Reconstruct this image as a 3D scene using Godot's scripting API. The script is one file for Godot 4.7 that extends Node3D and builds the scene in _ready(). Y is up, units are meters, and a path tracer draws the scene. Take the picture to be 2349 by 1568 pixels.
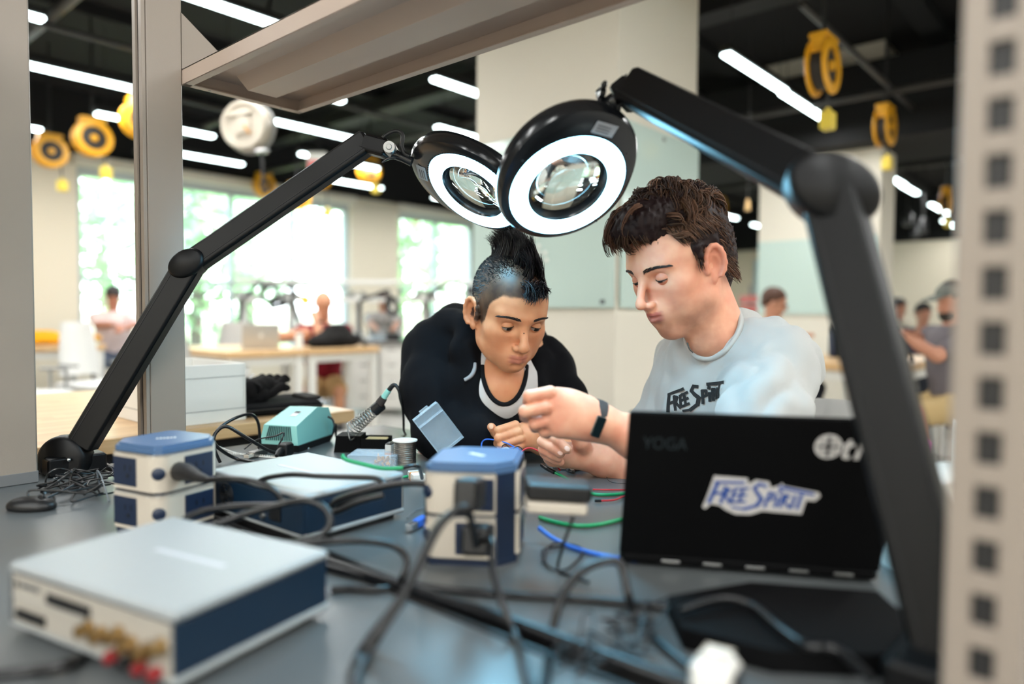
extends Node3D
# Two people at an electronics workbench in a makerspace, seen between the uprights of the bench behind theirs.
# World: x runs across the benches towards the far side of the room, -z along them towards the window wall, y is up, metres.

const EYE := Vector3(0, 1.21, 0)
const FPX := 1620.0            # focal length in pixels of the 2349 x 1568 frame
const TOP := 0.87              # height of the workbench tops
const CEIL := 3.75
const WALL_Z := -9.3           # inside of the window wall

var cam_f: Vector3
var cam_r: Vector3
var cam_u: Vector3
var rng := RandomNumberGenerator.new()
var M := {}


func _ready() -> void:
	rng.seed = 7
	set_camera()
	set_light()
	set_materials()
	build_room()
	build_outside()
	build_ceiling()
	build_columns()
	build_benches()
	build_back_furniture()
	build_lamps()
	build_bench_things()
	build_cables()
	build_back_things()
	build_people()


func set_camera() -> void:
	var yaw := deg_to_rad(48.6)
	var pitch := atan(66.0 / 1620.0)
	var roll := deg_to_rad(0.4)
	var fh := Vector3(sin(yaw), 0, -cos(yaw))
	var r0 := Vector3(cos(yaw), 0, sin(yaw))
	cam_f = fh * cos(pitch) - Vector3.UP * sin(pitch)
	var u0 := r0.cross(cam_f)
	cam_r = r0 * cos(roll) + u0 * sin(roll)
	cam_u = u0 * cos(roll) - r0 * sin(roll)
	var cam := Camera3D.new()
	cam.name = "camera"
	var lens := CameraAttributesPhysical.new()
	lens.frustum_focal_length = 24.8
	lens.frustum_focus_distance = 1.47
	lens.exposure_aperture = 1.25
	lens.frustum_near = 0.05
	lens.frustum_far = 200.0
	cam.attributes = lens
	add_child(cam)
	cam.fov = rad_to_deg(2.0 * atan(784.0 / FPX))
	cam.transform = Transform3D(Basis(cam_r, cam_u, -cam_f), EYE)
	cam.current = true


func set_light() -> void:
	var env := Environment.new()
	var sky_m := ProceduralSkyMaterial.new()
	sky_m.sky_top_color = Color(0.72, 0.84, 0.95)
	sky_m.sky_horizon_color = Color(0.95, 0.98, 1.0)
	sky_m.ground_horizon_color = Color(0.8, 0.85, 0.8)
	sky_m.ground_bottom_color = Color(0.5, 0.52, 0.45)
	sky_m.sky_energy_multiplier = 3.0
	sky_m.ground_energy_multiplier = 2.0
	var sky := Sky.new()
	sky.sky_material = sky_m
	env.background_mode = Environment.BG_SKY
	env.sky = sky
	env.tonemap_mode = Environment.TONE_MAPPER_LINEAR
	env.tonemap_exposure = 1.34
	env.sdfgi_enabled = true
	env.ssao_enabled = true
	env.ssil_enabled = true
	var we := WorldEnvironment.new()
	we.name = "world_environment"
	we.environment = env
	add_child(we)
	var sun := DirectionalLight3D.new()   # high behind the building: it lights the trees that face the windows and enters no window
	sun.name = "sun"
	sun.light_color = Color(1.0, 0.96, 0.88)
	sun.light_energy = 3.6
	sun.light_angular_distance = 0.6
	sun.shadow_enabled = true
	add_child(sun)
	sun.look_at_from_position(Vector3(6, 14, 9), Vector3.ZERO, Vector3.UP)


func set_materials() -> void:
	var orange_peel := noise_tex(0.06, 2, 3, true, null, 512, 3.0)
	var fine := noise_tex(0.25, 3, 5, true, null, 512, 4.0)
	M.steel_paint = bumped(mat(Color("91857a"), 0.42), orange_peel, 12.0, 0.12)
	M.shelf_paint = bumped(mat(Color("b3a194"), 0.4), orange_peel, 12.0, 0.1)
	M.dark_edge = mat(Color("1b1a1a"), 0.5)
	M.bench_top = bumped(mat(Color("585b5c"), 0.30), orange_peel, 9.0, 0.06)
	M.black = mat(Color("0d0d0f"), 0.42)
	M.matte_black = bumped(mat(Color("070708"), 0.7, 0.0, 0.22), fine, 10.0, 0.2)
	M.gloss_black = mat(Color("0c0c0e"), 0.22)
	M.rubber = mat(Color("101012"), 0.5)
	M.chrome = mat(Color("c9c9c9"), 0.22, 1.0)
	M.steel = mat(Color("9a9a98"), 0.35, 1.0)
	M.dark_steel = mat(Color("4c4a47"), 0.4, 0.8)
	M.gold = mat(Color("a3875c"), 0.35, 1.0)
	M.white_plastic = mat(Color("e6e4de"), 0.45)
	M.cream_plastic = mat(Color("c2b8a9"), 0.35)
	M.foam = bumped(mat(Color("eceae4"), 0.8), noise_tex(0.12, 3, 8, true), 18.0, 0.5)
	M.navy = mat(Color("14233b"), 0.4)
	M.blue_panel = mat(Color("0a2439"), 0.42)
	M.tower_blue = mat(Color("47658a"), 0.36)
	M.inst_top = bumped(mat(Color("979b9b"), 0.4), orange_peel, 20.0, 0.06)
	M.inst_front = mat(Color("a09a90"), 0.5)
	M.mint = bumped(mat(Color("8fcdc4"), 0.42), orange_peel, 20.0, 0.1)
	M.red = mat(Color("b51f25"), 0.4)
	M.green_wire = mat(Color("12905a"), 0.35)
	M.blue_wire = mat(Color("2a63c4"), 0.35)
	M.white_wire = mat(Color("dadfe2"), 0.4)
	M.red_wire = mat(Color("c2272d"), 0.4)
	M.yellow = mat(Color("e0a01c"), 0.4)
	M.pale_yellow = mat(Color("e8cc4a"), 0.45)
	M.wall = bumped(mat(Color("d6ccb8"), 0.85), orange_peel, 3.0, 0.15)
	M.column_paint = bumped(mat(Color("dfd8ca"), 0.8), orange_peel, 4.0, 0.12)
	M.board_glass = mat(Color("c3d6cf"), 0.12)
	M.ceiling = mat(Color("060607"), 0.9)
	M.duct = mat(Color("100f0e"), 0.6)
	M.pipe = mat(Color("2c2927"), 0.5)
	M.floor = bumped(mat(Color("b9b7b1"), 0.4), noise_tex(0.02, 4, 21, true), 0.6, 0.12)
	M.floor.albedo_texture = noise_tex(0.015, 5, 11, false, ramp2(Color("c4c4c4"), Color("ffffff")))
	M.white_metal = mat(Color("d9d7d1"), 0.45)
	M.frame_grey = mat(Color("a7adad"), 0.5)
	M.grey_plastic = mat(Color("8c8b88"), 0.6)
	M.light_mesh = mat(Color("d5d4d0"), 0.8)
	M.clear = mat(Color(0.93, 0.97, 1.0, 0.12), 0.08)
	M.clear.transparency = BaseMaterial3D.TRANSPARENCY_ALPHA
	M.frosted = mat(Color(0.82, 0.91, 0.97, 0.22), 0.32)
	M.frosted.transparency = BaseMaterial3D.TRANSPARENCY_ALPHA
	M.window_glass = mat(Color(0.95, 1.0, 0.98, 0.04), 0.03)
	M.window_glass.transparency = BaseMaterial3D.TRANSPARENCY_ALPHA
	M.lens = mat(Color(0.97, 1.0, 1.0, 0.0), 0.01)
	M.lens.refraction_enabled = true
	M.lens.refraction_scale = 0.05
	M.laptop_black = bumped(mat(Color("050506"), 0.6, 0.0, 0.22), fine, 12.0, 0.15)
	M.screen = mat(Color("0a0c0f"), 0.1)
	M.lid_print = mat(Color("1d2529"), 0.4)
	M.sticker_white = mat(Color("c4c0bd"), 0.5)
	M.sticker_blue = mat(Color("2b4f9a"), 0.5)
	M.slot_dark = mat(Color("2c4a4a"), 0.8)
	M.cable = mat(Color("0c0c0e"), 0.3)
	M.clear_wire = mat(Color("5c6268"), 0.3)
	M.silver = mat(Color("b9b7b2"), 0.4, 0.6)
	M.dark_steel_top = mat(Color("7d7a76"), 0.4)
	M.paper = mat(Color("e3e3e3"), 0.7)
	M.print_black = mat(Color("18181a"), 0.6)
	M.print_grey = mat(Color("55585c"), 0.6)
	# butcher block: narrow staves that run along x, made of long grain
	var im := Image.create(1024, 512, false, Image.FORMAT_RGB8)
	var g := FastNoiseLite.new()
	g.seed = 4
	g.frequency = 0.02
	var stave := FastNoiseLite.new()
	stave.noise_type = FastNoiseLite.TYPE_CELLULAR
	for y in 512:
		var s := y / 32
		for x in 1024:
			var cut := (x + s * 377) / 340
			var tone := 0.5 + 0.5 * sin(float(s * 7 + cut * 13) * 1.7)
			var gr := g.get_noise_2d(x * 0.12 + s * 91 + cut * 57, y * 1.6) * 0.5 + g.get_noise_2d(x * 0.5, y * 9.0 + s * 31) * 0.25
			var k := clampf(0.55 + 0.22 * (tone - 0.5) + gr * 0.45, 0.0, 1.0)
			im.set_pixel(x, y, Color("b98d5c").lerp(Color("e9c99d"), k))
	M.wood = mat(Color.WHITE, 0.38)
	M.wood.albedo_texture = ImageTexture.create_from_image(im)
	M.wood.uv1_triplanar = true
	M.wood.uv1_scale = Vector3(0.9, 1.6, 1.6)
	# light fittings
	M.strip = glow(Color(0.92, 1.0, 1.0), 9.0)
	M.ring = glow(Color(0.60, 0.88, 1.0), 9.0)


# ---------------------------------------------------------------- the room
func slab(called: String, material: Material, lo: Vector3, hi: Vector3, parent: Node = null) -> MeshInstance3D:
	var m := MB.new().box(Transform3D(Basis(), (hi - lo) / 2.0 * Vector3(0, 1, 0)), hi - lo, 0.003)
	var o := struct(m, called, material, parent)
	o.position = Vector3((lo.x + hi.x) / 2, lo.y, (lo.z + hi.z) / 2)
	return o


func build_room() -> void:
	slab("floor", M.floor, Vector3(-6, -0.2, WALL_Z), Vector3(17, 0, 6))
	slab("ceiling", M.ceiling, Vector3(-6, CEIL, WALL_Z - 0.3), Vector3(17, CEIL + 0.2, 6.2))
	slab("wall_far", M.wall, Vector3(16.5, 0, WALL_Z), Vector3(16.8, CEIL, 6))
	slab("wall_left", M.wall, Vector3(-6.3, 0, WALL_Z), Vector3(-6, CEIL, 6))
	slab("wall_behind", M.wall, Vector3(-6, 0, 6), Vector3(17, CEIL, 6.3))
	# window wall: piers, sill band and head band leave the openings free
	var w: Node3D = Node3D.new()
	w.name = "wall_window"
	w.set_meta("kind", "structure")
	add_child(w)
	w.position = Vector3(0, 0, WALL_Z)
	var sill := 0.62
	var head := 2.9
	var opens := [[2.86, 6.7], [7.66, 9.5], [10.6, 13.0]]
	var x := -6.0
	for o in opens + [[17.0, 17.0]]:
		part(MB.new().bx((x + o[0]) / 2, CEIL / 2, -0.15, o[0] - x, CEIL, 0.3), "pier", M.wall, w)
		x = o[1]
	for o in opens:
		part(MB.new().bx((o[0] + o[1]) / 2, sill / 2, -0.15, o[1] - o[0], sill, 0.3), "sill_band", M.wall, w)
		part(MB.new().bx((o[0] + o[1]) / 2, (head + CEIL) / 2, -0.15, o[1] - o[0], CEIL - head, 0.3), "head_band", M.wall, w)
	# black band above the wall paint
	var k := 1
	for o in opens:
		var win := Node3D.new()
		win.name = "window_%d" % k
		k += 1
		win.set_meta("kind", "structure")
		add_child(win)
		win.position = Vector3(o[0], sill, WALL_Z - 0.12)
		var wd: float = o[1] - o[0]
		var ht := head - sill
		var n := 4 if wd > 3 else 2
		for e in [[0.03, ht / 2, 0.06, ht], [wd - 0.03, ht / 2, 0.06, ht]]:
			part(MB.new().bx(e[0], e[1], 0, e[2], e[3], 0.1), "jamb", M.frame_grey, win)
		part(MB.new().bx(wd / 2, 0.03, 0, wd, 0.06, 0.1), "bottom_rail", M.frame_grey, win)
		part(MB.new().bx(wd / 2, ht - 0.05, 0, wd, 0.1, 0.12), "top_rail", M.frame_grey, win)
		part(MB.new().bx(wd / 2, 0.98, 0, wd, 0.05, 0.08), "transom", M.frame_grey, win)
		for j in range(1, n):
			part(MB.new().bx(wd * j / n, ht / 2, 0, 0.055, ht, 0.09), "mullion", M.frame_grey, win)
		for j in n:
			part(MB.new().bx(wd * (j + 0.5) / n, ht / 2, -0.01, wd / n - 0.05, ht - 0.1, 0.006, 0.0), "pane", M.window_glass, win)
	# painted band and roller-blind cassettes along the window heads
	for o in opens:
		var c := MB.new().bx(0, 0, 0, o[1] - o[0] + 0.1, 0.12, 0.1, 0.01)
		var b := struct(c, "trim_%d" % (k - 3), M.column_paint)
		b.position = Vector3((o[0] + o[1]) / 2, head + 0.06, WALL_Z + 0.05)
		k += 1
	# black cladding of the wall above 3.0 m, where the ceiling void begins
	var void_ := struct(MB.new().bx(5.5, 0, 0, 23, CEIL - 3.02, 0.02), "trim_9", M.ceiling)
	void_.position = Vector3(0, (CEIL + 3.02) / 2, WALL_Z + 0.011)
	var void2 := struct(MB.new().bx(0, 0, 0, 0.02, CEIL - 2.75, 15), "trim_10", M.ceiling)
	void2.position = Vector3(16.49, (CEIL + 2.75) / 2, -1.6)


func build_outside() -> void:
	var g := slab("ground_outside", mat(Color("6f7a45"), 0.95), Vector3(-25, -0.4, -45), Vector3(40, -0.1, WALL_Z - 0.3))
	g.name = "ground"
	# trees beyond the windows: trunks, limbs and a crown of many leaves
	var leaf := MB.new()
	leaf.col = Color.WHITE
	var a := leaf.vert(Vector3(0, 0, 0), Vector3.UP)
	var b := leaf.vert(Vector3(0.5, 0.08, 0.5), Vector3.UP)
	var c := leaf.vert(Vector3(0, 0, 1.0), Vector3.UP)
	var d := leaf.vert(Vector3(-0.5, 0.08, 0.5), Vector3.UP)
	leaf.quad(a, b, c, d)
	var leaf_mesh := leaf.mesh()
	var tones := [Color("9bb892"), Color("aec6a4"), Color("8bab8e"), Color("b8cdae")]
	var spots := [[1.2, -15.5, 6.0], [4.2, -17.0, 7.0], [6.6, -14.6, 5.6], [9.6, -18.0, 7.5], [12.5, -15.2, 6.2], [16.5, -18.5, 7.0], [-2.5, -19, 7.5], [8.0, -24, 8.5], [20.5, -16, 6.5], [14, -26, 9.0], [2.5, -26, 9.0]]
	for s in spots.size():
		var at := Vector3(spots[s][0], -0.1, spots[s][1])
		var h: float = spots[s][2]
		var tree := thing("tree", ["leafy green tree growing outside the windows", "pale leafy tree growing outside the windows"][s % 2], "tree", Transform3D(Basis(), at), "trees outside the windows")
		var trunk := MB.new().rope([Vector3(0, 0, 0), Vector3(0.05, h * 0.3, 0.05), Vector3(-0.05, h * 0.75, 0)], [0.16, 0.12, 0.04], 8)
		for k in 9:
			var y0 := h * rng.randf_range(0.18, 0.6)
			var an := rng.randf() * TAU
			var l := h * rng.randf_range(0.2, 0.35)
			trunk.rope([Vector3(0, y0, 0), Vector3(cos(an) * l * 0.5, y0 + l * 0.35, sin(an) * l * 0.5), Vector3(cos(an) * l, y0 + l * 0.5, sin(an) * l)], [0.06, 0.035, 0.015], 6, 4)
		part(trunk, "trunk", mat(Color("5d5046"), 0.9), tree)
		var mm := MultiMesh.new()
		mm.transform_format = MultiMesh.TRANSFORM_3D
		mm.mesh = leaf_mesh
		var count := 2800
		mm.instance_count = count
		for k in count:
			var u := Vector3(rng.randfn(), rng.randfn(), rng.randfn()).normalized() * pow(rng.randf(), 0.45)
			var p := Vector3(u.x * h * 0.36, h * 0.56 + u.y * h * 0.44, u.z * h * 0.36)
			var sz := rng.randf_range(0.12, 0.24)
			var bs := Basis.from_euler(Vector3(rng.randf_range(-0.9, 0.9), rng.randf() * TAU, rng.randf_range(-0.9, 0.9))).scaled_local(Vector3(sz, sz, sz))
			mm.set_instance_transform(k, Transform3D(bs, p))
		var crown := MultiMeshInstance3D.new()
		crown.name = "crown"
		crown.multimesh = mm
		var lm := mat(tones[s % 4], 0.6)
		lm.backlight_enabled = true
		lm.backlight = Color(0.6, 0.75, 0.5)
		crown.material_override = lm
		tree.add_child(crown)
		crown.set_meta("kind", "stuff")


func strip_light(x0: float, x1: float, z: float, label := "suspended white linear light under the black ceiling", y := 2.95) -> void:
	var o := thing("ceiling_light", label, "ceiling light", Transform3D(Basis(), Vector3((x0 + x1) / 2, y, z)), "suspended linear lights")
	var l := x1 - x0
	part(MB.new().bx(0, 0.045, 0, l + 0.01, 0.05, 0.085, 0.006), "housing", M.duct, o)
	part(MB.new().bx(0, 0.009, 0, l, 0.026, 0.078, 0.012), "diffuser", M.strip, o)
	for s in [-1, 1]:
		part(MB.new().tube(PackedVector3Array([Vector3(s * l * 0.42, 0.07, 0), Vector3(s * l * 0.42, CEIL - y, 0)]), 0.003, 5), "hanger", M.duct, o)
	var a := AreaLight3D.new()
	a.name = "lamp"
	a.area_size = Vector2(l, 0.075)
	a.light_color = Color(0.985, 0.98, 0.97)
	a.light_energy = 1.5
	a.area_range = 30.0
	a.shadow_enabled = true
	o.add_child(a)
	a.transform = Transform3D(Basis(Vector3.RIGHT, -PI / 2), Vector3(0, -0.012, 0))


func build_ceiling() -> void:
	# rows about a metre apart, 4-foot fittings set like a chequerboard
	for r in [[-8.05, [1.1, 3.17, 5.24, 7.3]], [-7.0, [0.25, 2.31, 4.36, 6.42]], [-6.0, [-0.6, 1.42, 3.47, 5.55]], [-5.0, [0.3, 2.45, 4.57, 6.6]], [-4.0, [-0.5, 1.55, 3.62]],
			[-2.9, [0.3]], [-1.9, [-2.8]], [-0.9, [-3.7, -1.7]], [0.1, [-2.8, -0.7, 1.9]], [1.1, [-1.7, -3.7, 0.3, 2.35]], [2.1, [-2.8, -0.7, 1.4, 3.5]], [3.1, [-3.7, -1.7, 0.3, 2.4, 4.5]], [4.1, [-2.8, -0.7, 1.4, 3.5]]]:
		for x in r[1]:
			strip_light(x, x + 1.08, r[0])
	# the part of the room behind the camera: unbroken runs of the same fittings
	for z in [-1.9, -0.9, 0.1, 1.1, 2.1, 3.1, 4.1, 5.1]:
		for x in [-5.75, -4.65]:
			strip_light(x, x + 1.08, z)
	for z in [0.9, 2.3, 3.7]:
		for x in [6.0, 8.6, 11.2, 13.8]:
			strip_light(x, x + 1.08, z)
	for e in [[4.55, 5.6, -2.12], [5.63, 6.69, -2.14], [8.3, 8.95, -4.29], [9.8, 10.6, -2.38], [10.62, 11.45, -2.4], [12.7, 14.05, -2.46], [13.4, 14.65, -5.62], [11.87, 12.4, -5.5], [12.6, 13.3, -6.6], [15.0, 16.0, -2.7]]:
		strip_light(e[0], e[1], e[2], "linear light of an end to end pair beside the large yellow reel" if e[0] < 6.0 else "suspended linear light in the far part of the room past the columns")
	# the black void above: deck ribs, beams, ducts and conduits
	for k in 8:
		var z := -8.4 + k * 1.75
		slab("beam", M.ceiling, Vector3(-6, CEIL - 0.1, z - 0.09), Vector3(16.5, CEIL, z + 0.09))
	for x in [0.8, 5.2, 8.9, 12.4]:
		slab("beam", M.duct, Vector3(x - 0.12, CEIL - 0.25, WALL_Z), Vector3(x + 0.12, CEIL - 0.1, 6))
	var ducts := [[Vector3(-4, 3.31, -3.4), Vector3(6.6, 3.31, -3.4), 0.16], [Vector3(4.4, 3.31, -0.7), Vector3(6.6, 3.31, -0.7), 0.16]]
	for e in ducts:
		var m := MB.new().tube(PackedVector3Array([e[0], e[1]]), e[2], 20)
		for k in 12:
			var p: Vector3 = e[0].lerp(e[1], (k + 0.5) / 12.0)
			var dr: Vector3 = (e[1] - e[0]).normalized() * 0.02
			m.tube(PackedVector3Array([p - dr, p + dr]), e[2] + 0.012, 20)
		loose(m, "air_duct", M.duct, ["long round black air duct parallel to the linear lights", "wide round black air duct over the wooden tables"][ducts.find(e)], "duct")
	var pipes := [[Vector3(0.6, 3.05, -5.35), Vector3(6, 3.05, -5.35), 0.02], [Vector3(-1, 3.12, -6.55), Vector3(8, 3.12, -6.55), 0.018], [Vector3(1.5, 3.1, -9), Vector3(1.5, 3.1, -2), 0.035],
		[Vector3(3.4, 3.1, -9), Vector3(3.4, 3.1, -3), 0.03], [Vector3(5.0, 3.08, -9.1), Vector3(5.0, 3.08, -4), 0.03], [Vector3(4.2, 3.0, -1.5), Vector3(15, 3.0, -1.5), 0.022], [Vector3(6.2, 2.98, -6), Vector3(6.2, 2.98, 3), 0.03], [Vector3(8.3, 2.98, -6), Vector3(8.3, 2.98, 3), 0.025]]
	for e in pipes:
		loose(MB.new().tube(PackedVector3Array([e[0], e[1]]), e[2], 10), "conduit", M.pipe, "thin grey conduit pipe running under the black ceiling", "pipe", "conduits under the ceiling")


func build_columns() -> void:
	var c := P(1412, 705, 3.5)
	slab("column", M.column_paint, Vector3(c.x, 0, c.z - 0.97), Vector3(c.x + 0.82, CEIL, c.z))
	var b1 := one(MB.new().bx(0, 0.465, 0, 0.012, 0.93, 0.965, 0.001), "glass_board", M.board_glass, "pale green glass writing board with dots on the broad side of the beige column", "board", "", Transform3D(Basis(), Vector3(c.x - 0.016, 1.24, c.z - 0.483)))
	var b2 := one(MB.new().bx(0, 0.465, 0, 0.80, 0.93, 0.012, 0.001), "glass_board", M.board_glass, "pale green glass board reflecting a ceiling light on the narrow side of the column", "board", "", Transform3D(Basis(), Vector3(c.x + 0.415, 1.24, c.z + 0.016)))
	for bb in [b1, b2]:
		for yy in [0.03, 0.9]:
			part(MB.new().bx(0, yy, -0.46 if bb == b1 else 0, 0.03, 0.02, 0.02, 0.003), "clip", M.steel, bb)
	part(MB.new().bx(-0.007, 0.03, 0.42, 0.002, 0.022, 0.03, 0.001), "maker_mark", M.print_grey, b1, "small grey maker's mark")
	# small clear dots stuck on the broad board in a stepped pattern
	var rows := [[542, [1212, 1230]], [565, [1212, 1236]], [580, [1212, 1236, 1250]], [597, [1212, 1224, 1240, 1254]]]
	for r in rows:
		for px in r[1]:
			var ray := (P(px, r[0], 1.0) - EYE)
			var p := EYE + ray * ((c.x - 0.022) / ray.x)
			one(MB.new().lathe(frame(Vector3.ZERO, Vector3.LEFT, Vector3.UP), [Vector2(0, 0.008), Vector2(0.009, 0.006), Vector2(0.013, 0), Vector2(0.013, -0.001)], 12), "board_magnet", M.white_plastic, "small round pale magnet on the glass board", "magnet", "magnets on the glass board", Transform3D(Basis(), p))
	# the second column, further across the room
	var q := P(2013, 718, 6.6)
	slab("column", M.column_paint, Vector3(q.x, 0, q.z - 1.15), Vector3(q.x + 0.5, CEIL, q.z))
	one(MB.new().bx(0, 0.37, 0, 0.012, 0.74, 1.12, 0.001), "glass_board", M.board_glass, "pale blue glass board on the column behind the wooden table", "board", "", Transform3D(Basis(), Vector3(q.x - 0.016, 1.22, q.z - 0.58)))
	slab("beam", M.ceiling, Vector3(q.x - 0.3, 2.78, -6), Vector3(q.x + 0.9, CEIL - 0.26, 4))
	# boards and panels on the far wall
	for e in [[-8.2, -6.9, 0.0, 2.72, "d9cdb4", "wall_panel", "tall beige panel on the far wall"], [-6.85, -5.9, 1.0, 2.5, "b4cbcd", "whiteboard", "pale blue board on the far wall"], [-2.9, -2.35, 1.1, 1.75, "d7b48c", "cork_board", "tan cork board on the white far wall"]]:
		var h: float = e[3] - e[2]
		one(MB.new().bx(0, h / 2, 0, 0.03, h, e[1] - e[0], 0.004), e[5], mat(Color(e[4]), 0.6), e[6], "board", "", Transform3D(Basis(), Vector3(16.47, e[2], (e[0] + e[1]) / 2)))


# ---------------------------------------------------------------- the two workbenches, back to back
func upright(m: MB, x0: float, x1: float, z0: float, z1: float, h: float, slot_face := false) -> void:
	m.bx((x0 + x1) / 2, h / 2, (z0 + z1) / 2, x1 - x0, h, z1 - z0, 0.004)


func build_benches() -> void:
	for s in 2:
		var x0 := 0.575 if s == 0 else -0.35
		var x1 := 1.33 if s == 0 else 0.54
		var z0 := -1.70
		var z1 := 0.35
		var o := thing("workbench", ["grey topped workbench that the two people lean on", "grey topped workbench carrying the nearer blue and white instrument"][s], "workbench", Transform3D(Basis(), Vector3((x0 + x1) / 2, 0, (z0 + z1) / 2)))
		var w := x1 - x0
		var l := z1 - z0
		part(MB.new().bx(0, TOP - 0.014, 0, w, 0.028, l, 0.003), "top", M.bench_top, o)
		part(MB.new().bx(w / 2 + 0.004 if s == 0 else -w / 2 - 0.004, TOP - 0.016, 0, 0.008, 0.03, l, 0.002), "edge_strip", M.dark_edge, o)
		part(MB.new().bx((-w / 2 - 0.004) if s == 0 else w / 2 + 0.004, TOP - 0.014, 0, 0.008, 0.032, l, 0.002), "edge_strip", M.dark_edge, o)
		for e in [[-1, -1], [1, -1], [1, 1], [-1, 1]]:
			part(MB.new().bx(e[0] * (w / 2 - 0.06), (TOP - 0.03) / 2, e[1] * (l / 2 - 0.06), 0.05, TOP - 0.03, 0.05, 0.004), "leg", M.steel_paint, o)
		part(MB.new().bx(0, TOP - 0.075, -l / 2 + 0.06, w - 0.15, 0.09, 0.03), "apron", M.steel_paint, o)
		part(MB.new().bx(0, TOP - 0.075, l / 2 - 0.06, w - 0.15, 0.09, 0.03), "apron", M.steel_paint, o)
	# frame of the far bench: uprights, shelf, end gussets
	var f := thing("shelf_frame", "beige steel upright frame with a shelf over the workbench", "shelf frame", Transform3D(Basis(), Vector3(0.66, TOP, -0.86)))
	var bx0 := 0.61 - 0.66
	for e in [[-1.60, 0.05], [-0.053, 0.05]]:   # two slotted uprights, 5 feet apart
		var wz: float = e[1]
		var zz: float = e[0] + 0.86 - wz / 2
		var post := part(MB.new().bx(0.006, 0.75, zz, 0.078, 1.5, wz, 0.004), "upright", M.steel_paint, f)
		# slotted strip on the side that faces the other bench
		var strip := MB.new()
		var fl := wz / 2 - 0.008
		strip.bx(-0.037, 0.75, zz - wz / 2 + fl / 2, 0.008, 1.5, fl, 0.001)
		strip.bx(-0.037, 0.75, zz + wz / 2 - fl / 2, 0.008, 1.5, fl, 0.001)
		if e[0] > -1.0:
			for k in 37:
				strip.bx(-0.037, 0.02 + k * 0.0405, zz, 0.008, 0.016, 0.018, 0.001)
		part(strip, "slotted_strip", M.steel_paint, post)
		part(MB.new().bx(-0.0345, 0.75, zz, 0.003, 1.49, 0.03, 0.0), "slot_backing", M.dark_edge, post)
		part(MB.new().bx(0.006, 0.006, zz, 0.12, 0.012, 0.09, 0.003), "foot_plate", M.steel_paint, post)
	var y0 := 1.71 - TOP
	var zl := -1.604 + 0.86
	var zr := -0.06 + 0.86
	var xa := 0.705 - 0.66
	var xb := 1.0 - 0.66
	var lz := zr - zl
	var zc := (zl + zr) / 2
	var deck := part(MB.new().bx((xa + xb) / 2, y0 + 0.034, zc, xb - xa, 0.004, lz, 0.001), "shelf", M.shelf_paint, f)
	for e in [[xa + 0.0015, 0.0], [xb - 0.0015, 0.0]]:
		part(MB.new().bx(e[0], y0 + 0.018, zc, 0.003, 0.036, lz, 0.001), "lip", M.shelf_paint, deck)
	for e in [[xa + 0.009], [xb - 0.009]]:
		part(MB.new().bx(e[0], y0 + 0.0015, zc, 0.018, 0.003, lz, 0.001), "flange", M.shelf_paint, deck)
	# stiffening channel under the deck: a folded hat profile
	var hat := PackedVector2Array([Vector2(-0.062, 0), Vector2(-0.036, -0.026), Vector2(0.036, -0.026), Vector2(0.062, 0), Vector2(0.058, 0), Vector2(0.034, -0.022), Vector2(-0.034, -0.022), Vector2(-0.058, 0)])
	part(MB.new().prism(Transform3D(Basis(), Vector3((xa + xb) / 2 + 0.012, y0 + 0.032, zc + 0.03)), hat, lz - 0.06), "stiffener", M.shelf_paint, deck)
	for e in [zl, zr]:
		part(MB.new().bx((xa + xb) / 2, y0 + 0.018, e, xb - xa, 0.036, 0.003, 0.001), "end_lip", M.shelf_paint, deck)
		var fl := part(MB.new().bx((xa + xb) / 2, y0 + 0.0015, e + 0.009 * signf(zc - e), xb - xa, 0.003, 0.018, 0.001), "end_flange", M.shelf_paint, deck)
		for q in [0.2, 0.8]:
			part(MB.new().ball(Transform3D(Basis(), Vector3(lerpf(xa, xb, q), y0, e + 0.009 * signf(zc - e))), Vector3(0.004, 0.0015, 0.004), 4, 10), "rivet", M.steel, fl)
		var gus := PackedVector2Array([Vector2(0, 0.036), Vector2(0.165, 0.036), Vector2(0, 0.158)])
		part(MB.new().prism(Transform3D(Basis(), Vector3(xa, y0, e)), gus, 0.003), "gusset", M.steel_paint, deck)
	# frame of the nearer bench: a flat upright and its shelf, mostly outside the picture
	var g := thing("shelf_frame", "flat beige steel upright of the other bench beside the computer mouse", "shelf frame", Transform3D(Basis(), Vector3(0.38, TOP, -1.62)))
	part(MB.new().bx(-0.02, 0.75, -0.02, 0.12, 1.5, 0.05, 0.004), "upright", M.steel_paint, g)
	part(MB.new().bx(-0.02, 0.012, -0.02, 0.122, 0.024, 0.052, 0.002), "foot_trim", mat(Color("6a6a6a"), 0.5), g)
	var sd := part(MB.new().bx(-0.20, 0.862, 0.72, 0.24, 0.004, 1.5, 0.001), "shelf", M.shelf_paint, g)
	for e in [-0.081, -0.319]:
		part(MB.new().bx(e, 0.845, 0.72, 0.003, 0.036, 1.5, 0.001), "lip", M.shelf_paint, sd)
	part(MB.new().bx(-0.20, 0.845, -0.03, 0.24, 0.036, 0.003, 0.001), "end_lip", M.shelf_paint, sd)
	# cable gutter between the two benches
	var t := MB.new().bx(0, -0.06, 0, 0.03, 0.004, 2.0, 0.001).bx(-0.014, -0.03, 0, 0.002, 0.06, 2.0, 0.0).bx(0.014, -0.03, 0, 0.002, 0.06, 2.0, 0.0)
	one(t, "cable_gutter", M.dark_edge, "black gutter in the joint between the two workbenches", "gutter", "", Transform3D(Basis(), Vector3(0.557, TOP - 0.004, -0.68)))
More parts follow.
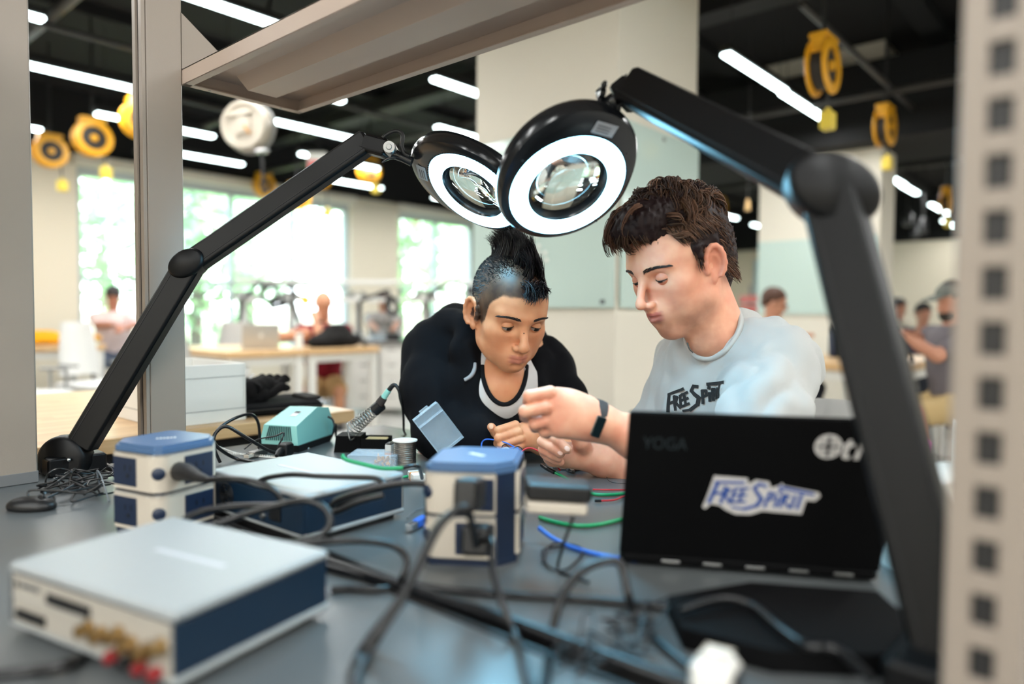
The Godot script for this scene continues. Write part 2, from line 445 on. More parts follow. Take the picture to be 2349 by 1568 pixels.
	# wooden table that stands across the end of the benches
	var wt := thing("wooden_table", "butcher block table carrying the white foam bin", "table", Transform3D(Basis(), Vector3(0.35, 0, -2.4)))
	part(MB.new().bx(0, 0.886, 0, 1.95, 0.038, 1.16, 0.004), "top", M.wood, wt)
	part(MB.new().bx(0, 0.83, 0.53, 1.85, 0.07, 0.03, 0.003), "apron", M.black, wt)
	for e in [[-1, -1], [1, -1], [1, 1], [-1, 1]]:
		part(MB.new().bx(e[0] * 0.88, 0.43, e[1] * 0.5, 0.06, 0.86, 0.06, 0.004), "leg", M.steel_paint, wt)


# ---------------------------------------------------------------- magnifier lamps
func view_dir(r: float, u: float, f: float) -> Vector3:
	return cam_r * r + cam_u * u + cam_f * f


func lamp_head(lamp: Node3D, at: Vector3, n: Vector3, side: Vector3, label_turn: float) -> Transform3D:
	# y away from the glowing face, z towards the arm
	var tf := frame(at, -n, side)
	var inv := lamp.transform.affine_inverse()
	var h := MB.new().lathe(Transform3D(), [Vector2(0.069, 0.004), Vector2(0.071, 0.0), Vector2(0.108, 0.0), Vector2(0.117, 0.004), Vector2(0.121, 0.013), Vector2(0.121, 0.024), Vector2(0.118, 0.034), Vector2(0.108, 0.041), Vector2(0.092, 0.043), Vector2(0.072, 0.042), Vector2(0.066, 0.036), Vector2(0.063, 0.02), Vector2(0.069, 0.004)], 72, 0.75)
	for k in h.v.size():   # the shell is drawn out towards the arm
		var p := h.v[k]
		var r := Vector2(p.x, p.z).length()
		if r > 0.1045:
			var c := maxf(0.0, p.z / r)
			var s := 1.0 + 0.26 * pow(c, 1.6) * clampf((r - 0.1045) / 0.008, 0.0, 1.0)
			h.v[k] = Vector3(p.x * s, p.y, p.z * s)
	var shell := MB.new().add(h, inv * tf)
	var head := part(shell, "head", M.lamp_shell, lamp)
	var d := MB.new().lathe(Transform3D(), [Vector2(0.0715, 0.0), Vector2(0.074, -0.0035), Vector2(0.080, -0.0055), Vector2(0.095, -0.0055), Vector2(0.101, -0.0035), Vector2(0.1035, 0.0)], 72)
	part(MB.new().add(d, inv * tf), "ring_light", M.ring, head)
	var rib := MB.new()
	for k in 90:
		var a := TAU * k / 90
		rib.bx(cos(a) * 0.1055, -0.0005, sin(a) * 0.1055, 0.003, 0.002, 0.003, 0.0005)
	part(MB.new().add(rib, inv * tf), "grip_ribs", M.lamp_shell, head)
	var l := MB.new().lathe(Transform3D(), [Vector2(0, 0.003), Vector2(0.02, 0.0045), Vector2(0.045, 0.009), Vector2(0.0635, 0.016), Vector2(0.0635, 0.020), Vector2(0.045, 0.027), Vector2(0.02, 0.0315), Vector2(0, 0.033)], 56, 0.5)
	part(MB.new().add(l, inv * tf), "magnifying_lens", M.lens, head)
	var st := Basis(Vector3.UP, label_turn)
	var q := Transform3D(st, st * Vector3(0, -0.0008, 0.121))
	part(MB.new().add(MB.new().box(q, Vector3(0.042, 0.0006, 0.022), 0.0002), inv * tf), "rating_label", M.label_grey, head, "pale rating label")
	var pr := MB.new()
	for k in 3:
		pr.box(q * Transform3D(Basis(), Vector3(-0.003, -0.0006, -0.006 + k * 0.005)), Vector3(0.026, 0.0004, 0.0016), 0.0001)
	part(MB.new().add(pr, inv * tf), "label_print", M.print_grey, head)
	for k in 4:
		var a := 0.9 + k * 1.45
		part(MB.new().add(MB.new().ball(Transform3D(Basis(), Vector3(sin(a) * 0.112, 0.001, cos(a) * 0.112)), Vector3(0.0025, 0.0015, 0.0025), 4, 8), inv * tf), "screw", M.black, head)
	var lamp_l := AreaLight3D.new()
	lamp_l.name = "lamp"
	lamp_l.area_size = Vector2(0.19, 0.19)
	lamp_l.light_color = Color(0.55, 0.86, 1.0)
	lamp_l.light_energy = 0.24
	lamp_l.area_range = 20.0
	lamp_l.shadow_enabled = true
	lamp.add_child(lamp_l)
	lamp_l.transform = inv * frame(at + n * 0.012, side, -n)
	return inv * tf


func arm_beam(lamp: Node3D, a: Vector3, b: Vector3, w: float, h: float, up: Vector3, called: String) -> void:
	# a pressed channel with rounded edges and an open seam along its underside
	var inv := lamp.transform.affine_inverse()
	var m := MB.new().bar(inv * a, inv * b, w, h, up, 0.007)
	var o := part(m, called, M.lamp_paint, lamp)
	var z := (b - a).normalized()
	var x := up.cross(z).normalized()
	var y := z.cross(x)
	for s in [-1, 1]:
		part(MB.new().bar(inv * (a + x * s * w * 0.5 - y * h * 0.28), inv * (b + x * s * w * 0.5 - y * h * 0.28), 0.0016, 0.002, y, 0.0005), "seam", M.lamp_dark, o)


func joint_cover(lamp: Node3D, at: Vector3, axis: Vector3, along: Vector3, r: float, thick: float, stretch: float, called: String) -> void:
	var inv := lamp.transform.affine_inverse()
	var tf := frame(at, axis, along)
	var m := MB.new().lathe(Transform3D(), [Vector2(0, -thick / 2), Vector2(r * 0.82, -thick / 2), Vector2(r * 0.96, -thick * 0.4), Vector2(r, -thick * 0.25), Vector2(r, thick * 0.25), Vector2(r * 0.96, thick * 0.4), Vector2(r * 0.82, thick / 2), Vector2(0, thick / 2)], 36)
	for k in m.v.size():
		m.v[k].z *= stretch
	part(MB.new().add(m, inv * tf), called, M.lamp_paint, lamp)


func build_lamps() -> void:
	M.lamp_shell = mat(Color("17191c"), 0.2)
	M.lamp_paint = bumped(mat(Color("0b0b0c"), 0.42, 0.0, 0.35), noise_tex(0.3, 2, 31, true), 16.0, 0.12)
	M.lamp_dark = mat(Color("08080a"), 0.6)
	M.label_grey = mat(Color("a9adb3"), 0.5)
	# ---- the lamp clamped at the far end of the bench
	var base := Vector3(0.505, TOP, -1.672)
	var l := thing("magnifier_lamp", "black magnifier ring lamp clamped at the bench end, seen against the windows", "magnifier lamp", Transform3D(Basis(), base))
	var inv := l.transform.affine_inverse()
	var b0 := P(176, 1040, 1.47)
	var e0 := P(437, 606, 1.49)
	var h0 := P(848, 322, 1.47)
	var up := (e0 - b0).cross(h0 - e0).normalized().cross((e0 - b0).normalized())
	arm_beam(l, b0 + (e0 - b0) * 0.04, e0, 0.04, 0.056, view_dir(0.86, -0.5, 0), "lower_arm")
	arm_beam(l, e0, h0, 0.036, 0.05, view_dir(0.55, 0.83, 0), "upper_arm")
	joint_cover(l, e0 + view_dir(0.0, 0.0, -0.004), -cam_f, view_dir(0.85, 0.5, 0), 0.028, 0.050, 1.45, "elbow_cover")
	joint_cover(l, P(152, 1052, 1.47), -cam_f, view_dir(1, 0, 0), 0.05, 0.05, 1.0, "base_hinge")
	part(MB.new().ball(Transform3D(Basis(), inv * P(158, 1054, 1.438)), Vector3(0.0045, 0.0045, 0.0045), 6, 10), "hinge_screw", M.chrome, l)
	part(MB.new().bx(-0.01, 0.02, 0.0, 0.11, 0.04, 0.09, 0.006).bx(0.0, -0.03, -0.05, 0.06, 0.09, 0.02, 0.004), "clamp", M.lamp_paint, l)
	part(MB.new().rope([inv * P(205, 1012, 1.5), inv * P(165, 1006, 1.5), inv * P(135, 1010, 1.5), inv * P(127, 1035, 1.5)], [0.006, 0.009, 0.010, 0.009], 10, 4), "plug", M.rubber, l)
	# head joint: kinked end of the arm, bolt, wing and a loop of cable
	var j0 := P(897, 344, 1.45)
	arm_beam(l, h0 + view_dir(-0.012, -0.006, 0), j0 + view_dir(-0.004, 0.0, 0), 0.034, 0.038, view_dir(0.3, 0.95, 0), "wrist")
	part(MB.new().lathe(frame(inv * (j0 - cam_f * 0.02), -cam_f, Vector3.UP), [Vector2(0, 0.006), Vector2(0.005, 0.006), Vector2(0.006, 0.004), Vector2(0.012, 0.004), Vector2(0.0135, 0.0), Vector2(0.0135, -0.04)], 20), "bolt", M.steel, l)
	part(MB.new().rope([inv * P(902, 352, 1.45), inv * P(925, 362, 1.45), inv * P(945, 371, 1.45)], [0.011, 0.009, 0.010], 12, 5), "neck", M.lamp_shell, l)
	part(MB.new().rope([inv * P(878, 316, 1.44), inv * P(895, 304, 1.44), inv * P(914, 301, 1.44), inv * P(924, 312, 1.44), inv * P(922, 335, 1.44), inv * P(928, 352, 1.44), inv * P(940, 358, 1.44)], 0.0042, 8, 6), "cable", M.rubber, l)
	part(MB.new().rope([inv * P(876, 373, 1.43), inv * P(886, 366, 1.43), inv * P(898, 362, 1.43), inv * P(908, 363, 1.43)], [0.001, 0.003, 0.003, 0.002], 6, 4), "wing", M.lamp_shell, l)
	lamp_head(l, P(1084, 441, 1.45), view_dir(-0.46, -0.80, -0.39).normalized(), view_dir(-0.894, 0.447, 0.138), -0.12)
	# ---- the lamp whose arm crosses in front of the laptop
	var r := thing("magnifier_lamp", "black magnifier ring lamp with its arm rising in front of the laptop", "magnifier lamp", Transform3D(Basis(), Vector3(0.735, TOP, -0.10)))
	inv = r.transform.affine_inverse()
	var b1 := Vector3(0.735, TOP + 0.03, -0.115)
	var e1 := P(1905, 440, 0.78)
	var h1 := P(1447, 200, 1.12)
	arm_beam(r, b1, e1, 0.046, 0.058, view_dir(0.75, 0.1, -0.65), "lower_arm")
	arm_beam(r, e1, h1, 0.044, 0.058, view_dir(0.45, 0.88, -0.1), "upper_arm")
	joint_cover(r, e1, view_dir(-0.25, 0.05, -0.97), view_dir(-0.85, 0.5, 0.1), 0.037, 0.060, 1.4, "elbow_cover")
	part(MB.new().bx(0, 0.02, -0.01, 0.12, 0.04, 0.10, 0.008).bx(0.0, -0.03, 0.05, 0.06, 0.09, 0.02, 0.004), "clamp", M.lamp_paint, r)
	# wrist: end cap bent down to the knobbed bracket
	var w1 := P(1418, 232, 1.135)
	arm_beam(r, h1 + view_dir(0.008, 0, 0), w1, 0.042, 0.05, view_dir(0.9, 0.3, 0), "wrist")
	part(MB.new().rope([inv * w1, inv * P(1400, 236, 1.14), inv * P(1388, 248, 1.14), inv * P(1384, 268, 1.145)], [0.018, 0.013, 0.011, 0.012], 12, 5), "neck", M.lamp_shell, r)
	var kt := frame(inv * P(1378, 214, 1.13), view_dir(-0.95, 0.15, -0.2), Vector3.UP)
	var km := MB.new().lathe(kt, [Vector2(0, -0.006), Vector2(0.009, -0.006), Vector2(0.010, 0.004), Vector2(0, 0.005)], 14)
	for k in 3:
		var a := 0.4 + TAU * k / 3
		km.ball(kt * Transform3D(Basis(Vector3.UP, -a), Vector3(cos(a) * 0.014, 0, sin(a) * 0.014)), Vector3(0.010, 0.005, 0.006), 6, 10)
	part(km, "knob", M.lamp_shell, r)
	part(MB.new().lathe(frame(inv * P(1393, 244, 1.125), -cam_f, Vector3.UP), [Vector2(0, 0.004), Vector2(0.004, 0.003), Vector2(0.005, 0), Vector2(0.005, -0.01)], 12), "bolt", M.steel, r)
	lamp_head(r, P(1303, 431, 1.2), view_dir(0.28, -0.77, -0.57).normalized(), view_dir(0.30, 0.93, -1.1), 0.25)


# ---------------------------------------------------------------- things on the benches
func instrument(at: Transform3D, label: String) -> Node3D:
	# flat box: white lid, blue sides, front panel towards +z, rear panel towards -z
	var o := thing("bench_instrument", label, "instrument", at, "")
	var w := 0.268
	var d := 0.197
	part(MB.new().bx(0, 0.0395, 0, w - 0.006, 0.052, d - 0.006, 0.003), "body", M.blue_panel, o)
	var lid := part(MB.new().bx(0, 0.070, 0, w, 0.010, d, 0.005), "lid", M.inst_top, o)
	part(MB.new().bx(0, 0.0115, 0, w, 0.009, d, 0.004), "bottom_tray", M.inst_top, o)
	part(MB.new().bx(0.02, 0.0752, -0.004, 0.11, 0.0006, 0.008, 0.0002), "lettering", M.print_faint, lid, "faint grey lettering strip")
	for e in [[-1, -1], [1, -1], [1, 1], [-1, 1]]:
		part(MB.new().bx(e[0] * (w / 2 - 0.025), 0.0035, e[1] * (d / 2 - 0.02), 0.022, 0.007, 0.016, 0.002), "foot", M.rubber, o)
	var f := part(MB.new().bx(0, 0.0395, d / 2 - 0.002, w - 0.012, 0.05, 0.004, 0.001), "front_panel", M.inst_front, o)
	var zf := d / 2
	part(MB.new().bx(-0.125, 0.0395, zf + 0.0002, 0.006, 0.05, 0.002, 0.0005), "grey_band", M.print_grey, f)
	part(MB.new().bx(-0.04, 0.0435, zf + 0.0003, 0.17, 0.004, 0.001, 0.0003), "grey_band", M.band_grey, f)
	var mk := MB.new()
	for k in 8:
		mk.bx(-0.104 + k * 0.0042, 0.056, zf + 0.0004, 0.0028, 0.0045 if k % 3 else 0.006, 0.0008, 0.0002)
	part(mk, "maker_mark", M.print_grey, f, "small grey maker's mark")
	part(MB.new().lathe(frame(Vector3(-0.113, 0.056, zf + 0.0005), Vector3.BACK, Vector3.UP), [Vector2(0, 0.0004), Vector2(0.0035, 0.0004), Vector2(0.0036, 0)], 12), "emblem", M.print_black, f)
	for e in [[-0.022, 0.052, 0.07], [-0.088, 0.026, 0.05]]:
		part(MB.new().bx(e[0], e[1], zf + 0.0015, e[2], 0.010, 0.004, 0.001), "terminal_strip", M.black, f)
	for e in [[0.012, 0.037], [0.034, 0.036], [0.058, 0.041], [0.076, 0.036], [0.099, 0.035], [0.118, 0.043]]:
		var t := frame(Vector3(e[0], e[1], zf), Vector3.BACK, Vector3.UP)
		var b := part(MB.new().lathe(t, [Vector2(0.0085, 0), Vector2(0.0085, 0.003), Vector2(0.0062, 0.004), Vector2(0.0062, 0.013), Vector2(0.0048, 0.0135), Vector2(0.0045, 0.004)], 16), "bnc_connector", M.gold, f, "brassy round signal connector")
		part(MB.new().lathe(t, [Vector2(0, 0.010), Vector2(0.0022, 0.009), Vector2(0.0028, 0.003)], 8), "pin", M.white_plastic, b)
	for e in [[0.050, M.jack_red], [0.071, M.black], [0.092, M.jack_red], [0.113, M.jack_red]]:
		part(MB.new().lathe(frame(Vector3(e[0], 0.019, zf), Vector3.BACK, Vector3.UP), [Vector2(0.0060, 0), Vector2(0.0060, 0.007), Vector2(0.0050, 0.009), Vector2(0.0022, 0.009), Vector2(0.0020, 0.002), Vector2(0, 0.002)], 16), "banana_jack", e[1], f)
	# rear: fan grille and mains inlet
	var r := part(MB.new().bx(0, 0.0395, -d / 2 + 0.002, w - 0.012, 0.05, 0.004, 0.001), "rear_panel", M.blue_panel, o)
	var fan := MB.new()
	for k in 3:
		var ring := PackedVector3Array()
		for s in 25:
			var a := TAU * s / 24
			ring.append(Vector3(0.078 + cos(a) * (0.007 + 0.006 * k), 0.041 + sin(a) * (0.007 + 0.006 * k), -d / 2 - 0.001))
		fan.tube(ring, 0.0011, 6, false)
	for k in 6:
		var a := TAU * k / 6
		fan.bar(Vector3(0.078, 0.041, -d / 2 - 0.001), Vector3(0.078 + cos(a) * 0.02, 0.041 + sin(a) * 0.02, -d / 2 - 0.001), 0.002, 0.002, Vector3.BACK)
	part(fan, "fan_grille", M.dark_edge, r)
	part(MB.new().bx(-0.060, 0.036, -d / 2 - 0.001, 0.03, 0.025, 0.004, 0.002), "mains_inlet", M.black, r)
	part(MB.new().lathe(frame(Vector3(-0.028, 0.026, -d / 2), Vector3.FORWARD, Vector3.UP), [Vector2(0, 0.005), Vector2(0.004, 0.005), Vector2(0.005, 0)], 10), "ground_post", M.steel, r)
	return o


func power_tower(at: Transform3D, label: String) -> Node3D:
	# two tiers of outlets on four sides; two opposite corners are cut and navy, the others are rounded and pale
	var o := thing("power_tower", label, "power strip", at)
	var h := 0.136
	var s := 0.061
	var cut := 0.026
	var core := PackedVector2Array([Vector2(-s + cut, -s), Vector2(s - 0.008, -s), Vector2(s, -s + 0.008), Vector2(s, s - cut), Vector2(s - cut, s), Vector2(-s + 0.008, s), Vector2(-s, s - 0.008), Vector2(-s, -s + cut)])
	var up := Transform3D(Basis(Vector3.RIGHT, -PI / 2), Vector3(0, h / 2, 0))
	var small := PackedVector2Array()
	for p in core:
		small.append(p * 0.985)
	part(MB.new().prism(up, small, h - 0.012), "core", M.navy, o)
	part(MB.new().prism(Transform3D(up.basis, Vector3(0, h - 0.006, 0)), core, 0.010), "cap", M.tower_blue, o)
	var top := PackedVector2Array()
	for p in core:
		top.append(p * 0.93)
	var cap2 := part(MB.new().prism(Transform3D(up.basis, Vector3(0, h, 0)), top, 0.006), "cap_crown", M.tower_blue, o)
	var mk := MB.new()
	for k in 6:
		mk.box(Transform3D(Basis(Vector3.UP, 0.9), Vector3(0, h + 0.0032, 0)) * Transform3D(Basis(), Vector3(-0.0125 + k * 0.005, 0, 0)), Vector3(0.0032, 0.0006, 0.009 if k % 2 else 0.007), 0.0002)
	part(mk, "maker_mark", M.white_plastic, cap2, "pale maker's mark")
	part(MB.new().prism(Transform3D(up.basis, Vector3(0, 0.004, 0)), core, 0.008), "base", M.navy, o)
	for tier in 2:
		var y0 := 0.011 + tier * 0.0600
		var hh := 0.056
		for c in 2:
			var turn := Basis(Vector3.UP, PI * c)
			# L-shaped pale shell round one corner, with a rounded nose
			var a := s + 0.004
			var shell := PackedVector2Array()
			shell.append(Vector2(-a + cut + 0.005, -a))
			for k in 7:
				var g := -PI / 2 + PI / 2 * k / 6
				shell.append(Vector2(a - 0.022 + cos(g) * 0.022, -a + 0.022 + sin(g) * 0.022))
			shell.append(Vector2(a, a - cut - 0.005))
			shell.append(Vector2(a - 0.007, a - cut - 0.003))
			for k in 7:
				var g := -PI / 2 * k / 6
				shell.append(Vector2(a - 0.022 + cos(g) * 0.015, -a + 0.022 + sin(g) * 0.015))
			shell.append(Vector2(-a + cut + 0.003, -a + 0.007))
			var t := Transform3D(turn * up.basis, Vector3(0, y0 + hh / 2, 0))
			var sh := part(MB.new().prism(t, shell, hh, false), "outlet_shell", M.cream_plastic, o)
			part(MB.new().prism(Transform3D(t.basis, Vector3(0, y0 + hh - 0.002, 0)), shell, 0.004), "rim", M.white_plastic, sh)
			for f in 2:
				# local frame of this side: x across, y up, z outwards
				var fb := turn * (Basis(Vector3.UP, PI / 2) if f == 0 else Basis())
				var ft := Transform3D(fb, fb * Vector3(0.0035 if f == 0 else -0.0035, 0, a) + Vector3(0, y0 + hh / 2 - 0.001, 0))
				var pl := part(MB.new().box(ft * Transform3D(Basis(), Vector3((0.004 if f == 0 else -0.004), 0, 0.0002)), Vector3(0.052, 0.043, 0.003), 0.001), "outlet", M.navy, sh)
				var sl := MB.new()
				for k in [-1, 1]:
					sl.box(ft * Transform3D(Basis(), Vector3(0.004 + k * 0.0065, 0.006, 0.0016)), Vector3(0.002, 0.008, 0.001), 0.0)
				sl.box(ft * Transform3D(Basis(), Vector3(0.004, -0.006, 0.0016)), Vector3(0.005, 0.006, 0.001), 0.0)
				part(sl, "slots", M.black, pl)
			var ca := turn * Vector3(1, 0, 1).normalized()
			var bt := frame(ca * (s + 0.0185) * 1.0 + Vector3(0, y0 + hh / 2, 0), ca, Vector3.UP)
			bt.origin = ca * ((a - 0.022) * sqrt(2.0) + 0.0215) + Vector3(0, y0 + hh / 2, 0)
			part(MB.new().lathe(bt, [Vector2(0, 0.0018), Vector2(0.0085, 0.0018), Vector2(0.0095, 0.0005), Vector2(0.0095, -0.003)], 18), "push_button", M.navy, sh)
	return o


func free_spirit(m: MB, t: Transform3D, w: float, thick: float, bold := 1.0) -> void:
	# the brush lettering FREE SPIRIT as slanted strokes in a box w wide; each stroke is [x0, y0, x1, y1, thickness] in hundredths
	var st := [
		[2, 8, 8, 30, 4], [6, 31, 34, 33, 3], [5, 18, 12, 19, 3],                      # F with its long bar
		[14, 8, 16, 26, 3.4], [16, 26, 21, 24, 3], [21, 24, 17, 17, 3], [17, 17, 23, 9, 3.2],   # R
		[24, 10, 26, 25, 3.2], [26, 25, 31, 26, 2.6], [25, 18, 30, 18.5, 2.6], [24, 10, 30, 10.5, 2.6],   # E
		[32, 11, 34, 26, 3.2], [34, 26, 39, 27, 2.6], [33, 18.5, 38, 19, 2.6], [32, 11, 38, 11.5, 2.6],   # E
		[56, 31, 50, 33, 3.4], [50, 33, 45, 28, 3.6], [45, 28, 49, 22, 3.8], [49, 22, 54, 16, 4.2], [54, 16, 50, 8, 4.4], [50, 8, 38, 3, 3.6], [38, 3, 26, 4, 2.4],   # S with a sweeping tail
		[58, 8, 61, 24, 3.2], [61, 24, 66, 23, 3], [66, 23, 65, 17, 3], [65, 17, 60, 16, 2.8],   # P
		[68, 9, 70, 19, 3.2], [70.5, 25, 71.5, 27, 3.4],                                 # I
		[73, 9, 75, 23, 3.2], [75, 23, 80, 22, 2.8], [80, 22, 76, 16, 2.8], [76, 16, 82, 9, 3],   # R
		[84, 9, 86, 22, 3.2],                                                          # I
		[90, 9, 92, 24, 3.4], [70, 31, 103, 26, 3.2],                                   # T with its long bar
	]
	var cuts := 1 if bold <= 1.0 else 5   # on cloth each stroke is laid in short pieces, so that it follows the folds
	for s in st:
		var k := w / 105.0
		var a := t * Vector3((s[0] - 52) * k, (s[1] - 18) * k, 0)
		var b := t * Vector3((s[2] - 52) * k, (s[3] - 18) * k, 0)
		var dir := (b - a).normalized()
		a -= dir * s[4] * k * 0.4
		b += dir * s[4] * k * 0.4
		for j in cuts:
			m.bar(a.lerp(b, float(j) / cuts), a.lerp(b, float(j + 1) / cuts), thick, s[4] * k * bold, t.basis.z.cross(dir), 0.0001)


func build_bench_things() -> void:
	M.jack_red = mat(Color("86191e"), 0.45)
	M.print_faint = mat(Color("b9bcc0"), 0.5)
	M.band_grey = mat(Color("a4a098"), 0.5)
	instrument(turned(Vector3(0.3255, TOP, -0.774), -76.8), "white topped blue instrument with its front panel of brassy connectors in view")
	instrument(turned(Vector3(0.652, TOP, -1.03), -87.0 + 180.0), "white topped blue instrument with its fan grille in view, under a looping black cable")
	power_tower(turned(Vector3(0.716, TOP, -0.696), 35.0), "power tower with a black plug and an adapter pushed into its outlets")
	power_tower(turned(Vector3(0.472, TOP, -1.145), -75.0), "power tower with pale outlet shells standing beside the beige upright")
	# ---- laptop
	var bl := Vector3(0.812, TOP + 0.016, -0.512)
	var br := Vector3(0.970, TOP + 0.016, -0.238)
	var wd := (br - bl).normalized()
	var tl := P(1446, 938, 0.9)
	var tr := P(2070, 967, 0.85)
	var lu := ((tl + tr) / 2 - (bl + br) / 2).normalized()
	var ln := wd.cross(lu).normalized()    # out of the lid's outside, towards the camera
	if ln.dot(EYE - bl) < 0:
		ln = -ln
	var wid := bl.distance_to(br)
	var hig := 0.5 * (tl.distance_to(bl) + tr.distance_to(br))
	var org := Vector3((bl.x + br.x) / 2, TOP, (bl.z + br.z) / 2)
	var lap := thing("laptop", "open black laptop with a blue and white sticker on its lid", "laptop", Transform3D(Basis(), org))
	var lt := Transform3D(Basis(wd, lu, wd.cross(lu)), (bl + br) / 2 - org)
	var sg := 1.0 if wd.cross(lu).dot(ln) > 0 else -1.0
	var lid := part(MB.new().box(lt * Transform3D(Basis(), Vector3(0, hig / 2, 0)), Vector3(wid + 0.01, hig, 0.008), 0.003), "lid", M.laptop_black, lap)
	part(MB.new().box(lt * Transform3D(Basis(), Vector3(0, hig / 2, -sg * 0.0043)), Vector3(wid - 0.01, hig - 0.03, 0.0006), 0.0), "screen", M.screen, lid)
	var out := lt * Transform3D(Basis(), Vector3(0, 0, sg * 0.0046))
	if sg < 0:
		out = lt * Transform3D(Basis(Vector3.UP, PI), Vector3(0, 0, sg * 0.0046))
	part(MB.new().text(out * Transform3D(Basis(), Vector3(-0.115, hig - 0.042, 0)), "YOGA", 0.016, 0.0004, "Droid Sans", false), "lettering", M.lid_print, lid, "dim grey YOGA lettering")
	# round white sticker with a cross, and letters beside it
	var rs := out * Transform3D(Basis(Vector3.RIGHT, PI / 2), Vector3(0.080, hig - 0.036, 0))
	var disc := part(MB.new().lathe(rs, [Vector2(0.016, -0.0002), Vector2(0.016, 0.0005), Vector2(0, 0.0005)], 28), "round_sticker", M.sticker_white, lid, "round white sticker with a dark cross")
	var cr := MB.new()
	for e in [[0, 0, 0.004, 0.026], [0, 0, 0.026, 0.003], [0.007, 0.007, 0.003, 0.003], [-0.007, -0.007, 0.003, 0.003], [0.007, -0.007, 0.003, 0.003], [-0.007, 0.007, 0.003, 0.003]]:
		cr.box(out * Transform3D(Basis(), Vector3(0.080 + e[0], hig - 0.036 + e[1], 0.0008)), Vector3(e[2], e[3], 0.0004), 0.0001)
	part(cr, "cross", M.print_black, disc)
	part(MB.new().text(out * Transform3D(Basis(), Vector3(0.108, hig - 0.039, 0)), "ti", 0.028, 0.0004, "Droid Sans", true, 0.2), "lettering", M.sticker_white, lid, "white letters beside the round sticker")
	var pl := PackedVector2Array()
	for p in [[-52, -14], [-49, -2], [-46, 14], [-45, 20], [-14, 20], [-12, 14], [-6, 19], [6, 18], [9, 12], [16, 15], [18, 18], [20, 15], [52, 11], [54, 7], [50, 2], [42, 2], [40, -13], [4, -13], [-6, -18], [-20, -19], [-30, -15], [-36, -11], [-44, -10], [-49, -16]]:
		pl.append(Vector2(p[0], p[1]) * 0.00132)
	var sp := out * Transform3D(Basis(Vector3.BACK, -0.03), Vector3(0.008, hig * 0.46, 0))
	var stk := part(MB.new().prism(sp, pl, 0.0006), "name_sticker", M.sticker_white, lid, "white edged sticker reading FREE SPIRIT in blue")
	var fs := MB.new()
	free_spirit(fs, sp * Transform3D(Basis(), Vector3(0, 0.002, 0.0006)), 0.128, 0.0005)
	part(fs, "lettering", M.sticker_blue, stk)
	# hinge bar, base with keys on the far side
	part(MB.new().bar(bl - org - lu * 0.004, br - org - lu * 0.004, 0.014, 0.012, Vector3.UP, 0.003), "hinge", M.laptop_black, lap)
	var hc := MB.new()
	for k in 5:
		var p := bl.lerp(br, 0.2 + k * 0.17) - org - lu * 0.004 + ln * 0.007
		hc.bar(p - wd * 0.012, p + wd * 0.012, 0.003, 0.004, Vector3.UP, 0.001)
	part(hc, "hinge_links", M.steel, lap)
	var away := Vector3(wd.z, 0, -wd.x)
	if away.dot(ln) > 0:
		away = -away
	var bt := Transform3D(Basis(wd, Vector3.UP, wd.cross(Vector3.UP)), (bl + br) / 2 - org + away * 0.113)
	bt.origin.y = 0.009
	var bs := part(MB.new().box(bt, Vector3(wid + 0.01, 0.014, 0.22), 0.004), "base", M.laptop_black, lap)
	for ry in 5:
		for rx in 13:
			part(MB.new().box(bt * Transform3D(Basis(), Vector3((rx - 6) * 0.021, 0.0075, signf(bt.basis.z.dot(away)) * (-0.07 + ry * 0.02))), Vector3(0.017, 0.002, 0.016), 0.001), "key", M.rubber, bs)
	# ---- flat black case under the cables
	var cp := PackedVector2Array([Vector2(-0.11, -0.05), Vector2(-0.03, -0.085), Vector2(0.10, -0.075), Vector2(0.13, -0.01), Vector2(0.12, 0.085), Vector2(-0.02, 0.09), Vector2(-0.12, 0.03)])
	one(MB.new().prism(Transform3D(Basis(Vector3.RIGHT, -PI / 2).rotated(Vector3.UP, -1.0), Vector3(0, 0.012, 0)), cp, 0.022, true), "flat_case", M.matte_black, "flat black fabric case lying under cables before the laptop", "case", "", Transform3D(Basis(), Vector3(0.745, TOP, -0.268)))
	soldering_things()
	small_things()


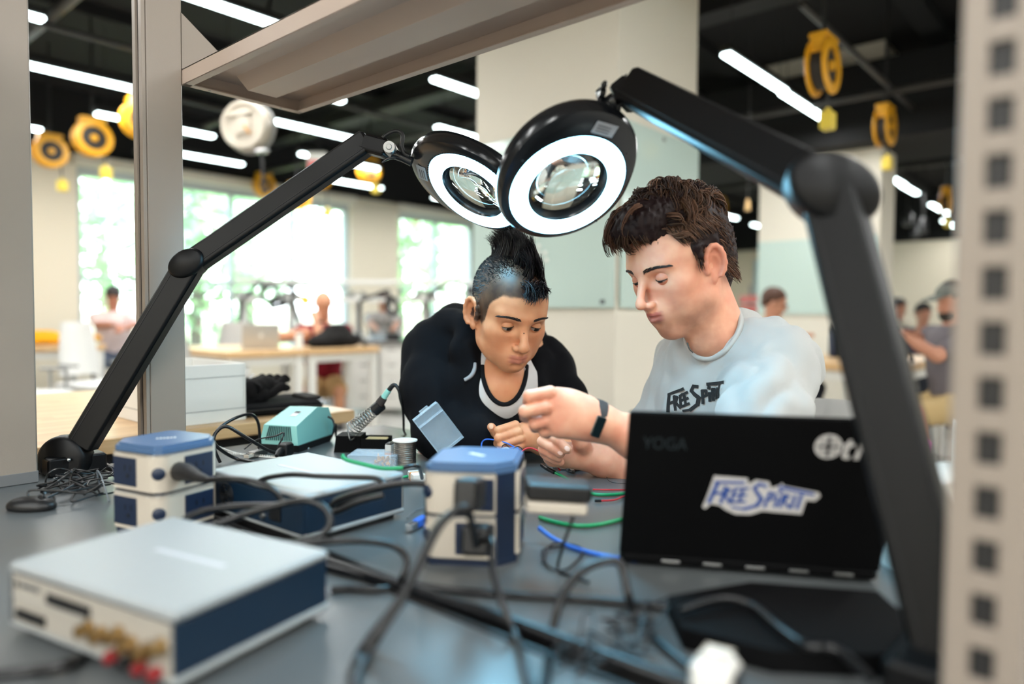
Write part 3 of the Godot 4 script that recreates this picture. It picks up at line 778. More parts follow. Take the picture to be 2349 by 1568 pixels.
func soldering_things() -> void:
	# mint transformer: sloped shell on a black tray, slotted end, cord and plug
	var o := thing("soldering_station", "mint green soldering station with a slotted end panel", "soldering station", turned(Vector3(0.985, TOP, -1.598), 28.0))
	# side outline in x (length) and y; depth along z
	var prof := PackedVector2Array([Vector2(-0.088, 0.012), Vector2(0.082, 0.012), Vector2(0.101, 0.040), Vector2(0.090, 0.086), Vector2(0.03, 0.094), Vector2(-0.080, 0.062)])
	var w := 0.106
	var sh := MB.new()
	# tapered prism: narrower at the top
	var m := MB.new().prism(Transform3D(), prof, w)
	for k in m.v.size():
		m.v[k].z *= lerpf(1.0, 0.74, clampf((m.v[k].y - 0.02) / 0.07, 0.0, 1.0))
	var body := part(m, "shell", M.mint, o)
	part(MB.new().prism(Transform3D(Basis(), Vector3(0, 0, 0)), PackedVector2Array([Vector2(-0.09, 0.0), Vector2(0.07, 0.0), Vector2(0.105, 0.03), Vector2(0.104, 0.042), Vector2(0.084, 0.016), Vector2(-0.09, 0.016)]), w + 0.006), "tray", M.black, o)
	for k in 13:
		var z := -0.033 + k * 0.0055
		part(MB.new().bar(Vector3(-0.0875, 0.026, z * 1.05), Vector3(-0.0815, 0.060, z * 0.83), 0.0022, 0.003, Vector3.RIGHT, 0.0005), "slot", M.slot_dark, body)
	part(MB.new().box(Transform3D(Basis(Vector3.BACK, 0.28), Vector3(-0.015, 0.0815, 0.004)), Vector3(0.030, 0.001, 0.018), 0.0002), "rating_sticker", M.paper, body, "white sticker with black print")
	part(MB.new().box(Transform3D(Basis(Vector3.BACK, 0.28), Vector3(-0.006, 0.0848, 0.004)), Vector3(0.010, 0.0008, 0.014), 0.0002), "sticker_print", M.print_black, body)
	part(MB.new().ball(Transform3D(Basis(), Vector3(-0.0895, 0.020, 0.006)), Vector3(0.002, 0.003, 0.003), 5, 8), "screw", M.steel, body)
	# holder: heavy black block with a coiled guard and a sponge well
	var hd := turned(Vector3(1.055, TOP, -1.42), -50.0)
	var h := thing("iron_holder", "black soldering iron holder with a coiled wire guard", "iron holder", hd)
	part(MB.new().prism(Transform3D(), PackedVector2Array([Vector2(-0.062, 0), Vector2(0.002, 0), Vector2(0.002, 0.040), Vector2(-0.057, 0.040)]), 0.062), "block", M.matte_black, h)
	var well := MB.new()
	well.bx(0.035, 0.004, 0, 0.066, 0.008, 0.060)
	well.bx(0.035, 0.018, 0.029, 0.066, 0.030, 0.003).bx(0.035, 0.018, -0.029, 0.066, 0.030, 0.003).bx(0.067, 0.018, 0, 0.003, 0.030, 0.060)
	part(well, "sponge_well", M.matte_black, h)
	part(MB.new().bx(0.035, 0.020, 0, 0.056, 0.02, 0.05, 0.004), "sponge", mat(Color("cbb98a"), 0.95), h)
	# iron axis: from the coil's mouth up and away
	var inv := hd.affine_inverse()
	var c0 := inv * P(806, 985, 1.70)
	var c1 := inv * P(862, 938, 1.68)
	var ax := (c1 - c0).normalized()
	var e1 := ax.cross(Vector3.UP).normalized()
	var e2 := ax.cross(e1)
	var coil := PackedVector3Array()
	for k in 16 * 11:
		var f := k / (16.0 * 11.0)
		var a := TAU * k / 16.0
		var rr := lerpf(0.019, 0.013, pow(f, 0.7))
		coil.append(c0.lerp(c1, f) + (e1 * cos(a) + e2 * sin(a)) * rr)
	part(MB.new().tube(coil, 0.0013, 6), "coil_guard", M.steel, h)
	part(MB.new().tube(PackedVector3Array([c1 - ax * 0.004, c1 + ax * 0.018]), 0.0145, 18), "collar", M.black, h)
	part(MB.new().rope([Vector3(-0.01, 0.038, 0.015), c0 + Vector3(0.0, -0.022, 0.012), c0 - e2 * 0.019], 0.0016, 6), "coil_leg", M.steel, h)
	var itf := hd * Transform3D(Basis(), c0)
	var iron := thing("soldering_iron", "soldering iron with a mint handle resting in the coiled guard", "soldering iron", Transform3D(Basis(), itf.origin))
	var ii := iron.transform.affine_inverse() * hd
	var q := [P(893, 895, 1.66)]
	var tip := inv * P(893, 893, 1.665)
	part(MB.new().tube(PackedVector3Array([ii * (c0 + ax * 0.01), ii * (c0 + ax * 0.05)]), PackedFloat32Array([0.0015, 0.004]), 10), "tip", M.steel, iron)
	var d := (tip - c1)
	part(MB.new().rope([ii * (c1 + d * 0.1), ii * (c1 + d * 0.3), ii * (c1 + d * 0.55), ii * (c1 + d * 0.6)], [0.009, 0.011, 0.0095, 0.008], 14, 4), "grip", mat(Color("37302e"), 0.8), iron)
	part(MB.new().tube(PackedVector3Array([ii * (c1 + d * 0.58), ii * (c1 + d * 0.98)]), PackedFloat32Array([0.0075, 0.0068]), 14), "handle", M.mint, iron)
	part(MB.new().rope([ii * (c1 + d * 0.95), ii * (inv * P(901, 884, 1.66)), ii * (inv * P(908, 884, 1.66)), ii * (inv * P(914, 893, 1.66))], [0.0058, 0.0055, 0.0045, 0.0035], 10, 5), "strain_relief", M.rubber, iron)
	part(MB.new().rope([ii * (inv * P(912, 889, 1.66)), ii * (inv * P(920, 915, 1.67)), ii * (inv * P(925, 950, 1.70)), ii * (inv * P(926, 985, 1.75)), ii * (inv * G(925, 1000)), ii * (inv * G(860, 1000)), ii * (inv * G(780, 1006)), ii * (inv * P(770, 985, 1.84)), ii * (inv * P(763, 962, 1.84)), ii * (inv * P(752, 955, 1.84))], 0.0028, 8, 8), "cord", M.rubber, iron)


func small_things() -> void:
	# ---- spool of solder
	var s := thing("solder_spool", "spool wound with solder wire, white plastic flanges", "spool", Transform3D(Basis(), G(929, 1068)))
	var r := 0.0275
	part(MB.new().lathe(Transform3D(), [Vector2(0.006, 0), Vector2(r, 0), Vector2(r, 0.0025), Vector2(0.02, 0.0025)], 28), "flange", M.white_plastic, s)
	part(MB.new().lathe(Transform3D(Basis(), Vector3(0, 0.056, 0)), [Vector2(0.02, 0), Vector2(r, 0), Vector2(r, 0.0025), Vector2(0.010, 0.0025), Vector2(0.007, -0.008)], 28), "flange", M.white_plastic, s)
	var wind := PackedVector3Array()
	for k in 26 * 24:
		var a := TAU * k / 24.0
		var rr := 0.0235 + 0.0006 * sin(k * 0.37)
		wind.append(Vector3(cos(a) * rr, 0.004 + 0.050 * k / (26.0 * 24.0), sin(a) * rr))
	part(MB.new().lathe(Transform3D(), [Vector2(0.0228, 0.003), Vector2(0.0228, 0.056)], 24), "core", M.steel, s)
	part(MB.new().tube(wind, 0.0012, 5), "solder_winding", mat(Color("8f8880"), 0.32, 1.0), s)
	# ---- 9 volt batteries
	for e in [[Transform3D(Basis(Vector3.UP, 0.3), G(897, 1062)), "small square battery standing upright beside the solder spool"], [turned(G(956, 1102), 155.0) * Transform3D(Basis(Vector3.RIGHT, PI / 2), Vector3(0, 0.0085, -0.02)), "small square battery lying beside the end of a green wire"]]:
		var b := thing("battery", e[1], "battery", e[0])
		part(MB.new().bx(0, 0.012, 0, 0.0262, 0.024, 0.0172, 0.002), "casing", M.white_plastic, b)
		part(MB.new().bx(0, 0.034, 0, 0.0262, 0.021, 0.0172, 0.002), "casing", mat(Color("c8c6c0"), 0.35), b)
		part(MB.new().bx(0, 0.0235, 0, 0.0266, 0.007, 0.0176, 0.001), "orange_band", mat(Color("e08a1e"), 0.4), b)
		part(MB.new().bx(0, 0.0455, 0, 0.025, 0.002, 0.016, 0.001), "end_plate", M.black, b)
		for k in [-1, 1]:
			part(MB.new().lathe(Transform3D(Basis(), Vector3(k * 0.0063, 0.046, 0)), [Vector2(0.0042, 0), Vector2(0.0042, 0.003), Vector2(0.0025, 0.003), Vector2(0.002, 0.001), Vector2(0, 0.001)], 12), "terminal", M.chrome, b)
	# ---- lidded parts box on the far instrument's corner, holding orange parts
	var bx0 := thing("parts_box", "flat clear parts box full of orange bits, lid shut", "parts box", turned(G(862, 1068, TOP), -52.0))
	var bw := 0.105
	var bd := 0.075
	part(MB.new().bx(0, 0.001, 0, bw, 0.002, bd, 0.0005).bx(bw / 2, 0.014, 0, 0.0015, 0.028, bd, 0.0005).bx(-bw / 2, 0.014, 0, 0.0015, 0.028, bd, 0.0005).bx(0, 0.014, bd / 2, bw, 0.028, 0.0015, 0.0005).bx(0, 0.014, -bd / 2, bw, 0.028, 0.0015, 0.0005).bx(0.01, 0.013, 0, 0.001, 0.024, bd - 0.004, 0.0005), "tray", M.frosted, bx0)
	part(MB.new().bx(0, 0.0295, 0, bw + 0.002, 0.002, bd + 0.002, 0.0008), "lid", M.frosted, bx0)
	for k in 26:
		var cap := one(MB.new().lathe(Transform3D(), [Vector2(0, -0.0015), Vector2(0.0045, -0.001), Vector2(0.0045, 0.001), Vector2(0, 0.0015)], 8).tube(PackedVector3Array([Vector3(0.001, 0, 0.004), Vector3(0.002, 0, 0.014)]), 0.0004, 4), "capacitor", mat(Color("d99a56"), 0.5), "tiny orange disc capacitor inside the shut clear box", "capacitor", "capacitors in the clear box")
		cap.transform = bx0.transform * Transform3D(Basis.from_euler(Vector3(rng.randf() * 3, rng.randf() * 6, rng.randf() * 3)), Vector3(rng.randf_range(0.0, 0.042), rng.randf_range(0.007, 0.022), rng.randf_range(-0.028, 0.028)))
	# ---- open parts box
	var ob := thing("parts_box", "clear parts box standing open with its lid tipped up", "parts box", turned(G(1085, 1036), 35.0))
	bw = 0.115
	bd = 0.07
	part(MB.new().bx(0, 0.001, 0, bw, 0.002, bd, 0.0005).bx(bw / 2, 0.014, 0, 0.0015, 0.028, bd, 0.0005).bx(-bw / 2, 0.014, 0, 0.0015, 0.028, bd, 0.0005).bx(0, 0.014, bd / 2, bw, 0.028, 0.0015, 0.0005).bx(0, 0.014, -bd / 2, bw, 0.028, 0.0015, 0.0005), "tray", M.frosted, ob)
	part(MB.new().bx(bw / 2 + 0.002, 0.026, 0, 0.002, 0.024, 0.03, 0.0008), "latch", M.frosted, ob)
	# the lid, a shallow tray hinged on the near left side
	var oi := ob.transform.affine_inverse()
	var la := oi * P(1008, 1042, 1.52)
	var lb := oi * P(1062, 1040, 1.535)
	var lc := oi * P(946, 962, 1.50)
	var ey := (lc - la).normalized()
	var ex := (lb - la)
	ex = (ex - ey * ex.dot(ey)).normalized()
	var hl := la.distance_to(lc)
	var wl := 0.062
	var lt := Transform3D(Basis(ex, ey, ex.cross(ey)), la + ex * wl / 2)
	var lidm := MB.new().box(lt * Transform3D(Basis(), Vector3(0, hl / 2, 0)), Vector3(wl, hl, 0.0018), 0.0006)
	for e in [[-wl / 2, hl / 2, 0.002, hl], [wl / 2, hl / 2, 0.002, hl], [0, hl, wl, 0.002], [0, 0.001, wl, 0.002], [0, hl * 0.78, wl, 0.0015]]:
		lidm.box(lt * Transform3D(Basis(), Vector3(e[0], e[1], 0.009)), Vector3(e[2], e[3], 0.018), 0.0006)
	part(lidm, "lid", M.frosted, ob)
	part(MB.new().box(lt * Transform3D(Basis(), Vector3(0, hl + 0.004, 0.014)), Vector3(0.022, 0.008, 0.008), 0.001), "latch", M.frosted, ob)
	for k in 14:
		var cc := one(MB.new().bx(0, 0, 0, 0.004, 0.003, 0.008, 0.0008).tube(PackedVector3Array([Vector3(0, 0, -0.004), Vector3(0.001, 0.001, -0.016)]), 0.0004, 4).tube(PackedVector3Array([Vector3(0, 0, 0.004), Vector3(-0.001, 0.002, 0.016)]), 0.0004, 4), "transistor", M.black, "tiny black component with wire legs inside the open clear box", "component", "components in the open box")
		cc.transform = ob.transform * Transform3D(Basis.from_euler(Vector3(rng.randf() * 0.8, rng.randf() * 6, rng.randf() * 0.8)), Vector3(rng.randf_range(-0.045, 0.02), rng.randf_range(0.006, 0.018), rng.randf_range(-0.02, 0.02)))
	# ---- bag of red leads behind the spool
	var bag := MB.new()
	for k in 4:
		var c := Vector3(0, 0.004 + k * 0.002, 0)
		var loop := []
		for j in 9:
			var a := TAU * j / 8 + k
			loop.append(c + Vector3(cos(a) * (0.022 - k * 0.003), 0.002 * sin(a * 2), sin(a) * (0.015 - k * 0.002)))
		bag.rope(loop, 0.0009, 5, 5)
	var bg := thing("lead_bag", "small clear bag of coiled red leads behind the solder spool", "bag", turned(G(975, 1040), 20.0))
	part(bag, "red_leads", M.red_wire, bg)
	part(MB.new().ball(Transform3D(Basis(), Vector3(0, 0.006, 0)), Vector3(0.034, 0.009, 0.022), 8, 14), "film", M.clear, bg)
	# ---- computer mouse
	var mo := thing("computer_mouse", "small dark computer mouse beside the flat upright", "mouse", turned(G(72, 1168), 40.0))
	var mf := Field.new()
	mf.egg(Transform3D(Basis(), Vector3(0, 0.006, 0)), Vector3(0.023, 0.017, 0.042), 0.01)
	mf.egg(Transform3D(Basis(), Vector3(0, -0.05, 0)), Vector3(0.2, 0.05, 0.2), 0.004, true)
	var mm := MB.new()
	mf.mesh_into(mm, 0.004)
	part(mm, "shell", M.black, mo)
	part(MB.new().lathe(frame(Vector3(0, 0.021, 0.018), Vector3.RIGHT, Vector3.UP), [Vector2(0, -0.003), Vector2(0.005, -0.003), Vector2(0.005, 0.003), Vector2(0, 0.003)], 12), "wheel", M.rubber, mo)
	# ---- usb adapter, zip tie, screws near the station
	var ua := thing("usb_adapter", "silver ended adapter plug lying before the soldering station", "adapter", turned(G(592, 1046), 25.0))
	part(MB.new().bx(0, 0.008, 0, 0.05, 0.014, 0.020, 0.002), "body", M.steel, ua)
	part(MB.new().bx(-0.034, 0.008, 0, 0.02, 0.008, 0.014, 0.001), "plug_end", M.cream_plastic, ua)
	for k in 4:
		part(MB.new().bx(-0.038, 0.0125, -0.0045 + k * 0.003, 0.008, 0.001, 0.0012, 0.0002), "contact", M.black, ua)
	var zt := MB.new()
	var za := G(500, 1040)
	var zb := G(640, 1052)
	zt.rope([za + Vector3(0, 0.018, 0), za + Vector3(0.03, 0.002, 0.01), za.lerp(zb, 0.5) + Vector3(0, 0.002, 0), zb + Vector3(0, 0.002, 0)], 0.0016, 6)
	for k in 30:
		var p := za.lerp(zb, 0.15 + k * 0.028) + Vector3(0.0, 0.004, 0)
		zt.bx(p.x, p.y, p.z, 0.0016, 0.005, 0.003, 0.0003)
	loose(zt, "cable_tie", M.white_plastic, "white toothed plastic strip lying before the soldering station", "strip")
	for e in [[672, 1034], [690, 1030], [688, 1033], [706, 1029]]:
		one(MB.new().lathe(Transform3D(), [Vector2(0.0055, 0), Vector2(0.0055, 0.002), Vector2(0.004, 0.004), Vector2(0.002, 0.0045), Vector2(0, 0.0035)], 12), "screw", M.steel, "short silver screw beside the black plug of the soldering station", "screw", "screws by the soldering station", Transform3D(Basis(), G(e[0], e[1])))
	# ---- plugs and adapters in the power towers
	var tc := turned(Vector3(0.716, TOP + 0.004, -0.696), -55.0)
	var ad := thing("power_adapter", "slim black power adapter sticking out of the power tower", "adapter", Transform3D(Basis(), tc.origin))
	var ai := ad.transform.affine_inverse()
	var a0 := P(1204, 1117, 0.925)
	var a1 := P(1352, 1126, 0.93)
	part(MB.new().bar(ai * a0, ai * a1, 0.052, 0.022, Vector3.UP, 0.005), "body", M.black, ad)
	part(MB.new().bar(ai * (a0 - Vector3(0, 0.020, 0)), ai * (a1 - Vector3(0, 0.020, 0) - (a1 - a0) * 0.06), 0.05, 0.016, Vector3.UP, 0.004), "underside", M.cream_plastic, ad)
	var pc := thing("mains_plug", "black right-angled plug in the upper outlet of the power tower", "plug", Transform3D(Basis(), P(1075, 1130, 0.87)))
	var pi := pc.transform.affine_inverse()
	part(MB.new().bar(pi * P(1090, 1128, 0.905), pi * P(1066, 1136, 0.845), 0.030, 0.040, Vector3.UP, 0.006), "body", M.black, pc)
	var pd := thing("mains_plug", "black plug in the lower outlet of the power tower", "plug", Transform3D(Basis(), P(1092, 1240, 0.88)))
	pi = pd.transform.affine_inverse()
	part(MB.new().bar(pi * P(1102, 1232, 0.905), pi * P(1088, 1240, 0.86), 0.036, 0.038, Vector3.UP, 0.006), "body", M.black, pd)
	var pe := thing("mains_plug", "flat black plug with a red switch on the hidden side of the power tower", "plug", Transform3D(Basis(), P(990, 1130, 0.95)))
	pi = pe.transform.affine_inverse()
	part(MB.new().bar(pi * P(994, 1085, 0.97), pi * P(994, 1200, 0.97), 0.026, 0.022, cam_r, 0.004), "body", M.black, pe)
	part(MB.new().bar(pi * P(986, 1070, 0.97), pi * P(1012, 1068, 0.97), 0.016, 0.010, Vector3.UP, 0.003), "red_switch", M.red, pe)
	var pf := thing("mains_plug", "black plug in the upper outlet of the tower beside the upright", "plug", Transform3D(Basis(), P(420, 1080, 1.05)))
	pi = pf.transform.affine_inverse()
	part(MB.new().rope([pi * P(398, 1080, 1.08), pi * P(425, 1082, 1.05), pi * P(455, 1094, 1.03), pi * P(476, 1100, 1.02)], [0.015, 0.014, 0.008, 0.0045], 12, 4), "body", M.rubber, pf)
	# ---- the blue usb-b plug lying on the bench
	var ub := thing("usb_plug", "translucent blue usb plug with a metal end lying on the bench", "plug", turned(G(955, 1212), 20.0))
	part(MB.new().bx(0.012, 0.008, 0, 0.034, 0.014, 0.014, 0.003), "grip", M.blue_wire, ub)
	part(MB.new().bx(-0.014, 0.008, 0, 0.020, 0.011, 0.012, 0.001), "metal_end", M.chrome, ub)
	# ---- alligator clips and small bits by the hands
	for e in [[1290, 1078, -30.0, M.steel, "bare metal alligator clip on the end of a red wire"], [1306, 1082, 60.0, M.steel, "bare metal alligator clip lying beside the red one"], [1318, 1080, -12.0, M.red, "red sleeved alligator clip lying before the laptop owner"]]:
		var c := thing("alligator_clip", e[4], "clip", turned(G(e[0], e[1]), e[2]))
		for k in [-1, 1]:
			part(MB.new().bar(Vector3(-0.022, 0.006 + k * 0.001, 0), Vector3(0.012, 0.006 + k * 0.005, 0), 0.008, 0.003, Vector3.UP, 0.001), "jaw", M.steel, c)
		if e[3] == M.red:
			part(MB.new().rope([Vector3(-0.004, 0.007, 0), Vector3(0.012, 0.008, 0), Vector3(0.032, 0.006, 0)], [0.006, 0.0075, 0.004], 10, 4), "sleeve", M.red, c)
	# ---- white boxed plug in front of the case
	var wp := thing("white_adapter", "white ribbed plug lying among the cables before the laptop", "adapter", turned(G(1640, 1600, TOP), 10.0))
	part(MB.new().bx(0, 0.022, 0, 0.046, 0.036, 0.040, 0.010), "body", M.white_plastic, wp)
	for k in 5:
		part(MB.new().bx(-0.014 + k * 0.007, 0.0402, 0, 0.003, 0.001, 0.026, 0.0004), "rib", M.cream_plastic, wp)
	part(MB.new().bx(-0.004, 0.020, 0.0204, 0.026, 0.020, 0.001, 0.0004), "socket", M.print_black, wp)


# ---------------------------------------------------------------- furniture and fittings further back
func floor_at(p: Vector3) -> Vector3:
	return Vector3(p.x, 0, p.z)


func wood_bench(x0: float, x1: float, z0: float, z1: float, h: float, label: String) -> Node3D:
	var o := thing("wooden_table", label, "table", Transform3D(Basis(), Vector3((x0 + x1) / 2, 0, (z0 + z1) / 2)))
	var w := x1 - x0
	var d := z1 - z0
	part(MB.new().bx(0, h - 0.028, 0, w, 0.056, d, 0.004), "top", M.wood, o)
	for e in [[-1, -1], [1, -1], [1, 1], [-1, 1]]:
		part(MB.new().bx(e[0] * (w / 2 - 0.05), (h - 0.056) / 2, e[1] * (d / 2 - 0.05), 0.07, h - 0.056, 0.07, 0.005), "leg", M.white_metal, o)
	for k in [-1, 1]:
		part(MB.new().bx(0, h - 0.095, k * (d / 2 - 0.05), w - 0.17, 0.07, 0.04, 0.003), "apron", M.white_metal, o)
		part(MB.new().bx(k * (w / 2 - 0.05), h - 0.095, 0, 0.04, 0.07, d - 0.17, 0.003), "apron", M.white_metal, o)
	return o


func star_base(o: Node3D, h: float) -> void:
	part(MB.new().tube(PackedVector3Array([Vector3(0, 0.08, 0), Vector3(0, h - 0.03, 0)]), PackedFloat32Array([0.03, 0.02]), 10), "column", M.chrome, o)
	for k in 5:
		var a := TAU * k / 5
		var d := Vector3(cos(a), 0, sin(a))
		part(MB.new().bar(Vector3(0, 0.09, 0) + d * 0.02, d * 0.27 + Vector3(0, 0.07, 0), 0.035, 0.025, Vector3.UP, 0.004), "base_arm", M.grey_plastic, o)
		part(MB.new().lathe(frame(d * 0.27 + Vector3(0, 0.028, 0), d.cross(Vector3.UP), Vector3.UP), [Vector2(0, -0.014), Vector2(0.026, -0.014), Vector2(0.028, 0), Vector2(0.026, 0.014), Vector2(0, 0.014)], 12), "caster", M.black, o)


func mesh_chair(at: Vector3, turn: float, label: String, tall := 0.50) -> void:
	var o := thing("task_chair", label, "chair", turned(at, turn), "pale task chairs")
	star_base(o, 0.5)
	part(MB.new().bx(0, 0.52, 0, 0.46, 0.05, 0.44, 0.022), "seat", M.light_mesh, o)
	# curved back panel: a row of narrow leaning strips joined edge to edge
	var b := MB.new()
	var n := 10
	var m := 8
	for side in [0.006, -0.006]:
		var first := b.v.size()
		for j in m + 1:
			for k in n + 1:
				var u := float(k) / n * 2.0 - 1.0
				var f := float(j) / m
				var w := 0.20 * (1.0 - 0.28 * f * f)
				var nn := Vector3(u * 0.5, 0.15, 1).normalized() * signf(side)
				b.vert(Vector3(u * w, 0.60 + f * tall, -0.22 - 0.05 * f + 0.06 * u * u + side), nn)
		for j in m:
			for k in n:
				var a := first + j * (n + 1) + k
				b.quad(a, a + 1, a + n + 2, a + n + 1)
	part(b, "backrest", M.light_mesh, o)
	part(MB.new().rope([Vector3(0, 0.50, -0.15), Vector3(0, 0.52, -0.24), Vector3(0, 0.68, -0.25)], 0.022, 8), "back_bracket", M.grey_plastic, o)
	for k in [-1, 1]:
		part(MB.new().rope([Vector3(k * 0.2, 0.50, 0), Vector3(k * 0.26, 0.52, 0), Vector3(k * 0.26, 0.70, 0.0)], 0.014, 8), "arm_post", M.grey_plastic, o)
		part(MB.new().bx(k * 0.26, 0.715, 0.03, 0.06, 0.025, 0.22, 0.01), "armrest", M.grey_plastic, o)


func stool(at: Vector3, h: float, label: String) -> void:
	var o := thing("stool", label, "stool", Transform3D(Basis(), at), "round stools")
	star_base(o, h)
	part(MB.new().lathe(Transform3D(Basis(), Vector3(0, h - 0.06, 0)), [Vector2(0, 0), Vector2(0.16, 0.0), Vector2(0.19, 0.015), Vector2(0.19, 0.045), Vector2(0.17, 0.06), Vector2(0, 0.062)], 24), "seat", M.black, o)
	var ring := []
	for k in 17:
		ring.append(Vector3(cos(TAU * k / 16) * 0.2, 0.22, sin(TAU * k / 16) * 0.2))
	part(MB.new().rope(ring, 0.011, 8, 2), "foot_ring", M.chrome, o)
	for k in 3:
		var a := TAU * k / 3
		part(MB.new().tube(PackedVector3Array([Vector3(0, 0.22, 0), Vector3(cos(a) * 0.2, 0.22, sin(a) * 0.2)]), 0.008, 6), "foot_spoke", M.chrome, o)


func cord_reel(at: Vector3, box_drop: float, label: String) -> void:
	# spring reel whose axle runs along z, hung under the ceiling; its cord ends in an outlet box
	var o := thing("cord_reel", label, "cord reel", Transform3D(Basis(), at), "yellow cord reels")
	var ax := frame(Vector3.ZERO, Vector3.BACK, Vector3.UP)
	for k in [-1.0, 1.0]:
		part(MB.new().lathe(Transform3D(ax.basis, Vector3(0, 0, k * 0.045)), [Vector2(0.096, -0.009), Vector2(0.140, -0.010), Vector2(0.150, -0.006), Vector2(0.150, 0.006), Vector2(0.140, 0.010), Vector2(0.096, 0.009), Vector2(0.096, -0.009)], 36), "drum_flange", M.yellow, o)
	part(MB.new().lathe(ax, [Vector2(0, -0.040), Vector2(0.097, -0.040), Vector2(0.118, -0.034), Vector2(0.118, 0.034), Vector2(0.097, 0.040), Vector2(0, 0.040)], 28), "cord_wrap", M.reel_dark, o)
	part(MB.new().lathe(ax, [Vector2(0, 0.062), Vector2(0.026, 0.060), Vector2(0.032, 0.03)], 18).lathe(ax, [Vector2(0.032, -0.03), Vector2(0.026, -0.060), Vector2(0, -0.062)], 18), "hub", M.yellow, o)
	part(MB.new().bx(0, 0.155, 0, 0.20, 0.03, 0.10, 0.006).bx(-0.09, 0.10, 0, 0.025, 0.11, 0.08, 0.004), "bracket", M.yellow, o)
	part(MB.new().tube(PackedVector3Array([Vector3(0, 0.16, 0), Vector3(0, CEIL - at.y - 0.01, 0)]), 0.012, 8), "hanger_rod", M.duct, o)
	var y := -0.15 - box_drop
	part(MB.new().tube(PackedVector3Array([Vector3(0.09, -0.12, 0), Vector3(0.10, y + 0.05, 0)]), 0.006, 6), "cord", M.rubber, o)
	part(MB.new().bx(0.10, y, 0, 0.085, 0.10, 0.07, 0.008), "outlet_box", M.pale_yellow, o)
	part(MB.new().bx(0.10, y + 0.06, 0, 0.03, 0.03, 0.03, 0.008), "cord_grip", M.pale_yellow, o)


func small_lamp(base: Vector3, elbow: Vector3, wrist: Vector3, head: Vector3, n: Vector3, label: String) -> void:
	var o := thing("magnifier_lamp", label, "magnifier lamp", Transform3D(Basis(), base), "magnifier lamps on the bench by the windows")
	var inv := o.transform.affine_inverse()
	part(MB.new().bx(0, 0.025, 0, 0.08, 0.05, 0.08, 0.006), "clamp", M.black, o)
	part(MB.new().bar(inv * base, inv * elbow, 0.04, 0.045, cam_f), "lower_arm", M.black, o)
	part(MB.new().bar(inv * elbow, inv * wrist, 0.035, 0.04, cam_f), "upper_arm", M.black, o)
	part(MB.new().bar(inv * wrist, inv * head, 0.02, 0.02, cam_f), "neck", M.black, o)
	var t := inv * frame(head, -n, Vector3.UP)
	var h := part(MB.new().lathe(t, [Vector2(0.07, 0), Vector2(0.115, 0), Vector2(0.12, 0.02), Vector2(0.10, 0.04), Vector2(0.07, 0.04), Vector2(0.07, 0)], 28), "head", M.black, o)
	part(MB.new().lathe(t, [Vector2(0, 0.01), Vector2(0.07, 0.018), Vector2(0.07, 0.022), Vector2(0, 0.03)], 24), "magnifying_lens", M.clear, h)


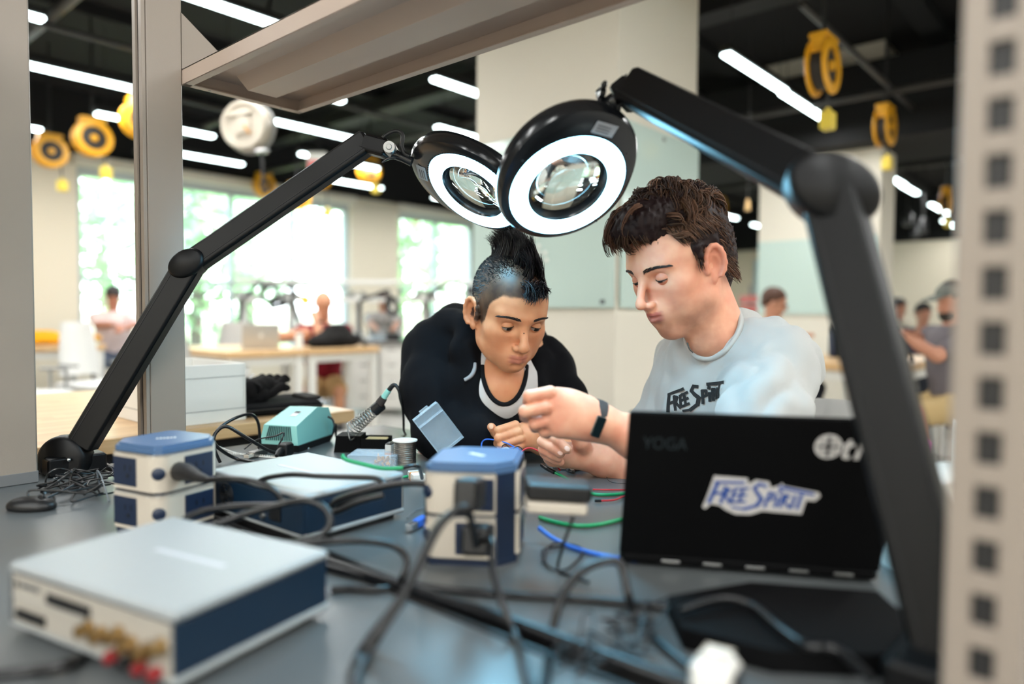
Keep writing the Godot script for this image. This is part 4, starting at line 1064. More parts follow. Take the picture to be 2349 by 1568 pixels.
func build_back_furniture() -> void:
	M.reel_dark = mat(Color("2a2622"), 0.6)
	# tables of the middle distance
	wood_bench(2.84, 3.57, -6.9, -5.65, TOP, "wooden topped table carrying the open silver laptop")
	wood_bench(3.63, 4.44, -6.22, -5.68, TOP, "wooden topped table carrying the black backpack")
	wood_bench(0.9, 2.62, -8.75, -7.75, TOP, "wooden topped table under the window carrying an orange jacket")
	wood_bench(5.35, 7.0, -2.02, -1.18, TOP, "wooden topped table carrying the dark bottle beside the column")
	# chairs and stools
	mesh_chair(floor_at(P(212, 800, 6.55)), 20.0, "pale task chair pushed up to the table with the orange jacket")
	mesh_chair(floor_at(P(70, 800, 5.7)), 45.0, "pale task chair beside the flat upright, near the window table")
	mesh_chair(floor_at(P(440, 810, 5.2)), 110.0, "pale task chair at the near corner of the laptop table")
	mesh_chair(floor_at(P(508, 760, 7.7)), 190.0, "pale task chair facing the window behind the silver laptop")
	mesh_chair(floor_at(P(880, 690, 9.7)), 200.0, "pale task chair of the person at the bench by the windows")
	stool(floor_at(P(757, 740, 7.7)), 0.56, "round black stool under the person in the dark red shirt")
	stool(floor_at(P(2168, 760, 4.75)), 0.58, "round black stool under the person in the grey cap")
	stool(floor_at(P(1795, 760, 6.2)), 0.58, "round black stool under the person with glasses")
	stool(floor_at(P(2062, 760, 9.2)), 0.55, "round black stool under the person in the pale shirt")
	stool(floor_at(P(2122, 760, 8.2)), 0.55, "round black stool under the person in the navy shirt")
	mesh_chair(floor_at(P(1815, 1000, 1.72)), -118.0, "white shelled chair under the person in the white tee", 0.385)
	# bench line before the windows, with shelf frame, drawers and clutter
	var ct := Transform3D(Basis(cam_r.slide(Vector3.UP).normalized(), Vector3.UP, cam_r.slide(Vector3.UP).normalized().cross(Vector3.UP)), floor_at(P(815, 700, 8.6)))
	var b := thing("workbench", "white framed workbench with a shelf frame before the windows", "workbench", ct)
	part(MB.new().bx(0, TOP - 0.015, 0, 3.0, 0.03, 0.75, 0.003), "top", M.dark_steel_top, b)
	for e in [[-1, -1], [1, -1], [1, 1], [-1, 1]]:
		part(MB.new().bx(e[0] * 1.45, (TOP - 0.03) / 2, e[1] * 0.33, 0.05, TOP - 0.03, 0.05), "leg", M.white_metal, b)
	for x in [-1.46, -0.88, -0.03, 0.80, 1.46]:
		var u := part(MB.new().bx(x, 1.16, -0.30, 0.07, 0.6, 0.05), "upright", M.white_metal, b)
		for k in [-1, 1]:
			part(MB.new().prism(Transform3D(Basis(), Vector3(x + k * 0.035, 1.38, -0.28)), PackedVector2Array([Vector2(0, 0), Vector2(k * 0.20, 0), Vector2(0, 0.10)]), 0.006), "bracket", M.grey_plastic, u)
	for y in [1.36, 1.585]:
		part(MB.new().bx(0, y, -0.22, 3.0, 0.045, 0.24, 0.004), "shelf", M.white_metal, b)
	for x in [0.03, 0.36]:
		var d := thing("drawer_unit", ["white drawer pedestal at the post side of the bench by the windows", "white drawer pedestal beside its twin under the bench by the windows"][int(x > 0.2)], "drawers", ct * Transform3D(Basis(), Vector3(x + 0.14, 0.07, 0.02)))
		part(MB.new().bx(0, 0.38, 0, 0.29, 0.76, 0.6, 0.004), "body", M.white_metal, d)
		for k in 4:
			var f := part(MB.new().bx(0, 0.10 + k * 0.185, 0.303, 0.275, 0.175, 0.012, 0.003), "drawer", M.white_metal, d)
			part(MB.new().bx(0, 0.15 + k * 0.185, 0.314, 0.09, 0.012, 0.012, 0.003), "handle", M.chrome, f)
	var clutter := [["clear_tub", 0.02, 0.20, 0.09, 0.15, M.frosted, "clear tub on the bench by the windows"], ["parts_tray", 0.28, 0.22, 0.06, 0.22, M.frosted, "shallow clear tray on the bench by the windows"], ["dark_tool_box", 0.50, 0.16, 0.08, 0.14, M.black, "small black box on the bench by the windows"], ["white_jar", 0.10, 0.07, 0.12, 0.07, M.white_plastic, "white jar on the bench by the windows"], ["green_board", 0.62, 0.14, 0.02, 0.10, M.green_wire, "green circuit board on the bench by the windows"], ["blue_box", -0.85, 0.26, 0.06, 0.2, M.blue_panel, "blue instrument on the bench by the windows"], ["grey_meter", 0.33, 0.10, 0.14, 0.1, M.grey_plastic, "grey meter behind the clear tray by the windows"]]
	for e in clutter:
		var w: float = e[2]
		var h: float = e[3]
		var m := MB.new().bx(0, h / 2, 0, w, h, e[4], 0.006).bx(0, h + 0.004, 0, w * 0.94, 0.008, float(e[4]) * 0.94, 0.003)
		one(m, e[0], e[5], e[6], "box", "", ct * Transform3D(Basis(), Vector3(e[1], TOP, 0.18 if e[0] != "grey_meter" else 0.0)))
	small_lamp(P(548, 782, 8.5), P(552, 690, 8.5), P(600, 645, 8.4), P(617, 672, 8.35), view_dir(0.2, -0.2, -0.95).normalized(), "magnifier lamp over the blue instrument, lens facing the room")
	small_lamp(P(823, 782, 8.3), P(826, 690, 8.3), P(892, 665, 8.3), P(898, 702, 8.25), view_dir(-0.55, -0.2, -0.8).normalized(), "magnifier lamp standing over the white drawer pedestals")
	small_lamp(P(700, 782, 8.5), P(672, 690, 8.5), P(665, 650, 8.4), P(640, 700, 8.4), view_dir(0.3, -0.9, -0.2).normalized(), "magnifier lamp folded low behind the silver laptop")
	small_lamp(P(985, 782, 8.4), P(982, 680, 8.4), P(1045, 640, 8.4), P(1090, 668, 8.35), view_dir(0.1, -0.95, -0.2).normalized(), "magnifier lamp with raised arm before the narrow window")
	# reels under the ceiling
	var reels := [[115, 348, 6.75, 0.16], [212, 318, 5.93, 0.12], [322, 275, 5.72, 0.3], [606, 426, 9.6, 0.02], [735, 405, 9.0, 0.30], [847, 391, 8.6, 0.06], [945, 481, 12.2, 0.03], [682, 452, 8.2, 1.05]]
	var rl := ["yellow cord reel beside the flat upright, above the window pier", "yellow cord reel hanging over the first tall window", "yellow cord reel partly behind the slotted upright", "small yellow cord reel over the wide window", "yellow cord reel behind the black lamp arm", "yellow cord reel next to the head of the far magnifier lamp", "small yellow cord reel over the narrow window", "yellow cord reel whose long cord drops to an outlet box over the bench"]
	for k in reels.size():
		var e: Array = reels[k]
		cord_reel(P(e[0], e[1], e[2]), e[3], rl[k])
	cord_reel(P(1888, 155, 3.9), 0.12, "large yellow cord reel seen edge-on beside the bright linear light")
	cord_reel(P(2030, 292, 5.6), 0.12, "yellow cord reel seen edge-on over the wooden table and bottle")
	cord_reel(P(2172, 462, 8.6), 0.10, "yellow cord reel seen edge-on beside the slotted strip")
	cord_reel(P(1653, 475, 12.0), 0.10, "small yellow cord reel behind the head of the person in the tee")
	cord_reel(P(1785, 525, 13.0), 0.08, "small yellow cord reel at the far wall over the pale boards")
	# white hose reel
	var w := thing("hose_reel", "round white hose reel hanging under the steel shelf", "hose reel", frame(P(566, 289, 4.4), Vector3.UP, view_dir(-0.15, -0.35, -0.9)))
	var ax := frame(Vector3.ZERO, Vector3.BACK, Vector3.UP)
	part(MB.new().lathe(ax, [Vector2(0, 0.052), Vector2(0.05, 0.05), Vector2(0.055, 0.035), Vector2(0.115, 0.035), Vector2(0.125, 0.05), Vector2(0.145, 0.05), Vector2(0.152, 0.035), Vector2(0.152, -0.035), Vector2(0.145, -0.05), Vector2(0, -0.05)], 40), "drum", M.cream_plastic, w)
	part(MB.new().lathe(ax, [Vector2(0.16, -0.02), Vector2(0.165, -0.035), Vector2(0.165, -0.06), Vector2(0.15, -0.065)], 40), "back_rim", M.grey_plastic, w)
	part(MB.new().bar(Vector3(-0.10, 0.055, 0.045), Vector3(0.06, 0.075, 0.045), 0.03, 0.02, Vector3.BACK, 0.006).bar(Vector3(-0.05, -0.06, 0.045), Vector3(0.05, -0.03, 0.045), 0.02, 0.016, Vector3.BACK, 0.004), "spoke", M.cream_plastic, w)
	part(MB.new().bar(Vector3(0.01, -0.01, 0.055), Vector3(0.05, -0.06, 0.055), 0.014, 0.01, Vector3.BACK, 0.003), "label_mark", mat(Color("d79a52"), 0.5), w)
	part(MB.new().bx(0.10, -0.155, 0.0, 0.08, 0.03, 0.05, 0.008), "hose_guide", M.chrome, w)
	part(MB.new().tube(PackedVector3Array([Vector3(0.10, -0.16, 0), Vector3(0.11, -0.42, 0)]), 0.010, 8), "hose", M.rubber, w)
	part(MB.new().tube(PackedVector3Array([Vector3(0, 0.14, 0), Vector3(0, 1.0, -0.35)]), 0.012, 8), "hanger_rod", M.duct, w)
	# sign box
	var s := thing("hanging_sign", "small white hanging sign with a red face behind the lamp arm", "sign", frame(P(728, 375, 7.6), Vector3.UP, -cam_f))
	part(MB.new().bx(0, 0, 0, 0.20, 0.24, 0.05, 0.005), "box", M.white_plastic, s)
	part(MB.new().bx(0, -0.04, 0.026, 0.18, 0.14, 0.004, 0.001), "red_face", mat(Color("e06a6a"), 0.5), s)
	part(MB.new().tube(PackedVector3Array([Vector3(0, 0.12, 0), Vector3(0, 0.85, 0)]), 0.006, 6), "hanger_rod", M.duct, s)
	# spotlights and fittings in the far ceiling
	for e in [[2082, 500, 11.0], [2118, 515, 10.0], [1755, 545, 12.5], [2100, 530, 12.0]]:
		var t := thing("track_fitting", "small dark fitting hanging on a rod below the far ceiling", "fitting", Transform3D(Basis(), P(e[0], e[1], e[2])), "dark hanging fittings")
		part(MB.new().lathe(Transform3D(Basis(), Vector3(0, -0.12, 0)), [Vector2(0, 0), Vector2(0.06, 0), Vector2(0.07, 0.16), Vector2(0.03, 0.22), Vector2(0, 0.22)], 14), "can", M.black, t)
		part(MB.new().tube(PackedVector3Array([Vector3(0, 0.1, 0), Vector3(0, CEIL - t.position.y, 0)]), 0.012, 6), "rod", M.duct, t)
	# pendant switch pull
	var pp := thing("pull_cord", "hanging pull cord with a pale grip below the lamp arm", "pull cord", Transform3D(Basis(), P(1715, 470, 6.0)))
	part(MB.new().tube(PackedVector3Array([Vector3(0, 0.04, 0), Vector3(0, CEIL - pp.position.y, 0)]), 0.004, 6), "cord", M.pipe, pp)
	part(MB.new().lathe(Transform3D(Basis(), Vector3(0, -0.05, 0)), [Vector2(0, 0), Vector2(0.022, 0.004), Vector2(0.018, 0.07), Vector2(0.008, 0.10), Vector2(0, 0.10)], 12), "grip", mat(Color("d9b27a"), 0.5), pp)
	# rack of red bins against the far boards
	var rk := thing("bin_rack", "grey rack holding rows of red bins behind the person with glasses", "rack", turned(floor_at(P(1728, 700, 9.0)), 48.6 + 180.0))
	for k in [-1, 1]:
		part(MB.new().bx(k * 0.26, 0.80, -0.08, 0.03, 1.6, 0.03), "post", M.grey_plastic, rk)
	for j in 4:
		part(MB.new().bx(0, 0.98 + j * 0.125, -0.02, 0.54, 0.012, 0.16), "shelf", M.grey_plastic, rk)
	for j in 4:
		for k in 5:
			var q := rk.transform * Transform3D(Basis(), Vector3(-0.205 + k * 0.102, 0.987 + j * 0.125, -0.01))
			var bm := MB.new().bx(0, 0.004, 0, 0.09, 0.008, 0.15, 0.002).bx(0, 0.035, -0.072, 0.09, 0.07, 0.006, 0.002).bx(-0.042, 0.045, 0, 0.006, 0.09, 0.15, 0.002).bx(0.042, 0.045, 0, 0.006, 0.09, 0.15, 0.002).bx(0, 0.05, 0.072, 0.09, 0.09, 0.006, 0.002)
			one(bm, "parts_bin", M.red, "red plastic parts bin on the grey rack", "bin", "red bins on the rack", q)


func soft_lump(called: String, at: Transform3D, eggs: Array, m: Material, label: String, category: String, amp := 0.012, cell := 0.016) -> Node3D:
	# crumpled cloth things: joined ellipsoids with folds; eggs = [x, y, z, rx, ry, rz]
	var c := Cloth.new(amp, 14.0, Vector3(1, 1, 1), called.length())
	for e in eggs:
		c.egg(Transform3D(Basis(), Vector3(e[0], e[1], e[2])), Vector3(e[3], e[4], e[5]), 0.03)
	c.egg(Transform3D(Basis(), Vector3(0, -0.5, 0)), Vector3(3, 0.5, 3), 0.01, true)
	var mb := MB.new()
	c.mesh_into(mb, cell)
	var o := thing(called, label, category, at)
	part(mb, "fabric", m, o)
	return o


func build_back_things() -> void:
	# silver laptop seen from behind on the first table
	var lp := thing("laptop", "open silver laptop seen from behind on the wooden topped table", "laptop", turned(Vector3(3.28, TOP, -5.92), -22.0))
	part(MB.new().bx(0, 0.008, -0.10, 0.32, 0.014, 0.22, 0.004), "base", M.silver, lp)
	var lid := part(MB.new().box(Transform3D(Basis(Vector3.RIGHT, 0.18), Vector3(0, 0.12, 0.03)), Vector3(0.32, 0.22, 0.008), 0.003), "lid", M.silver, lp)
	part(MB.new().lathe(Transform3D(Basis(Vector3.RIGHT, PI / 2 + 0.18), Vector3(0, 0.125, 0.0355)), [Vector2(0.018, 0), Vector2(0.018, 0.0006), Vector2(0, 0.0006)], 16), "emblem", M.white_plastic, lid)
	# backpack, jacket, bags
	var bp := soft_lump("backpack", turned(Vector3(4.02, TOP, -5.86), 5.0), [[0, 0.07, 0, 0.26, 0.09, 0.15], [0.05, 0.13, -0.02, 0.16, 0.10, 0.11], [-0.18, 0.05, 0.02, 0.14, 0.06, 0.12], [0.2, 0.06, 0.0, 0.10, 0.07, 0.11]], cloth_material(Color("1b1918")), "slumped black backpack on the wooden topped table", "backpack")
	part(MB.new().rope([Vector3(0.22, 0.10, 0.08), Vector3(0.30, 0.06, 0.10), Vector3(0.31, -0.02 + 0.03, 0.11), Vector3(0.26, 0.02, 0.12)], 0.012, 8), "strap", M.black, bp)
	var bottle := thing("drink_can", "tall pale tumbler standing beside the silver laptop", "tumbler", Transform3D(Basis(), Vector3(3.60, TOP, -5.80)))
	part(MB.new().lathe(Transform3D(), [Vector2(0, 0), Vector2(0.032, 0), Vector2(0.034, 0.14), Vector2(0, 0.14)], 18), "body", M.white_plastic, bottle)
	part(MB.new().lathe(Transform3D(Basis(), Vector3(0, 0.14, 0)), [Vector2(0.035, 0), Vector2(0.035, 0.012), Vector2(0, 0.014)], 18), "lid", M.black, bottle)
	soft_lump("jacket", turned(Vector3(2.28, TOP, -8.1), 8.0), [[0, 0.04, 0, 0.36, 0.06, 0.18], [-0.12, 0.07, 0, 0.18, 0.07, 0.14], [0.22, 0.05, 0.03, 0.2, 0.05, 0.13]], cloth_material(Color("d8961c")), "orange yellow jacket heaped on the table under the window", "jacket")
	soft_lump("satchel", turned(Vector3(1.62, TOP, -8.1), 10.0), [[0, 0.06, 0, 0.15, 0.08, 0.12], [-0.08, 0.12, 0, 0.06, 0.09, 0.06]], cloth_material(Color("3a2d22")), "crumpled brown satchel on the table under the window", "bag")
	soft_lump("cap", turned(Vector3(1.40, TOP, -8.3), 0.0), [[0, 0.05, 0, 0.12, 0.07, 0.12], [0.1, 0.02, 0.05, 0.1, 0.02, 0.1]], cloth_material(Color("22242a")), "dark soft cap beside the brown satchel", "cap", 0.004)
	soft_lump("yellow_bag", turned(Vector3(1.15, TOP, -8.05), 0.0), [[0, 0.05, 0, 0.12, 0.06, 0.10]], cloth_material(Color("d8b022")), "small yellow bag at the end of the window table", "bag", 0.006)
	var mug := thing("mug", "dark grey mug beside the person by the window", "mug", Transform3D(Basis(), Vector3(2.18, TOP, -8.42)))
	part(MB.new().lathe(Transform3D(), [Vector2(0, 0), Vector2(0.045, 0), Vector2(0.05, 0.13), Vector2(0.046, 0.13), Vector2(0.042, 0.01), Vector2(0, 0.01)], 18), "cup", mat(Color("4a4f58"), 0.4), mug)
	part(MB.new().rope([Vector3(0.048, 0.10, 0), Vector3(0.085, 0.09, 0), Vector3(0.085, 0.05, 0), Vector3(0.046, 0.03, 0)], 0.007, 6), "handle", mat(Color("4a4f58"), 0.4), mug)
	# on the wooden table across the bench end: foam bin, bag, gloves, phone
	var wt := 0.905
	var cn := G(372, 984, wt)
	var fb := thing("foam_bin", "open white foam bin on the butcher block table behind the upright", "bin", Transform3D(Basis(), Vector3(cn.x + 0.115, wt, cn.z - 0.16)))
	var bm := MB.new()
	for e in [[-0.110, 0, 0.010, 0.32], [0.110, 0, 0.010, 0.32], [0, 0.155, 0.22, 0.010], [0, -0.155, 0.22, 0.010]]:
		bm.bx(e[0], 0.08, e[1], e[2], 0.16, e[3], 0.002)
	bm.bx(0, 0.005, 0, 0.22, 0.01, 0.31, 0.002)
	part(bm, "shell", M.foam, fb)
	for y in [0.035, 0.125]:
		part(MB.new().bx(0, y, 0.1605, 0.226, 0.0015, 0.001, 0.0).bx(-0.1155, y, 0, 0.001, 0.0015, 0.32, 0.0), "seam_line", M.grey_plastic, fb)
	var bag := thing("laptop_sleeve", "flat black padded sleeve under the gloves on the butcher block table", "sleeve", turned(Vector3(G(598, 948, wt).x, wt, G(598, 948, wt).z - 0.05), -8.0))
	part(MB.new().bx(0, 0.018, 0, 0.36, 0.034, 0.24, 0.014), "padding", cloth_material(Color("181718"), 60.0, 0.15), bag)
	part(MB.new().bx(0.16, 0.040, 0.03, 0.05, 0.012, 0.12, 0.005), "pocket", cloth_material(Color("3a3836"), 60.0), bag)
	part(MB.new().bar(Vector3(-0.17, 0.02, 0.121), Vector3(0.17, 0.02, 0.121), 0.003, 0.004, Vector3.UP, 0.001), "zip", M.dark_steel, bag)
	for g in 2:
		var gt := turned(bag.transform.origin + Vector3(-0.02 + g * 0.05, 0.036 + g * 0.018, 0.03 - g * 0.03), 100.0 + g * 25.0)
		var f := Cloth.new(0.0015, 40.0, Vector3.ONE, 60 + g)
		f.cone(Vector3(0, 0.016, -0.08), Vector3(0, 0.018, 0.01), 0.034, 0.038, 0.02)
		f.egg(Transform3D(Basis(), Vector3(0, 0.018, 0.02)), Vector3(0.045, 0.018, 0.04), 0.02)
		for k in 4:
			var x := -0.033 + k * 0.022
			f.chain([Vector3(x, 0.020, 0.045), Vector3(x * 1.15, 0.040, 0.085), Vector3(x * 1.1, 0.034, 0.115 - absf(k - 1.4) * 0.008)], [0.013, 0.0125, 0.0115], 0.004)
		f.chain([Vector3(0.04, 0.018, 0.0), Vector3(0.066, 0.030, 0.035), Vector3(0.072, 0.03, 0.06)], [0.015, 0.013, 0.012], 0.006)
		var gm := MB.new()
		f.mesh_into(gm, 0.005)
		var go := thing("work_glove", ["black work glove lying on the padded sleeve, cuff towards the foam bin", "black work glove lying on top of its twin, fingers up"][g], "glove", gt)
		part(gm, "shell", cloth_material(Color("1a1818"), 50.0, 0.1), go)
		var cf := MB.new().lathe(frame(Vector3(0, 0.016, -0.078), Vector3.FORWARD, Vector3.UP), [Vector2(0.036, -0.012), Vector2(0.041, 0.0), Vector2(0.042, 0.012), Vector2(0.038, 0.013)], 20)
		for k in cf.v.size():
			cf.v[k].y = 0.002 + (cf.v[k].y + 0.025) * 0.52
		part(cf, "cuff", cloth_material(Color("141314"), 50.0, 0.1), go)
	var ph := thing("tablet", "small dark tablet with a pale edge between the foam bin and the gloves", "tablet", turned(Vector3(G(508, 925, wt).x, wt, G(508, 925, wt).z), 20.0))
	part(MB.new().bx(0, 0.022, 0, 0.10, 0.044, 0.12, 0.004), "case", M.black, ph)
	part(MB.new().bx(0, 0.047, 0, 0.09, 0.006, 0.11, 0.002), "screen", M.silver, ph)
	var usb := MB.new().rope([ph.position + Vector3(0.05, 0.03, 0.03), ph.position + Vector3(0.09, 0.06, 0.0), ph.position + Vector3(0.13, 0.085, -0.03), ph.position + Vector3(0.16, 0.05, -0.06)], 0.003, 6)
	loose(usb, "charging_cable", M.white_wire, "white charging cable looping behind the black gloves", "cable")
	# on and beside the wooden table across the room
	var bt := thing("drink_bottle", "slim navy drink bottle standing before the column board", "bottle", Transform3D(Basis(), Vector3(6.12, TOP, -1.86)))
	part(MB.new().lathe(Transform3D(), [Vector2(0, 0), Vector2(0.035, 0), Vector2(0.037, 0.02), Vector2(0.037, 0.17), Vector2(0.022, 0.20), Vector2(0.02, 0.22), Vector2(0, 0.22)], 20), "body", mat(Color("1c2740"), 0.35), bt)
	part(MB.new().lathe(Transform3D(Basis(), Vector3(0, 0.22, 0)), [Vector2(0.022, 0), Vector2(0.022, 0.03), Vector2(0.008, 0.04), Vector2(0.008, 0.06), Vector2(0, 0.06)], 14), "cap", M.black, bt)
	var bk := soft_lump("dark_bag", turned(Vector3(5.72, TOP, -1.36), 20.0), [[0, 0.09, 0, 0.17, 0.11, 0.13], [0.06, 0.17, 0.02, 0.1, 0.09, 0.09], [-0.14, 0.06, 0, 0.1, 0.07, 0.1]], cloth_material(Color("171515")), "black equipment bag with straps before the person in the grey cap", "bag")
	part(MB.new().rope([Vector3(0.1, 0.12, 0.12), Vector3(0.16, 0.02, 0.18), Vector3(0.18, -0.15, 0.22), Vector3(0.12, -0.2, 0.20), Vector3(0.06, 0.02, 0.15)], 0.012, 6), "strap", M.black, bk)
	var mon := thing("laptop", "open black laptop on the wooden topped table beside the black bag", "laptop", turned(Vector3(6.15, TOP, -1.75), 60.0))
	part(MB.new().bx(0, 0.01, 0.1, 0.33, 0.018, 0.22, 0.004), "base", M.black, mon)
	part(MB.new().box(Transform3D(Basis(Vector3.RIGHT, -0.2), Vector3(0, 0.12, -0.03)), Vector3(0.33, 0.22, 0.01), 0.003), "lid", M.black, mon)
	# by the right-hand lamp: white tub with a raised flap and a pink capped bottle
	var tb := thing("white_tub", "white carton with a raised flap behind the lamp arm", "carton", turned(Vector3(G(2135, 1335).x + 0.03, TOP, G(2135, 1335).z), 38.0))
	var tm := MB.new().prism(Transform3D(Basis(), Vector3(0, 0.068, 0)), PackedVector2Array([Vector2(-0.045, -0.068), Vector2(0.045, -0.068), Vector2(0.055, 0.068), Vector2(-0.055, 0.068)]), 0.10)
	part(tm, "body", M.white_plastic, tb)
	part(MB.new().bx(0, 0.135, 0, 0.116, 0.008, 0.106, 0.003), "rim", M.white_plastic, tb)
	part(MB.new().prism(Transform3D(Basis(), Vector3(0, 0.139, 0.045)), PackedVector2Array([Vector2(-0.05, 0), Vector2(0.055, 0), Vector2(0.055, 0.06)]), 0.003), "flap", M.white_plastic, tb)
	var pk := thing("pink_bottle", "clear bottle with a pink cap behind the white carton", "bottle", Transform3D(Basis(), G(2100, 1240)))
	part(MB.new().lathe(Transform3D(), [Vector2(0, 0), Vector2(0.026, 0), Vector2(0.027, 0.1), Vector2(0.018, 0.118), Vector2(0.016, 0.125)], 18), "body", M.frosted, pk)
	part(MB.new().lathe(Transform3D(Basis(), Vector3(0, 0.122, 0)), [Vector2(0.018, 0), Vector2(0.0185, 0.03), Vector2(0.015, 0.034), Vector2(0, 0.034)], 18), "cap", mat(Color("c85aa8"), 0.4), pk)


# ---------------------------------------------------------------- cables
func lead(called: String, pts: Array, r: float, m: Material, label: String, group := "", sides := 8) -> void:
	loose(MB.new().rope(pts, r, sides, 8), called, m, label, "cable", group)


func T(px: float, py: float, up := 0.004) -> Vector3:   # on the bench top, lifted a little
	return G(px, py, TOP + up)


func build_cables() -> void:
	# mains leads from the towers
	lead("mains_cable", [P(476, 1100, 1.02), P(520, 1098, 1.0), P(575, 1102, 0.99), P(620, 1118, 0.985), P(642, 1140, 0.985), P(640, 1158, 0.985), P(560, 1160, 0.98), P(480, 1168, 0.97), P(428, 1188, 0.95), P(410, 1214, 0.93), P(430, 1226, 0.915), P(480, 1208, 0.915), P(560, 1180, 0.92), P(640, 1158, 0.915), P(700, 1148, 0.905), P(745, 1165, 0.895), P(757, 1200, 0.885), P(735, 1228, 0.88), P(690, 1240, 0.875), P(630, 1255, 0.865), P(586, 1280, 0.86)], 0.0046, M.cable, "thick black mains cable looping from the far tower across both instruments")
	lead("mains_cable", [P(586, 1286, 0.862), P(610, 1268, 0.855), P(660, 1252, 0.85), P(740, 1243, 0.85), P(830, 1240, 0.86), P(900, 1250, 0.87), P(932, 1280, 0.87), P(925, 1320, 0.86), T(905, 1345), T(860, 1352), T(800, 1350), T(760, 1352)], 0.0046, M.cable, "black mains cable draped over the lid corner of the nearer instrument")
	lead("mains_cable", [P(596, 1102, 1.11), P(620, 1094, 1.10), P(670, 1088, 1.08), P(740, 1092, 1.06), P(815, 1094, 1.05), P(862, 1097, 1.045), P(880, 1108, 1.04), P(872, 1122, 1.03), P(800, 1150, 1.03), P(760, 1166, 1.04)], 0.0042, M.cable, "black cable lying on the lid of the far instrument")
	lead("mains_cable", [P(985, 1110, 0.98), P(935, 1108, 0.99), P(880, 1115, 1.0), P(820, 1130, 1.01), P(770, 1150, 1.02), P(758, 1170, 1.02), P(775, 1172, 1.01), P(830, 1148, 1.0), P(880, 1135, 1.0)], 0.0048, M.cable, "black mains cable running from the near tower over the far instrument's edge")
	lead("mains_cable", [P(1060, 1172, 0.84), P(1030, 1180, 0.81), P(995, 1220, 0.78), P(960, 1300, 0.755), P(915, 1380, 0.735), P(860, 1450, 0.72), P(820, 1510, 0.70), T(810, 1560), T(830, 1640)], 0.0052, M.cable, "thick black cable arching from the tower's upper plug down over the bench joint")
	lead("mains_cable", [P(1092, 1250, 0.855), P(1075, 1175, 0.80), P(1050, 1168, 0.79), P(1010, 1205, 0.775), P(975, 1270, 0.75), P(930, 1360, 0.72), P(880, 1440, 0.70), P(845, 1500, 0.69), T(818, 1560), T(822, 1660)], 0.0046, M.cable, "black cable beside the thick one, arching from the tower's lower plug")
	lead("mains_cable", [P(1105, 1240, 0.86), P(1128, 1240, 0.82), P(1130, 1300, 0.79), P(1150, 1380, 0.755), P(1180, 1450, 0.735), T(1205, 1530, 0.01), T(1235, 1640)], 0.0042, M.cable, "black cable hanging straight down before the near tower")
	lead("mains_cable", [T(1230, 1640), T(1255, 1540), P(1262, 1470, 0.75), P(1285, 1380, 0.77), P(1325, 1318, 0.79), P(1375, 1290, 0.80), P(1418, 1288, 0.80), P(1432, 1320, 0.795), P(1440, 1360, 0.785), T(1462, 1420), T(1520, 1480), T(1600, 1545)], 0.0050, M.cable, "black cable arching like a hoop before the laptop")
	# adapter lead with a knot
	lead("thin_cable", [P(1345, 1135, 0.93), P(1340, 1155, 0.925), P(1322, 1168, 0.92), P(1308, 1205, 0.92), P(1292, 1250, 0.92), T(1280, 1305), T(1310, 1320), T(1350, 1335)], 0.0022, M.cable, "thin black cable hanging from the slim power adapter")
	lead("thin_cable", [T(1246, 1290), T(1262, 1250, 0.01), T(1300, 1246, 0.006), T(1338, 1262), T(1300, 1305), T(1260, 1300), T(1245, 1262), T(1290, 1252)], 0.0018, M.cable, "thin black cable coiled beside the near tower")
	# flat black ribbon in the joint
	lead("flat_cable", [Vector3(0.53, TOP + 0.006, -0.88), Vector3(0.545, TOP + 0.006, -0.70), Vector3(0.562, TOP + 0.007, -0.50), Vector3(0.57, TOP + 0.006, -0.34), Vector3(0.585, TOP + 0.006, -0.16), Vector3(0.60, TOP + 0.006, -0.02)], 0.0075, M.cable, "heavy black cable lying along the joint of the benches")
	lead("flat_cable", [Vector3(0.515, TOP + 0.005, -0.9), Vector3(0.535, TOP + 0.005, -0.74), Vector3(0.58, TOP + 0.005, -0.62), Vector3(0.62, TOP + 0.005, -0.55), Vector3(0.68, TOP + 0.005, -0.46), Vector3(0.72, TOP + 0.005, -0.38)], 0.0048, M.cable, "black cable crossing from the joint towards the laptop")
	# tangles
	var r := RandomNumberGenerator.new()
	r.seed = 44
	for k in 6:
		var c := T(1390 + r.randf_range(-60, 110), 1470 + r.randf_range(-55, 60))
		var pts := []
		var a0 := r.randf() * TAU
		for j in 11:
			var a := a0 + j * r.randf_range(0.7, 1.15)
			var rad := r.randf_range(0.018, 0.045)
			pts.append(c + Vector3(cos(a) * rad, r.randf_range(0.001, 0.020), sin(a) * rad * 0.8))
		lead("tangled_lead", pts, r.randf_range(0.0010, 0.0017), M.cable, "thin tangled lead in the heap before the laptop", "tangled leads before the laptop", 6)
	for k in 7:
		var c := T(185 + r.randf_range(-45, 50), 1125 + r.randf_range(-25, 40))
		var pts := []
		var a0 := r.randf() * TAU
		for j in 10:
			var a := a0 + j * r.randf_range(0.7, 1.1)
			var rad := r.randf_range(0.025, 0.06)
			pts.append(c + Vector3(cos(a) * rad, r.randf_range(0.001, 0.028), sin(a) * rad * 0.8))
		lead("tangled_lead", pts, r.randf_range(0.0014, 0.0024), M.cable, "thin tangled lead in the heap by the clamped lamp foot", "tangled leads by the lamp foot", 6)
	lead("mouse_cable", [T(98, 1158), T(125, 1145), T(105, 1110, 0.01), P(112, 1085, 1.3), P(140, 1075, 1.33), P(165, 1085, 1.34), T(150, 1120)], 0.0018, M.cable, "thin black cable curling up from the computer mouse")
	lead("pale_lead", [T(230, 1118), P(222, 1080, 1.33), P(232, 1092, 1.32), T(250, 1150)], 0.0014, M.clear_wire, "pale lead standing out of the heap by the lamp foot")
